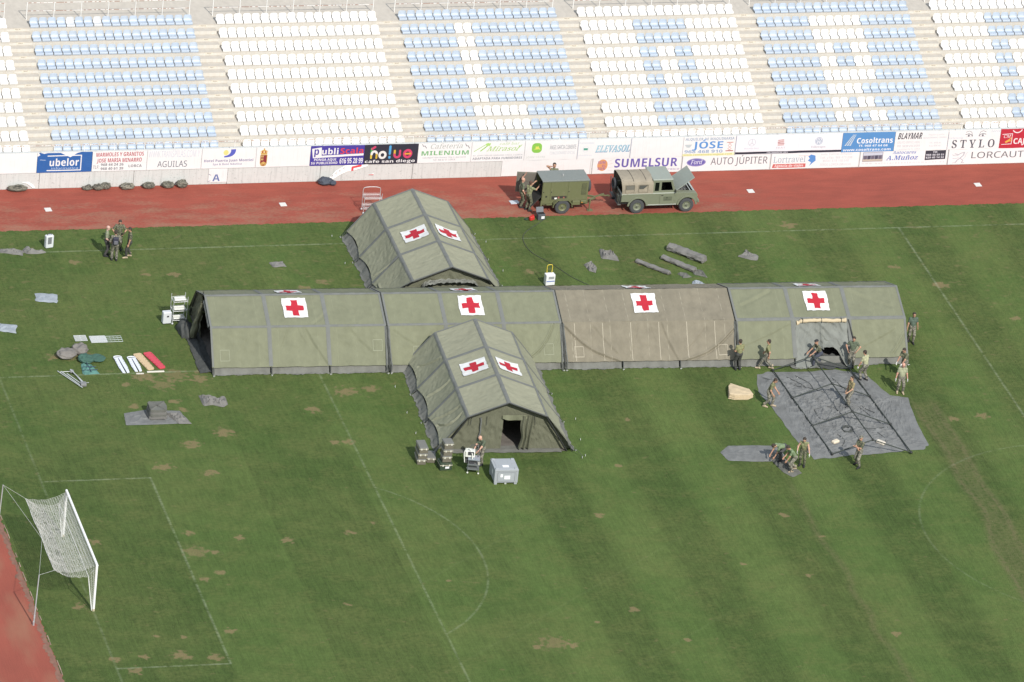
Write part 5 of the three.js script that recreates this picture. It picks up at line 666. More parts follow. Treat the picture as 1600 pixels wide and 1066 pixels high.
person({ label: 'person in dark olive shirt and gloves leaning at the tent corner', at: [47.15, -16.9], yaw: -58, shirt: [0.105, 0.11, 0.068], trousers: 'arid', sleeve: 0.65, gloves: true, lean: 0.22, hands: [[0.12, 0.92, 0.35], [-0.22, 0.88, 0.36]], headPitch: 0.45 });
person({ label: 'stout bald person in light olive shirt, gloves and tan boots', at: [46.45, -15.2], yaw: -8, shirt: [0.225, 0.235, 0.15], trousers: 'arid', boots: 'tan', sleeve: 0.6, gloves: true, build: 1.1, bald: true, skin: [0.52, 0.28, 0.21], feet: [[0.14, 0, 0.06], [-0.14, 0, -0.02]], hands: [[0.31, 0.84, 0.05], [-0.31, 0.86, 0.06]], headPitch: 0.3 });
person({ label: 'person in brown olive shirt stepping along the tarpaulin edge at left', at: [39.02, -14.2], yaw: 62, shirt: [0.13, 0.13, 0.065], trousers: 'arid', boots: 'tan', sleeve: 0.65, lean: 0.3, headPitch: 0.5, feet: [[0.1, 0.02, 0.18], [-0.1, 0, -0.2]], hip: 0.89, hands: [[0.1, 0.9, 0.38], [-0.22, 0.84, 0.2]] });
person({ label: 'person in mustard olive shirt standing among the poles on the tarpaulin', at: [43.28, -13.9], yaw: -75, shirt: TN, trousers: 'arid', sleeve: 0.7, hands: [[0.2, 0.98, 0.3], [-0.25, 0.85, 0.08]], skin: [0.46, 0.28, 0.18], feet: [[0.11, 0.03, 0.1], [-0.11, 0.03, -0.08]] });
person({ label: 'person in a pale cap with folded arms on the near tarpaulin edge', at: [41.82, -7.6], yaw: -62, shirt: 'wood', trousers: 'arid', sleeve: 0.75, cap: 'camo', hands: [[-0.08, 1.12, 0.22], [0.08, 1.08, 0.24]], pole: [[1, -0.6, 0.2], [-1, -0.6, 0.2]], feet: [[0.2, 0, 0.12], [-0.2, 0, -0.1]], hip: 0.9 });
person({ label: 'person in green shirt bent double over the folded strip', at: [37.95, -8.45], yaw: -75, shirt: GR, trousers: [0.06, 0.06, 0.06], sleeve: 0.7, lean: 1.35, hip: 0.80, pz: -0.2, headPitch: 1.3, feet: [[0.13, 0.03, 0.08], [-0.13, 0.03, -0.15]], hands: [[0.18, 0.28, 0.55], [-0.15, 0.25, 0.6]], pole: [[0.5, 0.5, -1], [-0.5, 0.5, -1]] });
person({ label: 'person in green shirt and tan boots leaning forward over the strip', at: [38.2, -7.28], yaw: -82, shirt: GR, trousers: 'arid', boots: 'tan', sleeve: 0.65, lean: 0.62, hip: 0.86, headPitch: 0.8, feet: [[0.12, 0.04, 0.05], [-0.12, 0.03, -0.25]], hands: [[0.14, 0.72, 0.42], [-0.18, 0.8, 0.4]] });
person({ label: 'person in olive vest and gloves behind the two folding the strip', at: [38.92, -7.85], yaw: -28, shirt: [0.17, 0.175, 0.09], trousers: 'wood', sleeve: 0, gloves: true, lean: 0.3, headPitch: 0.5, skin: [0.52, 0.31, 0.22], hands: [[0.34, 0.86, 0.22], [-0.28, 0.95, 0.3]] });
// ---------------------------------------------------------------- vehicle and generator trailer
const paintTex = (c, seed, d = 0.08) => colTex(256, 256, (u, v) => { const a = tile(u, v, 6, 4, seed), k = 1 + d * a, dust = clamp(tile(u, v, 4, 4, seed + 5) * 1.2); return [mix(c[0] * k, 0.26, dust * 0.22), mix(c[1] * k, 0.22, dust * 0.22), mix(c[2] * k, 0.17, dust * 0.22)]; });
const paint = (c, seed, rough = 0.55) => new THREE.MeshStandardMaterial({ map: paintTex(c, seed), roughness: rough, side: THREE.DoubleSide });
const carGreen = paint([0.170, 0.182, 0.125], 2), carRoof = paint([0.27, 0.295, 0.255], 4), genGreen = paint([0.132, 0.138, 0.066], 6), genRoof = paint([0.19, 0.205, 0.19], 7), tyreMat = std(0.06, 0.062, 0.066, 0.95), tyreTread = std(0.10, 0.10, 0.105, 0.95), darkIn = std(0.014, 0.014, 0.014, 0.8), glassMat = new THREE.MeshPhysicalMaterial({ color: 0x0c1011, roughness: 0.06, metalness: 0, specularIntensity: 0.7 }), engineMat = std(0.13, 0.13, 0.125, 0.5, { metalness: 0.3 }), hoodCanvas = fabric([0.30, 0.26, 0.20], 0, 41, undefined, 0.12);
function wheel(parent, x, y, z, r, w, rimMat, out) {
  const k = out, pr = [[r * 0.56, -w * 0.42], [r * 0.62, -w * 0.5], [r * 0.90, -w * 0.5], [r * 0.985, -w * 0.40], [r, -w * 0.2], [r, w * 0.2], [r * 0.985, w * 0.40], [r * 0.90, w * 0.5], [r * 0.62, w * 0.5], [r * 0.56, w * 0.42]].map(p => new THREE.Vector2(...p));
  const ty = mesh('wheel', new THREE.LatheGeometry(pr, 32).rotateX(Math.PI / 2), tyreMat, parent); ty.position.set(x, y, z);
  const lugs = []; for (let i = 0; i < 28; i++) { const a = i / 28 * 2 * Math.PI; for (const s of [-1, 1]) { const g = box(0.035, 0.016, w * 0.3, 0, r + 0.004, s * w * 0.27); g.rotateZ(a + (s > 0 ? 0.1 : 0)); lugs.push(g); } } mesh('tread', lugs, tyreTread, ty);
  const rp = [[0.001, w * 0.30], [r * 0.16, w * 0.32], [r * 0.18, w * 0.22], [r * 0.34, w * 0.16], [r * 0.46, w * 0.24], [r * 0.54, w * 0.44], [r * 0.585, w * 0.46], [r * 0.585, -w * 0.4]].map(p => new THREE.Vector2(p[0], p[1])), rim = new THREE.LatheGeometry(rp, 28).rotateX(Math.PI / 2); if (out < 0) rim.rotateY(Math.PI); mesh('rim', rim, rimMat, ty);
  const nuts = []; for (let i = 0; i < 5; i++) { const a = i * 1.2566; nuts.push(cyl(0.014, 0.03, 0, 0, 0, 6).rotateX(Math.PI / 2).translate(Math.cos(a) * r * 0.27, Math.sin(a) * r * 0.27, out * w * 0.22)); } nuts.push(cyl(r * 0.1, 0.05, 0, 0, 0, 10).rotateX(Math.PI / 2).translate(0, 0, out * w * 0.33)); mesh('hub', nuts, engineMat, ty);
  return ty;
}
{
  const c = thing('off_road_vehicle', 'olive off-road pickup with tan canvas cover, its bonnet raised', 'vehicle', [38.13, 0.006, -37.33], 0.012), HW = 0.85;
  const arch = (s, cx, r) => { const y0 = 0.55, dy = y0 - 0.42, a = Math.asin(clamp(dy / r, -1, 1)); s.lineTo(cx + r * Math.cos(a), y0); s.absarc(cx, 0.42, r, a, Math.PI - a, false); };
  const ex = (s, d) => new THREE.ExtrudeGeometry(s, { depth: d, bevelEnabled: true, bevelSize: 0.012, bevelThickness: 0.012, bevelSegments: 2, curveSegments: 14 });
  // rear tub and cab sides: two skins with wheel openings, floor and bulkheads between
  const tub = new THREE.Shape(); tub.moveTo(-0.92, 0.72); tub.lineTo(-0.92, 1.16); tub.lineTo(2.14, 1.16); tub.lineTo(2.14, 0.5); tub.lineTo(0.62, 0.5); { const r = 0.50; tub.lineTo(Math.sqrt(r * r - 0.0064), 0.5); tub.absarc(0, 0.42, r, Math.asin(0.08 / r), Math.PI - Math.asin(0.3 / r), false); } tub.closePath();
  for (const s of [1, -1]) mesh('body_side', ex(tub, 0.05).translate(0, 0, s > 0 ? HW - 0.062 : -HW + 0.012), carGreen, c);
  const wing = new THREE.Shape(); wing.moveTo(2.15, 0.5); wing.lineTo(2.15, 1.16); wing.lineTo(3.2, 1.13); wing.quadraticCurveTo(3.36, 1.11, 3.36, 0.98); wing.lineTo(3.36, 0.62); { const r = 0.5; wing.lineTo(2.8 + Math.sqrt(r * r - 0.04), 0.62); wing.absarc(2.8, 0.42, r, Math.asin(0.2 / r), Math.PI - Math.asin(0.08 / r), false); } wing.closePath();
  for (const s of [1, -1]) mesh('wing', ex(wing, 0.30).translate(0, 0, s > 0 ? HW - 0.312 : -HW + 0.012), carGreen, c);
  for (const s of [1, -1]) for (const x of [0, 2.8]) { const g = []; const sh = new THREE.Shape(); sh.absarc(0, 0, 0.57, 0.1, Math.PI - 0.1, false); sh.absarc(0, 0, 0.49, Math.PI - 0.1, 0.1, true); mesh('wheel_flare', ex(sh, 0.06).translate(x, 0.42, s > 0 ? HW - 0.02 : -HW - 0.06), carGreen, c); }
  mesh('floor_pan', [span(-0.9, 3.2, 0.5, 0.56, -0.5, 0.5), span(-0.9, 2.1, 0.56, 0.6, -0.78, 0.78), span(2.06, 2.12, 0.5, 1.15, -0.78, 0.78), span(0.74, 0.8, 0.56, 1.15, -0.78, 0.78), span(-0.6, 0.55, 0.56, 0.95, -0.78, -0.45), span(-0.6, 0.55, 0.56, 0.95, 0.45, 0.78)], darkIn, c);
  mesh('waist_rail', [span(-0.93, 2.14, 1.155, 1.185, HW - 0.06, HW + 0.012, 0.01), span(-0.93, 2.14, 1.155, 1.185, -HW - 0.012, -HW + 0.06, 0.01), span(-0.94, -0.88, 1.1, 1.185, -HW, HW, 0.01)], std(0.42, 0.44, 0.38, 0.4), c);
  mesh('sill', [span(0.55, 2.2, 0.46, 0.52, HW - 0.1, HW + 0.02, 0.015), span(0.55, 2.2, 0.46, 0.52, -HW - 0.02, -HW + 0.1, 0.015)], std(0.33, 0.34, 0.3, 0.5), c);
  // cab
  const side = new THREE.Shape(); side.moveTo(0.80, 1.185); side.lineTo(0.82, 1.90); side.lineTo(1.86, 1.90); side.lineTo(2.12, 1.185); side.closePath();
  const w1 = new THREE.Path(); w1.moveTo(0.91, 1.27); w1.lineTo(1.16, 1.27); w1.lineTo(1.16, 1.80); w1.lineTo(0.91, 1.80); w1.closePath(); side.holes.push(w1);
  const w2 = new THREE.Path(); w2.moveTo(1.28, 1.30); w2.lineTo(1.97, 1.30); w2.lineTo(1.80, 1.82); w2.lineTo(1.28, 1.82); w2.closePath(); side.holes.push(w2);
  for (const s of [1, -1]) { const m = mesh('cab_side', new THREE.ExtrudeGeometry(side, { depth: 0.035, bevelEnabled: true, bevelSize: 0.008, bevelThickness: 0.008, bevelSegments: 1 }).translate(0, 0, -0.0175), carGreen, c); m.position.set(0, 0, s * (HW - 0.075)); m.rotation.x = 0; mesh('quarter_glass', box(0.27, 0.56, 0.008, 1.035, 1.535, 0), glassMat, m); if (s < 0) mesh('door_glass', poly([[1.27, 1.29], [1.98, 1.29], [1.81, 1.83], [1.27, 1.83]], 0.008), glassMat, m); }
  mesh('cab_roof', rbox(1.16, 0.10, 1.62, 1.35, 1.945, 0, 0.045, 4), carRoof, c);
  mesh('windscreen', [poly([[-0.70, 0], [0.70, 0], [0.68, 0.70], [-0.68, 0.70]], 0.01).rotateY(Math.PI / 2).rotateZ(0.36).translate(2.10, 1.2, 0)], glassMat, c);
  mesh('windscreen_frame', [bar([2.12, 1.19, 0.76], [1.87, 1.9, 0.74], 0.028), bar([2.12, 1.19, -0.76], [1.87, 1.9, -0.74], 0.028), bar([2.11, 1.2, -0.76], [2.11, 1.2, 0.76], 0.026), bar([1.99, 1.5, 0], [1.87, 1.9, 0], 0.015)], carGreen, c);
  mesh('cab_back', [span(0.80, 0.83, 1.16, 1.9, -0.76, -0.45), span(0.80, 0.83, 1.16, 1.9, 0.45, 0.76), span(0.80, 0.83, 1.16, 1.4, -0.45, 0.45)], carGreen, c);
  mesh('seat', [rbox(0.5, 0.16, 0.5, 1.3, 0.82, 0.38, 0.04), rbox(0.14, 0.6, 0.5, 1.02, 1.12, 0.38, 0.04), rbox(0.5, 0.16, 0.5, 1.3, 0.82, -0.38, 0.04), rbox(0.14, 0.6, 0.5, 1.02, 1.12, -0.38, 0.04)], std(0.03, 0.03, 0.032, 0.8), c);
  mesh('steering_wheel', new THREE.TorusGeometry(0.19, 0.018, 8, 24).rotateY(Math.PI / 2).rotateZ(-0.5).translate(1.78, 1.28, -0.38), darkIn, c);
  mesh('dashboard', rbox(0.2, 0.2, 1.5, 2.0, 1.1, 0, 0.05), darkIn, c);
  const dr = mesh('door', poly([[1.24, 0.54], [2.08, 0.54], [2.08, 1.15], [1.24, 1.15]], 0.006, 0.004).translate(0, 0, HW + 0.014), carGreen, c); mesh('handle', span(1.30, 1.42, 1.05, 1.08, HW + 0.024, HW + 0.05, 0.01), darkIn, dr); mesh('hinge', [span(2.05, 2.12, 0.7, 0.76, HW + 0.02, HW + 0.04), span(2.05, 2.12, 1.04, 1.1, HW + 0.02, HW + 0.04)], carGreen, dr);
  { const cv = document.createElement('canvas'); cv.width = 128; cv.height = 64; const x = cv.getContext('2d'); x.fillStyle = '#5d6150'; x.fillRect(0, 0, 128, 64); x.fillStyle = '#2b2d28'; x.beginPath(); x.arc(52, 18, 9, 0, 7); x.fill(); x.fillRect(42, 12, 22, 8); x.font = 'bold 13px sans-serif'; x.fillText('E.T.', 36, 44); x.fillRect(14, 50, 92, 4); const t = new THREE.CanvasTexture(cv); t.colorSpace = THREE.SRGBColorSpace; mesh('door_marking', new THREE.PlaneGeometry(0.5, 0.25).translate(1.68, 0.85, HW + 0.0255), new THREE.MeshStandardMaterial({ map: t, roughness: 0.6 }), dr); }
  mesh('mirror', [rbox(0.05, 0.18, 0.12, 2.06, 1.32, HW + 0.10, 0.02), bar([2.08, 1.22, HW], [2.06, 1.26, HW + 0.08], 0.01)], darkIn, c);
  // open engine bay
  mesh('engine', [rbox(0.62, 0.22, 0.42, 2.62, 0.98, 0.02, 0.05), rbox(0.36, 0.14, 0.3, 2.55, 1.14, 0.05, 0.05), cyl(0.11, 0.12, 2.9, 1.08, -0.25), rbox(0.26, 0.2, 0.2, 2.38, 1.05, 0.38, 0.03), cyl(0.07, 0.16, 2.4, 1.1, -0.4), ...[0, 1, 2, 3].map(i => tube([[2.3 + i * 0.16, 1.12, -0.3], [2.45 + i * 0.1, 1.2, 0], [2.4 + i * 0.18, 1.1, 0.36]], 0.018, 14, 5))], engineMat, c);
  mesh('engine_bay', [span(2.12, 3.25, 0.6, 0.78, -0.54, 0.54), span(3.2, 3.24, 0.6, 1.05, -0.54, 0.54), span(2.13, 3.24, 0.7, 1.08, 0.515, 0.535), span(2.13, 3.24, 0.7, 1.08, -0.535, -0.515)], darkIn, c);
  mesh('radiator', [rbox(0.10, 0.1, 1.08, 3.22, 1.09, 0, 0.02), rbox(0.06, 0.08, 0.98, 3.05, 1.08, 0, 0.02)], std(0.5, 0.52, 0.5, 0.4, { metalness: 0.4 }), c);
  const gr = mesh('grille', [rbox(0.06, 0.42, 1.08, 3.30, 0.86, 0, 0.015)], carGreen, c); mesh('slats', [0, 1, 2, 3, 4].map(i => box(0.02, 0.03, 0.8, 3.335, 0.72 + i * 0.06, 0)), darkIn, gr);
  for (const s of [1, -1]) { mesh('headlight', new THREE.SphereGeometry(0.1, 16, 10, 0, 2 * Math.PI, 0, 1.2).rotateZ(-Math.PI / 2).translate(3.30, 0.88, s * 0.64), std(0.6, 0.62, 0.62, 0.15), c); mesh('indicator', cyl(0.04, 0.03, 0, 0, 0, 12).rotateZ(Math.PI / 2).translate(3.375, 0.95, s * 0.78), std(0.5, 0.18, 0.02, 0.3), c); }
  mesh('front_bumper', [rbox(0.12, 0.16, 1.62, 3.46, 0.60, 0, 0.02), box(0.12, 0.08, 0.1, 3.38, 0.58, 0.4), box(0.12, 0.08, 0.1, 3.38, 0.58, -0.4)], carGreen, c);
  const hoodG = rbox(1.30, 0.035, 1.5, 0.65, 0, 0, 0.016, 2); hoodG.rotateZ(0.66).translate(2.10, 1.21, 0); const hd = mesh('bonnet', hoodG, carRoof, c); mesh('stiffener', [box(1.05, 0.03, 0.06, 0.65, -0.03, 0.5), box(1.05, 0.03, 0.06, 0.65, -0.03, -0.5), box(0.06, 0.03, 1.2, 1.1, -0.03, 0)].map(g => g.rotateZ(0.66).translate(2.1, 1.21, 0)), carGreen, hd); mesh('prop_rod', bar([2.9, 1.05, -0.5], [2.95, 1.82, -0.45], 0.01), engineMat, hd);
  // canvas cover over the bed: a bent shell open at the back
  const sec = [[0.86, 1.17], [0.85, 1.4], [0.82, 1.72], [0.76, 1.86], [0.62, 1.95], [0.3, 1.99], [0, 2.0]], full = [...sec, ...sec.slice(0, -1).reverse().map(q => [-q[0], q[1]])], N = full.length - 1;
  mesh('canvas_cover', grid((a, b) => { const f = b * N, i = Math.min(N - 1, Math.floor(f)), t = f - i, z = mix(full[i][0], full[i + 1][0], t), y = mix(full[i][1], full[i + 1][1], t), x = mix(-0.93, 0.82, a), w = 0.012 * fbm(x * 3, z * 3 + y * 2, 3) - 0.02 * Math.sin(Math.PI * a) * (y > 1.9 ? 1 : 0.3); return [x + (y > 1.9 ? 0 : 0) - 0.06 * sst(1.3, 1.95, y) * (1 - a), y + w, z * (1 + w)]; }, 30, N * 4, (a, b) => [a * 1.8, b * 4]), hoodCanvas, c);
  mesh('cover_front', poly([[0.84, 1.17], [0.80, 1.74], [0.74, 1.87], [0.6, 1.95], [0, 1.99], [-0.6, 1.95], [-0.74, 1.87], [-0.80, 1.74], [-0.84, 1.17]], 0.02).rotateY(Math.PI / 2).translate(0.80, 0, 0), hoodCanvas, c);
  const pane = (pts, m) => mesh('cover_window', poly(pts, 0.006).translate(0, 0, 0.862), m, c);
  pane([[-0.72, 1.45], [-0.28, 1.45], [-0.28, 1.68], [-0.72, 1.68]], std(0.16, 0.15, 0.13, 0.25)); pane([[0.02, 1.48], [0.26, 1.48], [0.47, 1.67], [0.02, 1.67]], std(0.085, 0.085, 0.08, 0.25));
  mesh('window_frame', [[-0.76, -0.24], [-0.02, 0.52]].flatMap(([a, b]) => [span(a, b, 1.70, 1.73, 0.858, 0.872), span(a, b, 1.26, 1.29, 0.858, 0.876), span(a, a + 0.025, 1.29, 1.7, 0.858, 0.872), span(b - 0.025, b, 1.29, 1.7, 0.858, 0.872)]), hoodCanvas, c);
  mesh('cover_hoop', [-0.9, -0.3, 0.4].map(x => tube(full.map(q => [x, q[1] - 0.02, q[0] * 0.97]), 0.015, 40, 5)), darkIn, c);
  mesh('tailgate', [rbox(0.04, 0.5, 1.6, -0.95, 0.88, 0, 0.01), rbox(0.14, 0.4, 0.26, -1.05, 0.86, 0.58, 0.04), rbox(0.10, 0.3, 0.5, -1.02, 1.0, -0.3, 0.04)], std(0.05, 0.055, 0.045, 0.7), c);
  mesh('rear_step', [span(-1.1, -0.92, 0.5, 0.56, -0.8, 0.8, 0.01), bar([-1.05, 0.55, 0.78], [-1.0, 1.15, 0.78], 0.018), bar([-1.05, 0.55, -0.78], [-1.12, 1.5, -0.78], 0.018), bar([-1.12, 1.5, -0.78], [-1.12, 1.5, -0.4], 0.018)], engineMat, c);
  mesh('spare_wheel', new THREE.TorusGeometry(0.26, 0.09, 10, 24).rotateY(Math.PI / 2).translate(-1.06, 1.3, -0.25), tyreMat, c);
  mesh('tow_hook', [rbox(0.16, 0.1, 0.2, -1.12, 0.56, 0, 0.02), new THREE.TorusGeometry(0.06, 0.018, 6, 14).translate(-1.24, 0.56, 0)], darkIn, c);
  mesh('rear_lamp', [rbox(0.05, 0.09, 0.09, -0.945, 0.86, 0.74, 0.02), rbox(0.05, 0.09, 0.09, -0.945, 0.86, -0.74, 0.02)], std(0.4, 0.05, 0.04, 0.3), c);
  for (const x of [0, 2.8]) { for (const s of [1, -1]) wheel(c, x, 0.40, s * 0.745, 0.40, 0.22, carGreen, s); mesh('axle', bar([x, 0.4, -0.7], [x, 0.4, 0.7], 0.05, 8), darkIn, c); }
}
{
  const t = thing('generator_trailer', 'boxy olive generator trailer with its left panels swung open', 'trailer', [32.84, 0.006, -36.88], 0.01), D = 1.22, Wd = 2.58;
  mesh('housing', [span(0, Wd, 0.52, 1.86, -0.04, 0.0), span(0, Wd, 0.52, 1.86, -D, -D + 0.04), span(Wd - 0.04, Wd, 0.52, 1.86, -D + 0.04, -0.04), span(0, Wd, 0.5, 0.54, -D, 0), span(0.45, 0.5, 0.54, 1.86, -D + 0.04, -0.04)], genGreen, t);
  for (const [a, b] of [[0.03, 0.44], [0.47, 1.42], [1.45, 2.52]]) { const p = mesh('side_panel', span(a, b, 0.72, 1.83, 0.0, 0.014, 0.006), genGreen, t); mesh('latch', [span(a + 0.03, a + 0.07, 1.2, 1.26, 0.014, 0.03, 0.005)], darkIn, p); }
  mesh('top_cover', [rbox(Wd + 0.08, 0.05, D + 0.08, Wd / 2, 1.885, -D / 2, 0.018, 2), box(Wd + 0.09, 0.02, 0.012, Wd / 2, 1.85, 0.03)], genRoof, t);
  mesh('exhaust', [cyl(0.03, 0.1, 1.25, 1.95, -0.55), cyl(0.04, 0.02, 1.25, 2.0, -0.55)], std(0.4, 0.4, 0.38, 0.5), t);
  mesh('control_window', [span(0.55, 1.4, 0.78, 0.98, 0.006, 0.018)], std(0.04, 0.035, 0.03, 0.5), t); mesh('label_plate', [span(0.72, 0.86, 0.80, 0.89, 0.018, 0.024)], std(0.75, 0.74, 0.7, 0.6), t); mesh('red_plate', [span(0.9, 1.0, 0.84, 0.95, 0.018, 0.022), span(1.2, 1.28, 0.82, 0.93, 0.018, 0.022)], std(0.28, 0.10, 0.08, 0.6), t);
  const lv = mesh('louvre', [span(2.2, 2.48, 1.02, 1.68, 0.014, 0.022)], darkIn, t); for (let i = 0; i < 9; i++) mesh('louvre_slat', box(0.27, 0.045, 0.012, 2.34, 1.06 + i * 0.072, 0.024).rotateX(0.0), genGreen, lv);
  mesh('panel_vent', [span(0.2, 0.3, 0.92, 1.0, 0.013, 0.02)], darkIn, t);
  mesh('engine_block', [rbox(0.3, 0.8, 0.9, 0.25, 0.98, -0.6, 0.05), rbox(0.16, 0.3, 0.4, 0.12, 1.1, -0.4, 0.04), ...[0, 1, 2].map(i => tube([[0.1, 0.8 + i * 0.2, -0.2], [0.02, 1.0 + i * 0.15, -0.5], [0.12, 0.9 + i * 0.2, -0.9]], 0.02, 14, 5))], darkIn, t);
  const dr = mesh('rear_door', rbox(1.12, 1.2, 0.035, -0.56, 0, 0, 0.012, 1), paint([0.16, 0.155, 0.125], 9), t); dr.position.set(0.02, 1.24, -D + 0.02); dr.rotation.y = -0.15; mesh('insulation', [rbox(1.0, 0.52, 0.03, -0.56, 0.28, 0.03, 0.01, 1), rbox(1.0, 0.5, 0.03, -0.56, -0.28, 0.03, 0.01, 1)], std(0.14, 0.125, 0.105, 0.95), dr);
  mesh('flap', beam([0.02, 0.98, -0.62], [-0.52, 0.34, -0.62], 1.1, 0.03), std(0.035, 0.035, 0.032, 0.8), t);
  mesh('chassis', [span(-0.03, Wd + 0.05, 0.42, 0.52, -0.2, -0.06), span(-0.03, Wd + 0.05, 0.42, 0.52, -D + 0.06, -D + 0.2), span(-0.03, 0.05, 0.30, 0.7, -0.05, 0.03), span(1.72, 2.15, 0.48, 0.72, 0.0, 0.16, 0.02), span(2.2, 2.5, 0.55, 0.7, 0.0, 0.1, 0.02), span(0.3, 1.0, 0.45, 0.52, -0.06, 0.04)], genGreen, t);
  mesh('reflector', [span(2.22, 2.32, 0.58, 0.62, 0.1, 0.115)], std(0.5, 0.2, 0.04, 0.4), t);
  const fn = new THREE.Shape(); fn.moveTo(-0.56, -0.02); fn.lineTo(-0.52, 0.2); fn.lineTo(-0.3, 0.42); fn.lineTo(0.3, 0.42); fn.lineTo(0.52, 0.2); fn.lineTo(0.56, -0.02); fn.lineTo(0.52, -0.02); fn.lineTo(0.48, 0.18); fn.lineTo(0.28, 0.38); fn.lineTo(-0.28, 0.38); fn.lineTo(-0.48, 0.18); fn.lineTo(-0.52, -0.02); fn.closePath();
  for (const s of [0.02, -D - 0.26]) mesh('mudguard', new THREE.ExtrudeGeometry(fn, { depth: 0.24, bevelEnabled: false }).translate(1.16, 0.42, s), genGreen, t);
  wheel(t, 1.16, 0.40, 0.14, 0.40, 0.20, genGreen, 1); wheel(t, 1.16, 0.40, -D - 0.14, 0.40, 0.20, genGreen, -1); mesh('axle', bar([1.16, 0.4, -D - 0.1], [1.16, 0.4, 0.1], 0.05, 8), darkIn, t);
  mesh('spare_tyre', new THREE.TorusGeometry(0.28, 0.10, 10, 24).rotateY(Math.PI / 2).translate(Wd + 0.12, 1.35, -0.5), tyreMat, t);
  mesh('drawbar', [beam([Wd, 0.5, -0.2], [Wd + 0.62, 0.55, -0.55], 0.08, 0.1), beam([Wd, 0.5, -D + 0.2], [Wd + 0.62, 0.55, -0.62], 0.08, 0.1), beam([Wd + 0.55, 0.56, -0.58], [Wd + 1.12, 0.72, -0.6], 0.07, 0.07), beam([Wd + 0.85, 0.66, -0.58], [Wd + 1.3, 0.62, -0.58], 0.05, 0.05), new THREE.TorusGeometry(0.07, 0.022, 6, 14).rotateX(Math.PI / 2).translate(Wd + 1.36, 0.62, -0.58)], genGreen, t);
  mesh('jack_leg', [cyl(0.035, 0.66, Wd + 0.2, 0.37, -0.1, 10), box(0.3, 0.03, 0.24, Wd + 0.24, 0.02, -0.1), bar([Wd + 0.1, 0.7, -0.1], [Wd + 0.35, 0.72, -0.1], 0.02), cyl(0.05, 0.2, Wd + 0.2, 0.55, -0.1, 10)], genGreen, t);
}
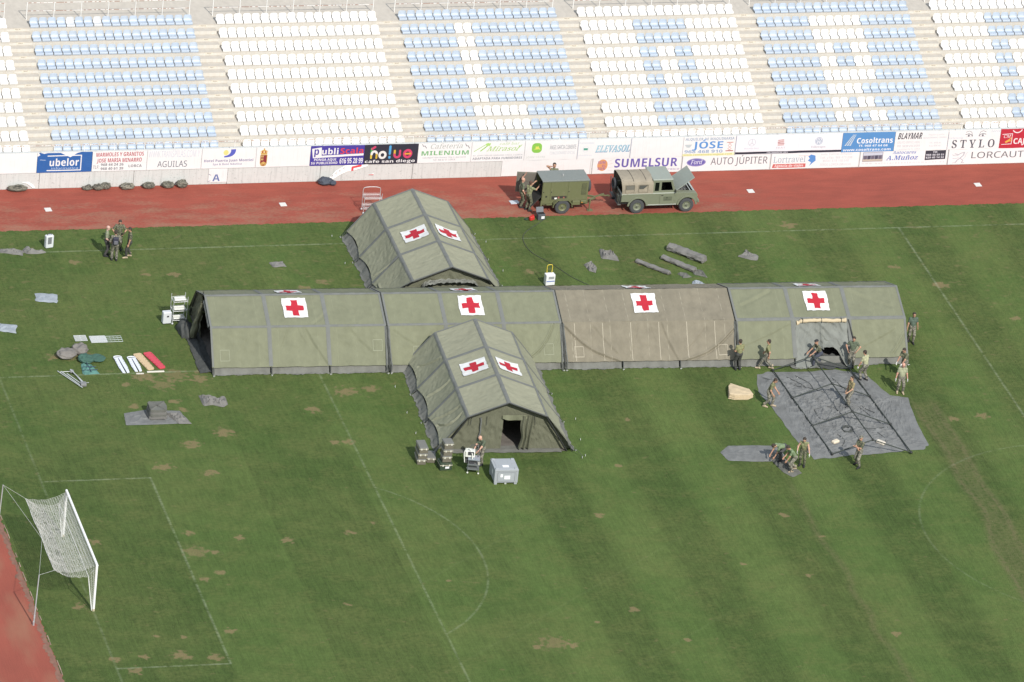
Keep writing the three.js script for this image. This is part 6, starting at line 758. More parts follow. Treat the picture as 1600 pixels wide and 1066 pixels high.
// ---------------------------------------------------------------- goal with its net tied up at the back
{
  const white = std(0.82, 0.82, 0.80, 0.4), netMat = std(0.62, 0.62, 0.59, 0.8), rustBase = std(0.45, 0.4, 0.28, 0.7);
  const g = thing('football_goal', 'white football goal with its net tied up behind the crossbar', 'goal');
  for (const s of [1, -1]) { const p = mesh('post', cyl(0.062, 2.5, 0, 1.25, s * 3.66, 16), white, g); mesh('post_foot', cyl(0.068, 0.12, 0, 0.06, s * 3.66, 16), rustBase, p); mesh('stanchion', [bar([-0.08, 0, s * 3.62], [-0.36, 1.86, s * 3.6], 0.022, 8)], white, g); }
  mesh('crossbar', bar([0, 2.5, -3.72], [0, 2.5, 3.72], 0.062, 16), white, g);
  mesh('net_rail', bar([-0.36, 1.86, -3.6], [-0.36, 1.86, 3.6], 0.02, 8), white, g);
  // roof sheet: crossbar to the rear cord, sagging; under-sheet: rear cord back to the rail
  const rear = v => { const z = mix(-3.42, 3.66, v), e = Math.sin(Math.PI * v); return V(-2.06 - 0.05 * e + 0.42 * e * (1 - Math.abs(2 * (v < 0.56 ? v / 1.12 : 0.5 + (v - 0.56) / 0.88) - 1) * 0.0) * 0.2, 2.30 - 0.13 * e * Math.pow(Math.sin(2 * Math.PI * v), 2), z); };
  const roof = (u, v) => { const f = V(-0.02, 2.46, mix(-3.62, 3.62, v)), r = rear(v); const q = f.lerp(r, u); q.y -= 0.30 * Math.sin(Math.PI * u) * (0.75 + 0.25 * Math.sin(Math.PI * v)); q.y += 0.03 * n2(u * 4, v * 9); return q; };
  const under = (u, v) => { const f = V(-0.36, 1.86, mix(-3.58, 3.58, v)), r = rear(v); const q = f.lerp(r, u); q.y -= (0.20 + 0.06 * n2(v * 5, 3)) * Math.sin(Math.PI * u); q.y += 0.04 * n2(u * 5 + 9, v * 9); return q; };
  const fall = (u, v) => { const q = V(-0.02, 2.44, mix(-3.62, 3.62, v)).lerp(V(-0.37, 1.88, mix(-3.58, 3.58, v)), u); q.x += 0.05 * Math.sin(Math.PI * u); return q; };
  const sideN = s => (u, v) => { const a = V(-0.03, mix(0.06, 2.4, v), s * 3.66), b = V(-0.09 - 0.27 * v, mix(0.06, 1.9, v), s * 3.62); return a.lerp(b, u); };
  const net = (fn, nu, nv, r = 0.007, sx = 2, sy = 1) => { const P = [], ix = [], seg = (a, b) => { const d = b.clone().sub(a).normalize(), e = Math.abs(d.y) > 0.8 ? V(1, 0, 0) : V(0, 1, 0), p = V().crossVectors(d, e).normalize().multiplyScalar(r), q = V().crossVectors(d, p).normalize().multiplyScalar(r), k = P.length / 3; for (const o of [a, b]) for (const t of [0, 2.094, 4.189]) { const c = Math.cos(t), s = Math.sin(t); P.push(o.x + p.x * c + q.x * s, o.y + p.y * c + q.y * s, o.z + p.z * c + q.z * s); } for (let i = 0; i < 3; i++) { const j = (i + 1) % 3; ix.push(k + i, k + j, k + 3 + j, k + i, k + 3 + j, k + 3 + i); } };
    for (let i = 0; i <= nu; i++) for (let j = 0; j < nv; j++) seg(fn(i / nu, j / nv), fn(i / nu, (j + 1) / nv)); for (let j = 0; j <= nv; j++) for (let i = 0; i < nu; i++) seg(fn(i / nu, j / nv), fn((i + 1) / nu, j / nv));
    const q = new THREE.BufferGeometry(); q.setAttribute('position', new THREE.Float32BufferAttribute(P, 3)); q.setIndex(ix); q.computeVertexNormals(); return q; };
  const nt = mesh('net', net(roof, 18, 62), netMat, g); mesh('hanging_fold', net(under, 19, 70), netMat, nt); mesh('front_fall', net(fall, 5, 62), netMat, nt); mesh('side_strip', net(sideN(1), 3, 22), netMat, nt); mesh('side_strip', net(sideN(-1), 3, 22), netMat, nt);
  const cord = []; for (let i = 0; i < 30; i++) cord.push(bar(rear(i / 30), rear((i + 1) / 30), 0.012, 5)); mesh('rear_cord', cord, white, nt);
  const A = rear(0), M = rear(0.56), B = rear(1), poleN = thing('net_pole', 'nearer grey steel pole behind the goal with a cord to the net', 'pole', [-3.13, 0, 4.8]), poleF = thing('net_pole', 'farther steel pole at the left picture edge, corded to the net', 'pole', [-3.16, 0, -4.2]);
  const galv = std(0.5, 0.52, 0.53, 0.45, { metalness: 0.5 }), cordM = std(0.5, 0.5, 0.46, 0.8);
  const mk = (o, top, ends) => { mesh('shaft', [bar([0, 0, 0], top, 0.032, 10, 0.028), cyl(0.045, 0.2, 0, 0.1, 0, 10)], galv, o); mesh('collar', bar(V(...top).multiplyScalar(0.14), V(...top).multiplyScalar(0.2), 0.045, 10), galv, o); for (const e of ends) mesh('cord', bar(V(...top), e.clone().sub(o.position), 0.008, 5), cordM, o); };
  mk(poleN, [0.19, 2.5, -0.42], [B, M]); mk(poleF, [0.19, 2.5, -0.3], [A, M]);
}
// ---------------------------------------------------------------- cloth, cases and equipment on the grass
// crumpled cloth: outline (x, z) in metres round the centre, folded height h
function cloth(outline, h, seed, n = 40, fold = 1) { if (n < 45) { n = Math.max(9, Math.round(n * 0.34)); h *= 0.8; const g = clothGrid(outline, h, seed, n, fold * 1.5); return toCreasedNormals(g, 0.35); } return clothGrid(outline, h, seed, n, fold); }
function clothGrid(outline, h, seed, n, fold) {
  const C = outline.length, ring = a => { const f = a * C, i = Math.floor(f) % C, t = f - Math.floor(f), p = outline[i], q = outline[(i + 1) % C]; return [mix(p[0], q[0], t), mix(p[1], q[1], t)]; };
  return grid((a, b) => {
    const [ex, ez] = ring(1 - a), jag = 1 + 0.012 * n2(a * 31 + seed, seed), x = ex * b * jag, z = ez * b * jag;
    const F = 0.62 * fold, f1 = fbm(x * 0.8 * F + seed, z * 0.8 * F - seed, 2), r1 = 1 - Math.abs(n2(x * 1.5 * F + z * 0.9 * F + seed, z * 0.9 * F - x * 0.5 * F)), r2 = Math.pow(1 - Math.abs(n2(x * 1.1 * F - z * 0.7 * F + seed * 2, z * 1.6 * F + x * 0.8 * F)), 6), e = 1 - Math.pow(b, 6);
    return [x, 0.014 + h * e * clamp(0.22 + 0.5 * f1 + 0.42 * r1 * r1 * r1 + 0.42 * r2 + (n > 100 ? 0.55 * Math.pow(1 - Math.abs(n2(x * 1.9 + z * 0.8 + seed, z * 2.3 - x * 1.1)), 9) + 0.35 * Math.pow(1 - Math.abs(n2(x * 2.7 - z * 1.9 + 4, z * 1.2 + x * 2.1)), 10) : 0), 0.02, 2) + (b > 0.96 ? 0.0 : 0.004), z];
  }, n * 2, n, (a, b) => { const [ex, ez] = ring(1 - a); return [ex * b, ez * b]; });
}
const rect = (w, d, j = 0, s = 1) => { const P = [], n = 6; for (const [x0, z0, x1, z1] of [[-1, -1, 1, -1], [1, -1, 1, 1], [1, 1, -1, 1], [-1, 1, -1, -1]]) for (let i = 0; i < n; i++) { const x = mix(x0, x1, i / n) * w / 2, z = mix(z0, z1, i / n) * d / 2; P.push([x + j * n2(x * 3 + s, z * 3), z + j * n2(x * 3, z * 3 + s)]); } return P; };
function canvasRoll(L, r, seed) { const g = grid((a, b) => { const th = a * 2 * Math.PI, fl = 1 + 0.12 * n2(b * 2.5 + seed, Math.cos(th) * 1.2) + 0.16 * n2(b * 1.2 + seed, th * 1.6) * Math.sin(th / 2) + 0.12 * (1 - Math.abs(n2(b * 1.6 + Math.sin(th) * 3, seed))), e = b < 0.03 ? b / 0.03 : b > 0.97 ? (1 - b) / 0.03 : 1, R0 = r * fl * Math.max(0.02, Math.pow(e, 0.5)); return [(b - 0.5) * L + (b > 0.97 ? 0.12 * n2(th, seed) : 0), Math.max(0.012, r * 0.72 + R0 * Math.sin(th) * 0.78 + 0.1 * r * n2(b * 9, th * 2 + seed)), R0 * Math.cos(th) * (1 + 0.12 * n2(b * 5 + seed, th))]; }, 16, 30, (a, b) => [b * L, a * 6 * r]); return toCreasedNormals(g, 0.3); }
const greyCloth = fabric([0.185, 0.178, 0.166], 0, 51, undefined, 0.25), oliveGrey = fabric([0.135, 0.135, 0.12], 0, 53, undefined, 0.25), silver = fabric([0.30, 0.33, 0.36], 0, 55, undefined, 0.2), bagGrey = fabric([0.20, 0.185, 0.17], 0, 57, undefined, 0.3), bagGreen = fabric([0.055, 0.115, 0.09], 0, 59, undefined, 0.4), beige = fabric([0.55, 0.44, 0.29], 0, 61, undefined, 0.15);
const put = (name, label, cat, geo, mat, x, z, turn = 0, group, y = 0) => solo(name, label, cat, geo, mat, [x, y, z], turn, group);
put('canvas_bundle', 'long grey folded canvas strip lying at the upper left edge', 'cloth', cloth(rect(1.25, 0.5, 0.08, 2), 0.22, 3, 30, 1.6), greyCloth, 3.3, -34.0, -0.35);
put('canvas_bundle', 'grey canvas strip with a raised corner, left of the talking group', 'cloth', cloth([[-0.6, -0.1], [-0.3, -0.55], [-0.1, -0.1], [0.55, -0.12], [0.7, 0.2], [0.1, 0.3], [-0.4, 0.25]], 0.25, 8, 30, 1.6), greyCloth, 4.45, -34.0, 0);
put('plastic_sheet', 'pale silver folded sheet on the grass below the talking group', 'sheet', cloth(rect(1.15, 0.95, 0.08, 4), 0.10, 12, 30, 1.2), silver, 4.12, -28.7, -0.2);
put('plastic_sheet', 'pale silver sheet cut by the left picture edge', 'sheet', cloth(rect(0.95, 0.9, 0.08, 6), 0.10, 16, 30, 1.2), silver, 1.42, -25.5, -0.3);
put('canvas_bundle', 'small grey cloth on the grass left of the rear tent', 'cloth', cloth(rect(0.75, 0.6, 0.08, 7), 0.12, 19, 26, 2), greyCloth, 17.12, -31.7, 0.1);
put('canvas_bundle', 'crumpled grey canvas heap below the left end of the row', 'cloth', cloth([[-0.6, -0.75], [-0.1, -0.6], [0.2, -0.35], [0.75, -0.5], [0.7, 0.3], [0.4, 0.6], [-0.1, 0.3], [-0.6, 0.4]], 0.38, 23, 40, 1.3), greyCloth, 10.35, -16.75, 0);
// sheet with a folded pile on it
put('tarpaulin_sheet', 'flat grey sheet under the folded canvas pile, left end', 'sheet', cloth([[-1.0, -0.55], [0.2, -0.85], [1.9, -0.6], [2.1, 0.7], [1.0, 0.75], [-1.15, 0.72]], 0.07, 27, 50, 1.2), tarpMat, 6.55, -15.35, 0);
{
  const p = thing('folded_canvas', 'neat pile of folded grey canvas on the flat sheet', 'canvas pile', [7.15, 0.06, -15.5], -0.04);
  for (let i = 0; i < 4; i++) { const w = 0.95 - 0.02 * i + 0.05 * n2(i, 3), d = 0.95; mesh('fold', grid((a, b) => { const th = a * 2 * Math.PI, c = Math.cos(th), s = Math.sin(th), q = v => Math.sign(v) * Math.pow(Math.abs(v), 0.35); const top = b < 0.15 ? b / 0.15 : 1; return [q(c) * w * 0.5 * top + 0.03 * n2(i * 3, s * 2), 0.07 + i * 0.135 + (b < 0.5 ? 0.075 : -0.06) * (b < 0.15 || b > 0.85 ? 1 : 1) + 0.03 * n2(c * 2 + i, s * 2), q(s) * d * 0.5 * top * (b > 0.85 ? (1 - b) / 0.15 : 1)]; }, 40, 12, (a, b) => [a * 3, b]), i % 2 ? oliveGrey : greyCloth, p); }
}
put('canvas_bundle', 'grey canvas crumpled at the right of the folded pile', 'cloth', cloth([[-0.55, -0.5], [0.1, -0.55], [0.45, 0.0], [0.6, 0.7], [-0.05, 0.65], [-0.3, 0.1]], 0.28, 33, 34, 1.5), greyCloth, 8.15, -15.2, 0, undefined, 0.02);
// rolls and scraps behind the row
put('canvas_roll', 'thickest grey canvas roll on the grass behind the row', 'roll', canvasRoll(2.4, 0.25, 3), greyCloth, 39.5, -31.3, -0.86 + 0.0, 'canvas rolls behind the tent row');
put('canvas_roll', 'grey canvas roll with loose end pieces beside the thickest roll', 'roll', canvasRoll(2.25, 0.16, 8), greyCloth, 38.75, -30.25, -0.88, 'canvas rolls behind the tent row');
put('canvas_roll', 'thinnest grey canvas roll, nearest the row', 'roll', canvasRoll(2.2, 0.13, 12), greyCloth, 37.25, -30.0, -0.84, 'canvas rolls behind the tent row');
put('canvas_bundle', 'grey cloth scrap at the foot of the middle roll, left', 'cloth', cloth(rect(0.5, 0.6, 0.06, 3), 0.16, 41, 24, 2), oliveGrey, 38.75, -29.05, 0.3);
put('canvas_bundle', 'grey knotted cloth scrap at the foot of the middle roll, right', 'cloth', cloth([[-0.3, -0.5], [0.3, -0.45], [0.35, 0.55], [0.05, 0.3], [-0.3, 0.1]], 0.2, 43, 24, 2), oliveGrey, 39.6, -29.2, 0);
put('canvas_bundle', 'smaller grey canvas heap left of the rolls', 'cloth', cloth([[-0.3, -0.35], [0.2, -0.6], [0.32, 0.1], [0.1, 0.65], [-0.2, 0.4]], 0.28, 45, 28, 2), greyCloth, 33.9, -30.3, 0);
put('canvas_bundle', 'grey canvas heap with raised edges between rolls and small heap', 'cloth', cloth([[-0.35, -0.7], [0.3, -0.45], [0.45, 0.1], [0.4, 0.7], [-0.2, 0.4], [-0.5, 0.35]], 0.32, 47, 30, 2), greyCloth, 35.25, -31.6, 0);
put('canvas_bundle', 'spread grey canvas scrap right of the rolls', 'cloth', cloth([[-0.6, 0.05], [-0.15, -0.3], [0.05, -0.75], [0.2, -0.15], [0.6, 0.0], [0.35, 0.6], [0.0, 0.5]], 0.26, 49, 30, 2), greyCloth, 42.9, -31.1, 0);
put('canvas_bundle', 'pale grey canvas corner showing just above the brown tent ridge', 'cloth', cloth([[-0.6, 0.6], [-0.2, -0.5], [0.25, -0.4], [0.6, 0.6]], 0.2, 61, 24, 2), silver, 39.2, -27.9, 0);
{
  const t = thing('folded_blanket', 'beige folded cloth lying left of the big tarpaulin', 'cloth', [37.88, 0.0, -15.55], 0), o = [[-0.72, 0.38], [-0.5, -0.55], [-0.3, -0.85], [0.1, -0.5], [0.55, -0.12], [0.6, 0.42], [0.3, 0.6], [-0.45, 0.52]];
  for (let k = 0; k < 5; k++) { const sh = new THREE.Shape(); o.forEach((q, i) => { const f = 0.93 + 0.05 * n2(i * 1.7 + k * 3, k), x = q[0] * f + 0.03 * n2(k, 9), y = q[1] * f; i ? sh.lineTo(x, y) : sh.moveTo(x, y); }); sh.closePath(); const g = new THREE.ExtrudeGeometry(sh, { depth: 0.012, bevelEnabled: true, bevelSize: 0.022, bevelThickness: 0.02, bevelSegments: 3, steps: 1 }).rotateX(Math.PI / 2); const m = mesh('fold', boxUV(g), beige, t); m.position.y = 0.045 + k * 0.05; m.rotation.set(0.025 * n2(k, 3), 0.05 * n2(k, 5), 0.03 * n2(k, 7)); }
  mesh('top_layer', toCreasedNormals(clothGrid(o.map(q => [q[0] * 0.95, q[1] * 0.95]), 0.07, 52, 12, 1.1), 0.3).translate(0, 0.265, 0), beige, t);
}
// big groundsheet with the roof frame laid on it
{
  const o = [[39.45, -17.67], [40.15, -17.95], [40.86, -17.86], [42.3, -17.8], [43.78, -17.94], [45.24, -17.34], [45.82, -14.95], [46.7, -14.6], [46.4, -12.2], [46.25, -9.6], [45.79, -9.04], [44.6, -8.95], [43.19, -8.75], [41.9, -8.75], [40.73, -8.53], [39.76, -8.47], [39.42, -10.41], [39.3, -12.3], [39.19, -14.24], [38.95, -15.87]];
  const cx = 42.5, cz = -13.2; put('groundsheet', 'large grey tarpaulin spread out under the roof frame', 'tarpaulin', cloth(o.map(q => [q[0] - cx, q[1] - cz]), 0.105, 71, 130, 1.1), tarpMat, cx, cz, 0);
  const nodeL = i => V(40.37 + 0.145 * i, 0.12, -17.93 + 3.06 * i), nodeR = i => V(44.5 + 0.16 * i, 0.12, -17.78 + 3.06 * i), ridge = i => nodeL(i).lerp(nodeR(i), 0.5).add(V(0, 0.72, -0.1));
  const base = nodeL(0), f = thing('tent_frame', 'black pole roof frame of a tent lying on the tarpaulin', 'frame', [base.x, 0, base.z]), lc = v => v.clone().sub(V(base.x, 0, base.z)), fm = std(0.028, 0.036, 0.028, 0.55);
  for (let i = 0; i < 4; i++) { mesh('rafter', bar(lc(nodeL(i)), lc(ridge(i)), 0.028, 8), fm, f); mesh('rafter', bar(lc(nodeR(i)), lc(ridge(i)), 0.028, 8), fm, f); mesh('joint', [new THREE.SphereGeometry(0.07, 10, 8).translate(...lc(ridge(i)).toArray()), new THREE.SphereGeometry(0.075, 10, 8).translate(...lc(nodeL(i)).toArray()), new THREE.SphereGeometry(0.075, 10, 8).translate(...lc(nodeR(i)).toArray())], blackPole, f); if (i < 3) for (const n of [nodeL, ridge, nodeR]) mesh('purlin', bar(lc(n(i)), lc(n(i + 1)), 0.030, 8), fm, f); }
  put('sandbag', 'pale bag on the tarpaulin near its lower edge, left one', 'bag', rbox(0.42, 0.16, 0.26, 0, 0.08, 0, 0.07, 3), std(0.6, 0.52, 0.4, 0.9), 41.35, -10.0, 0.5, undefined, 0.06);
  put('sandbag', 'pale bag under the right frame near the lower edge', 'bag', rbox(0.5, 0.16, 0.26, 0, 0.08, 0, 0.07, 3), std(0.6, 0.54, 0.45, 0.9), 43.7, -9.75, -0.9, undefined, 0.06);
  put('cable_coil', 'dark coil of straps lying on the tarpaulin middle', 'coil', [0, 1, 2].map(i => new THREE.TorusGeometry(0.2 + 0.04 * i, 0.022, 5, 24).rotateX(Math.PI / 2 + 0.1 * i).translate(0.03 * i, 0.03 + 0.02 * i, 0)), rope, 42.35, -11.3, 0, undefined, 0.07);
  const strapMat = std(0.05, 0.053, 0.05, 0.9), straps = [[[39.6, -17.2], [40.6, -16.6], [41.2, -16.4]], [[40.9, -17.2], [41.5, -16.2], [41.7, -15.4]], [[41.4, -17.3], [41.9, -16.4], [41.9, -15.5]], [[41.0, -16.2], [41.8, -15.9], [42.4, -15.4]], [[43.3, -16.9], [43.5, -16.0], [43.7, -15.4]], [[43.9, -14.6], [44.0, -13.6], [44.4, -13.0]], [[43.7, -13.9], [44.1, -12.6], [44.6, -11.4]], [[43.9, -10.9], [44.1, -10.1], [43.7, -9.6]], [[42.9, -11.6], [43.6, -11.3], [44.4, -11.4]], [[41.7, -11.0], [41.9, -10.2], [41.6, -9.6]], [[41.3, -13.6], [42.3, -13.8], [42.5, -12.8], [41.4, -12.5], [41.3, -13.6]]];
  straps.forEach((s, i) => put('strap', `loose black strap on the tarpaulin, number ${['one', 'two', 'three', 'four', 'five', 'six', 'seven', 'eight', 'nine', 'ten', 'eleven'][i]} counted from the far left corner`, 'strap', tube(s.map((q, k) => [q[0] - s[0][0], 0.085 + 0.02 * n2(k, i), q[1] - s[0][1]]), 0.013, 30, 5), strapMat, s[0][0], s[0][1], 0, 'loose straps on the tarpaulin'));
}
put('tarpaulin_sheet', 'narrow flat grey sheet left of the people folding canvas', 'sheet', cloth([[-1.7, -0.3], [-1.1, -0.95], [0.3, -0.9], [1.5, -0.75], [1.55, 0.3], [0.65, 0.85], [-0.2, 0.8], [-1.55, 0.6]], 0.06, 77, 50, 0.9), tarpMat, 36.8, -9.25, 0);
put('tarpaulin_sheet', 'folded grey canvas strip under the people bending', 'sheet', cloth([[-0.45, -1.2], [0.25, -1.5], [0.5, 0.2], [0.65, 1.0], [0.0, 1.35], [-0.3, 0.7]], 0.16, 81, 40, 1.4), oliveGrey, 37.95, -8.0, 0.1);
put('strap', 'long black strap along the folded strip under the bending people', 'strap', [bar([0, 0.2, -0.9], [0.22, 0.17, 1.0], 0.022, 5), bar([0.12, 0.2, -0.9], [0.34, 0.17, 0.95], 0.022, 5)], rope, 37.85, -8.0, 0);
// hard cases
const caseWhite = std(0.58, 0.60, 0.62, 0.45), caseDark = std(0.05, 0.05, 0.055, 0.5);
{
  const a = thing('equipment_case', 'pale case with a dark panel standing left of the talking group', 'case', [5.37, 0, -34.45], 0.25); mesh('shell', rbox(0.45, 0.72, 0.26, 0, 0.37, 0, 0.06, 3), caseWhite, a); mesh('panel', rbox(0.22, 0.4, 0.03, -0.02, 0.46, 0.13, 0.02), std(0.16, 0.17, 0.18, 0.5), a); mesh('handle', tube([[-0.1, 0.72, 0], [-0.1, 0.79, 0], [0.1, 0.79, 0], [0.1, 0.72, 0]], 0.015), caseDark, a);
  const b = thing('equipment_case', 'white case beside the wire shelf trolley at the row end', 'case', [9.78, 0, -25.5], 0.1); mesh('shell', rbox(0.46, 0.66, 0.3, 0, 0.36, 0, 0.05, 3), caseWhite, b); mesh('latch', box(0.11, 0.08, 0.02, 0.02, 0.46, 0.155), caseDark, b); mesh('foot', [box(0.06, 0.06, 0.28, -0.17, 0.03, 0), box(0.06, 0.06, 0.28, 0.17, 0.03, 0)], caseDark, b);
}
function shelfTrolley(label, x, z, turn, hgt, tiers, w = 0.74) {
  const t = thing('wire_trolley', label, 'trolley', [x, 0, z], turn, 'wire shelf trolleys'), d = 0.5;
  for (const sx of [1, -1]) for (const sz of [1, -1]) { mesh('post', bar([sx * w / 2, 0.08, sz * d / 2], [sx * w / 2, hgt, sz * d / 2], 0.016, 7), paleMetal, t); mesh('castor', new THREE.SphereGeometry(0.055, 10, 8).translate(sx * w / 2, 0.055, sz * d / 2), caseWhite, t); }
  for (const y of tiers) { const g = [bar([-w / 2, y, d / 2], [w / 2, y, d / 2], 0.014, 6), bar([-w / 2, y, -d / 2], [w / 2, y, -d / 2], 0.014, 6), bar([-w / 2, y, -d / 2], [-w / 2, y, d / 2], 0.014, 6), bar([w / 2, y, -d / 2], [w / 2, y, d / 2], 0.014, 6), bar([-w / 2, y + 0.09, d / 2], [w / 2, y + 0.09, d / 2], 0.009, 5), bar([-w / 2, y + 0.09, -d / 2], [w / 2, y + 0.09, -d / 2], 0.009, 5)]; for (let i = 1; i < 16; i++) g.push(bar([-w / 2 + w * i / 16, y, -d / 2], [-w / 2 + w * i / 16, y, d / 2], 0.0075, 4)); mesh('wire_shelf', g, paleMetal, t); }
  return t;
}
{ const t = shelfTrolley('white wire shelf trolley by the open end of the row', 10.42, -25.6, 0.06, 1.55, [0.22, 0.75, 1.28]); for (const y of [0.28, 0.81, 1.34]) mesh('stored_tray', [rbox(0.6, 0.09, 0.18, 0, y, 0.1, 0.03), rbox(0.6, 0.07, 0.14, 0.02, y + 0.01, -0.13, 0.03)], std(0.66, 0.66, 0.60, 0.5), t); }
{ const t = shelfTrolley('wire shelf trolley on the red track behind the rear tent', 23.6, -37.55, -0.05, 1.2, [0.3, 0.9], 0.95); mesh('push_bar', tube([[-0.475, 1.2, -0.25], [-0.43, 1.32, -0.25], [0.43, 1.32, -0.25], [0.475, 1.2, -0.25]], 0.016, 16, 6), paleMetal, t); }
const gridPanel = (w, d, nx, nz) => { const g = []; for (let i = 0; i <= nx; i++) g.push(bar([-w / 2 + w * i / nx, 0.03, -d / 2], [-w / 2 + w * i / nx, 0.03, d / 2], i % nx ? 0.008 : 0.014, 5)); for (let i = 0; i <= nz; i++) g.push(bar([-w / 2, 0.036, -d / 2 + d * i / nz], [w / 2, 0.036, -d / 2 + d * i / nz], 0.016, 5)); return g; };
put('bed_slats', 'leftmost white slatted panel lying flat on the grass', 'panel', gridPanel(0.62, 0.58, 2, 6), caseWhite, 4.98, -24.08, 0, 'white panels lying on the grass', 0);
put('bed_slats', 'middle white slatted panel lying flat, the densest', 'panel', gridPanel(0.82, 0.7, 16, 8), caseWhite, 5.87, -23.9, 0, 'white panels lying on the grass', 0);
put('bed_slats', 'rightmost open white panel lying flat on the grass', 'panel', gridPanel(0.8, 0.62, 4, 3), std(0.45, 0.5, 0.47, 0.5), 6.7, -23.88, 0, 'white panels lying on the grass', 0);
const sack = (w, h, d, seed) => { const g = new THREE.SphereGeometry(0.5, 32, 22), p = g.attributes.position; for (let i = 0; i < p.count; i++) { const x = p.getX(i), y = p.getY(i), z = p.getZ(i), k = 1 + 0.16 * n3(x * 2.6 + seed, y * 2.6, z * 2.6) + 0.08 * (1 - Math.abs(n3(x * 5 + seed, y * 5, z * 5 + 3))); p.setXYZ(i, x * w * k, Math.max(0.008, (y + 0.42) * h * k), z * d * k); } g.computeVertexNormals(); return g; };
put('sack', 'larger grey sack at the left of the bag heap', 'sack', sack(1.05, 0.42, 0.85, 3), bagGrey, 3.85, -22.15, 0.3, 'sacks heaped on the grass');
put('sack', 'round grey sack at the back of the bag heap', 'sack', sack(0.8, 0.5, 0.8, 7), bagGrey, 4.62, -22.55, 0, 'sacks heaped on the grass');
put('sack', 'dark green sack in the middle of the bag heap', 'sack', sack(0.75, 0.34, 0.8, 11), bagGreen, 4.75, -21.6, 0.2, 'sacks heaped on the grass');
put('sack', 'flat green bag at the right of the bag heap', 'sack', sack(0.85, 0.2, 0.75, 15), bagGreen, 5.35, -21.75, 0, 'sacks heaped on the grass');
{ const c = thing('net_bag', 'small blue green netted bag nearest the white line', 'bag', [4.72, 0, -20.75], 0.05); mesh('cover', cloth([[-0.25, -0.6], [0.25, -0.55], [0.45, 0.6], [-0.45, 0.6]], 0.2, 91, 26, 1.4), fabric([0.10, 0.22, 0.19], 0, 63, undefined, 0.25), c); mesh('strap', [bar([-0.3, 0.16, 0.0], [0.36, 0.16, 0.05], 0.02, 5), bar([-0.36, 0.12, 0.3], [0.4, 0.12, 0.3], 0.02, 5), bar([0, 0.17, -0.45], [0.02, 0.12, 0.5], 0.02, 5)], std(0.04, 0.07, 0.10, 0.8), c); }
// stretchers and spine boards
const gripMat = std(0.3, 0.31, 0.34, 0.6);
function scoop(label, x, z, turn, L) {
  const t = thing('scoop_stretcher', label, 'stretcher', [x, 0, z], turn, 'white scoop stretchers');
  for (const s of [1, -1]) { const pts = [[0.03, -L / 2 + 0.12], [0.2, -L / 2 + 0.1], [0.22, L * 0.15], [0.17, L / 2 - 0.04], [0.05, L / 2]].map(([a, b]) => new THREE.Vector2(s * a, b)); const sh = new THREE.Shape(pts); mesh('blade', new THREE.ExtrudeGeometry(sh, { depth: 0.03, bevelEnabled: true, bevelSize: 0.012, bevelThickness: 0.012, bevelSegments: 2 }).rotateX(Math.PI / 2).translate(0, 0.07, 0), std(0.66, 0.68, 0.74, 0.35), t); for (let i = 0; i < 5; i++) mesh('grip_hole', box(0.025, 0.01, 0.07, s * 0.185, 0.083, -L * 0.32 + i * L * 0.15), gripMat, t); }
  mesh('head_frame', [tube([[-0.2, 0.06, -L / 2 + 0.16], [-0.18, 0.06, -L / 2 - 0.02], [0, 0.06, -L / 2 - 0.08], [0.18, 0.06, -L / 2 - 0.02], [0.2, 0.06, -L / 2 + 0.16]], 0.03, 20, 7), box(0.3, 0.03, 0.06, 0, 0.06, -L / 2 + 0.1)], std(0.7, 0.72, 0.76, 0.35), t);
}
scoop('larger white scoop stretcher, leftmost of the boards on the grass', 6.5, -21.0, 0.06, 1.75); scoop('smaller white scoop stretcher beside the tan board', 7.18, -21.0, 0.05, 1.55);
const board = (w, L) => { const s = new THREE.Shape(); s.moveTo(-w * 0.3, -L / 2); s.quadraticCurveTo(-w * 0.5, -L / 2, -w * 0.5, -L * 0.38); s.lineTo(-w * 0.42, L * 0.42); s.quadraticCurveTo(-w * 0.4, L / 2, -w * 0.25, L / 2); s.lineTo(w * 0.25, L / 2); s.quadraticCurveTo(w * 0.4, L / 2, w * 0.42, L * 0.42); s.lineTo(w * 0.5, -L * 0.38); s.quadraticCurveTo(w * 0.5, -L / 2, w * 0.3, -L / 2); s.closePath(); return new THREE.ExtrudeGeometry(s, { depth: 0.04, bevelEnabled: true, bevelSize: 0.012, bevelThickness: 0.01, bevelSegments: 2 }).rotateX(Math.PI / 2).translate(0, 0.055, 0); };
const holes = (m, w, L) => { for (const s of [1, -1]) for (let i = 0; i < 6; i++) mesh('hand_hole', rbox(0.035, 0.01, 0.11, s * w * 0.38, 0.068, -L * 0.36 + i * L * 0.145, 0.004, 1), m.material.clone(), m).material.color.multiplyScalar(0.55); };
holes(put('spine_board', 'tan spine board lying between white stretcher and red board', 'board', board(0.44, 1.8), std(0.56, 0.41, 0.24, 0.5), 7.72, -21.3, 0.22), 0.44, 1.8);
holes(put('spine_board', 'red spine board lying on the grass', 'board', board(0.44, 1.8), std(0.55, 0.05, 0.075, 0.4), 8.3, -21.4, 0.26), 0.44, 1.8);
put('white_plank', 'short white plank lying on the line below the boards', 'plank', rbox(0.9, 0.05, 0.12, 0, 0.025, 0, 0.015), std(0.62, 0.58, 0.5, 0.7), 8.1, -20.2, 0);
put('white_plank', 'stub of white plank at the foot of the smaller stretcher', 'plank', rbox(0.4, 0.04, 0.1, 0, 0.02, 0, 0.012), std(0.55, 0.52, 0.45, 0.7), 7.25, -20.05, 0);
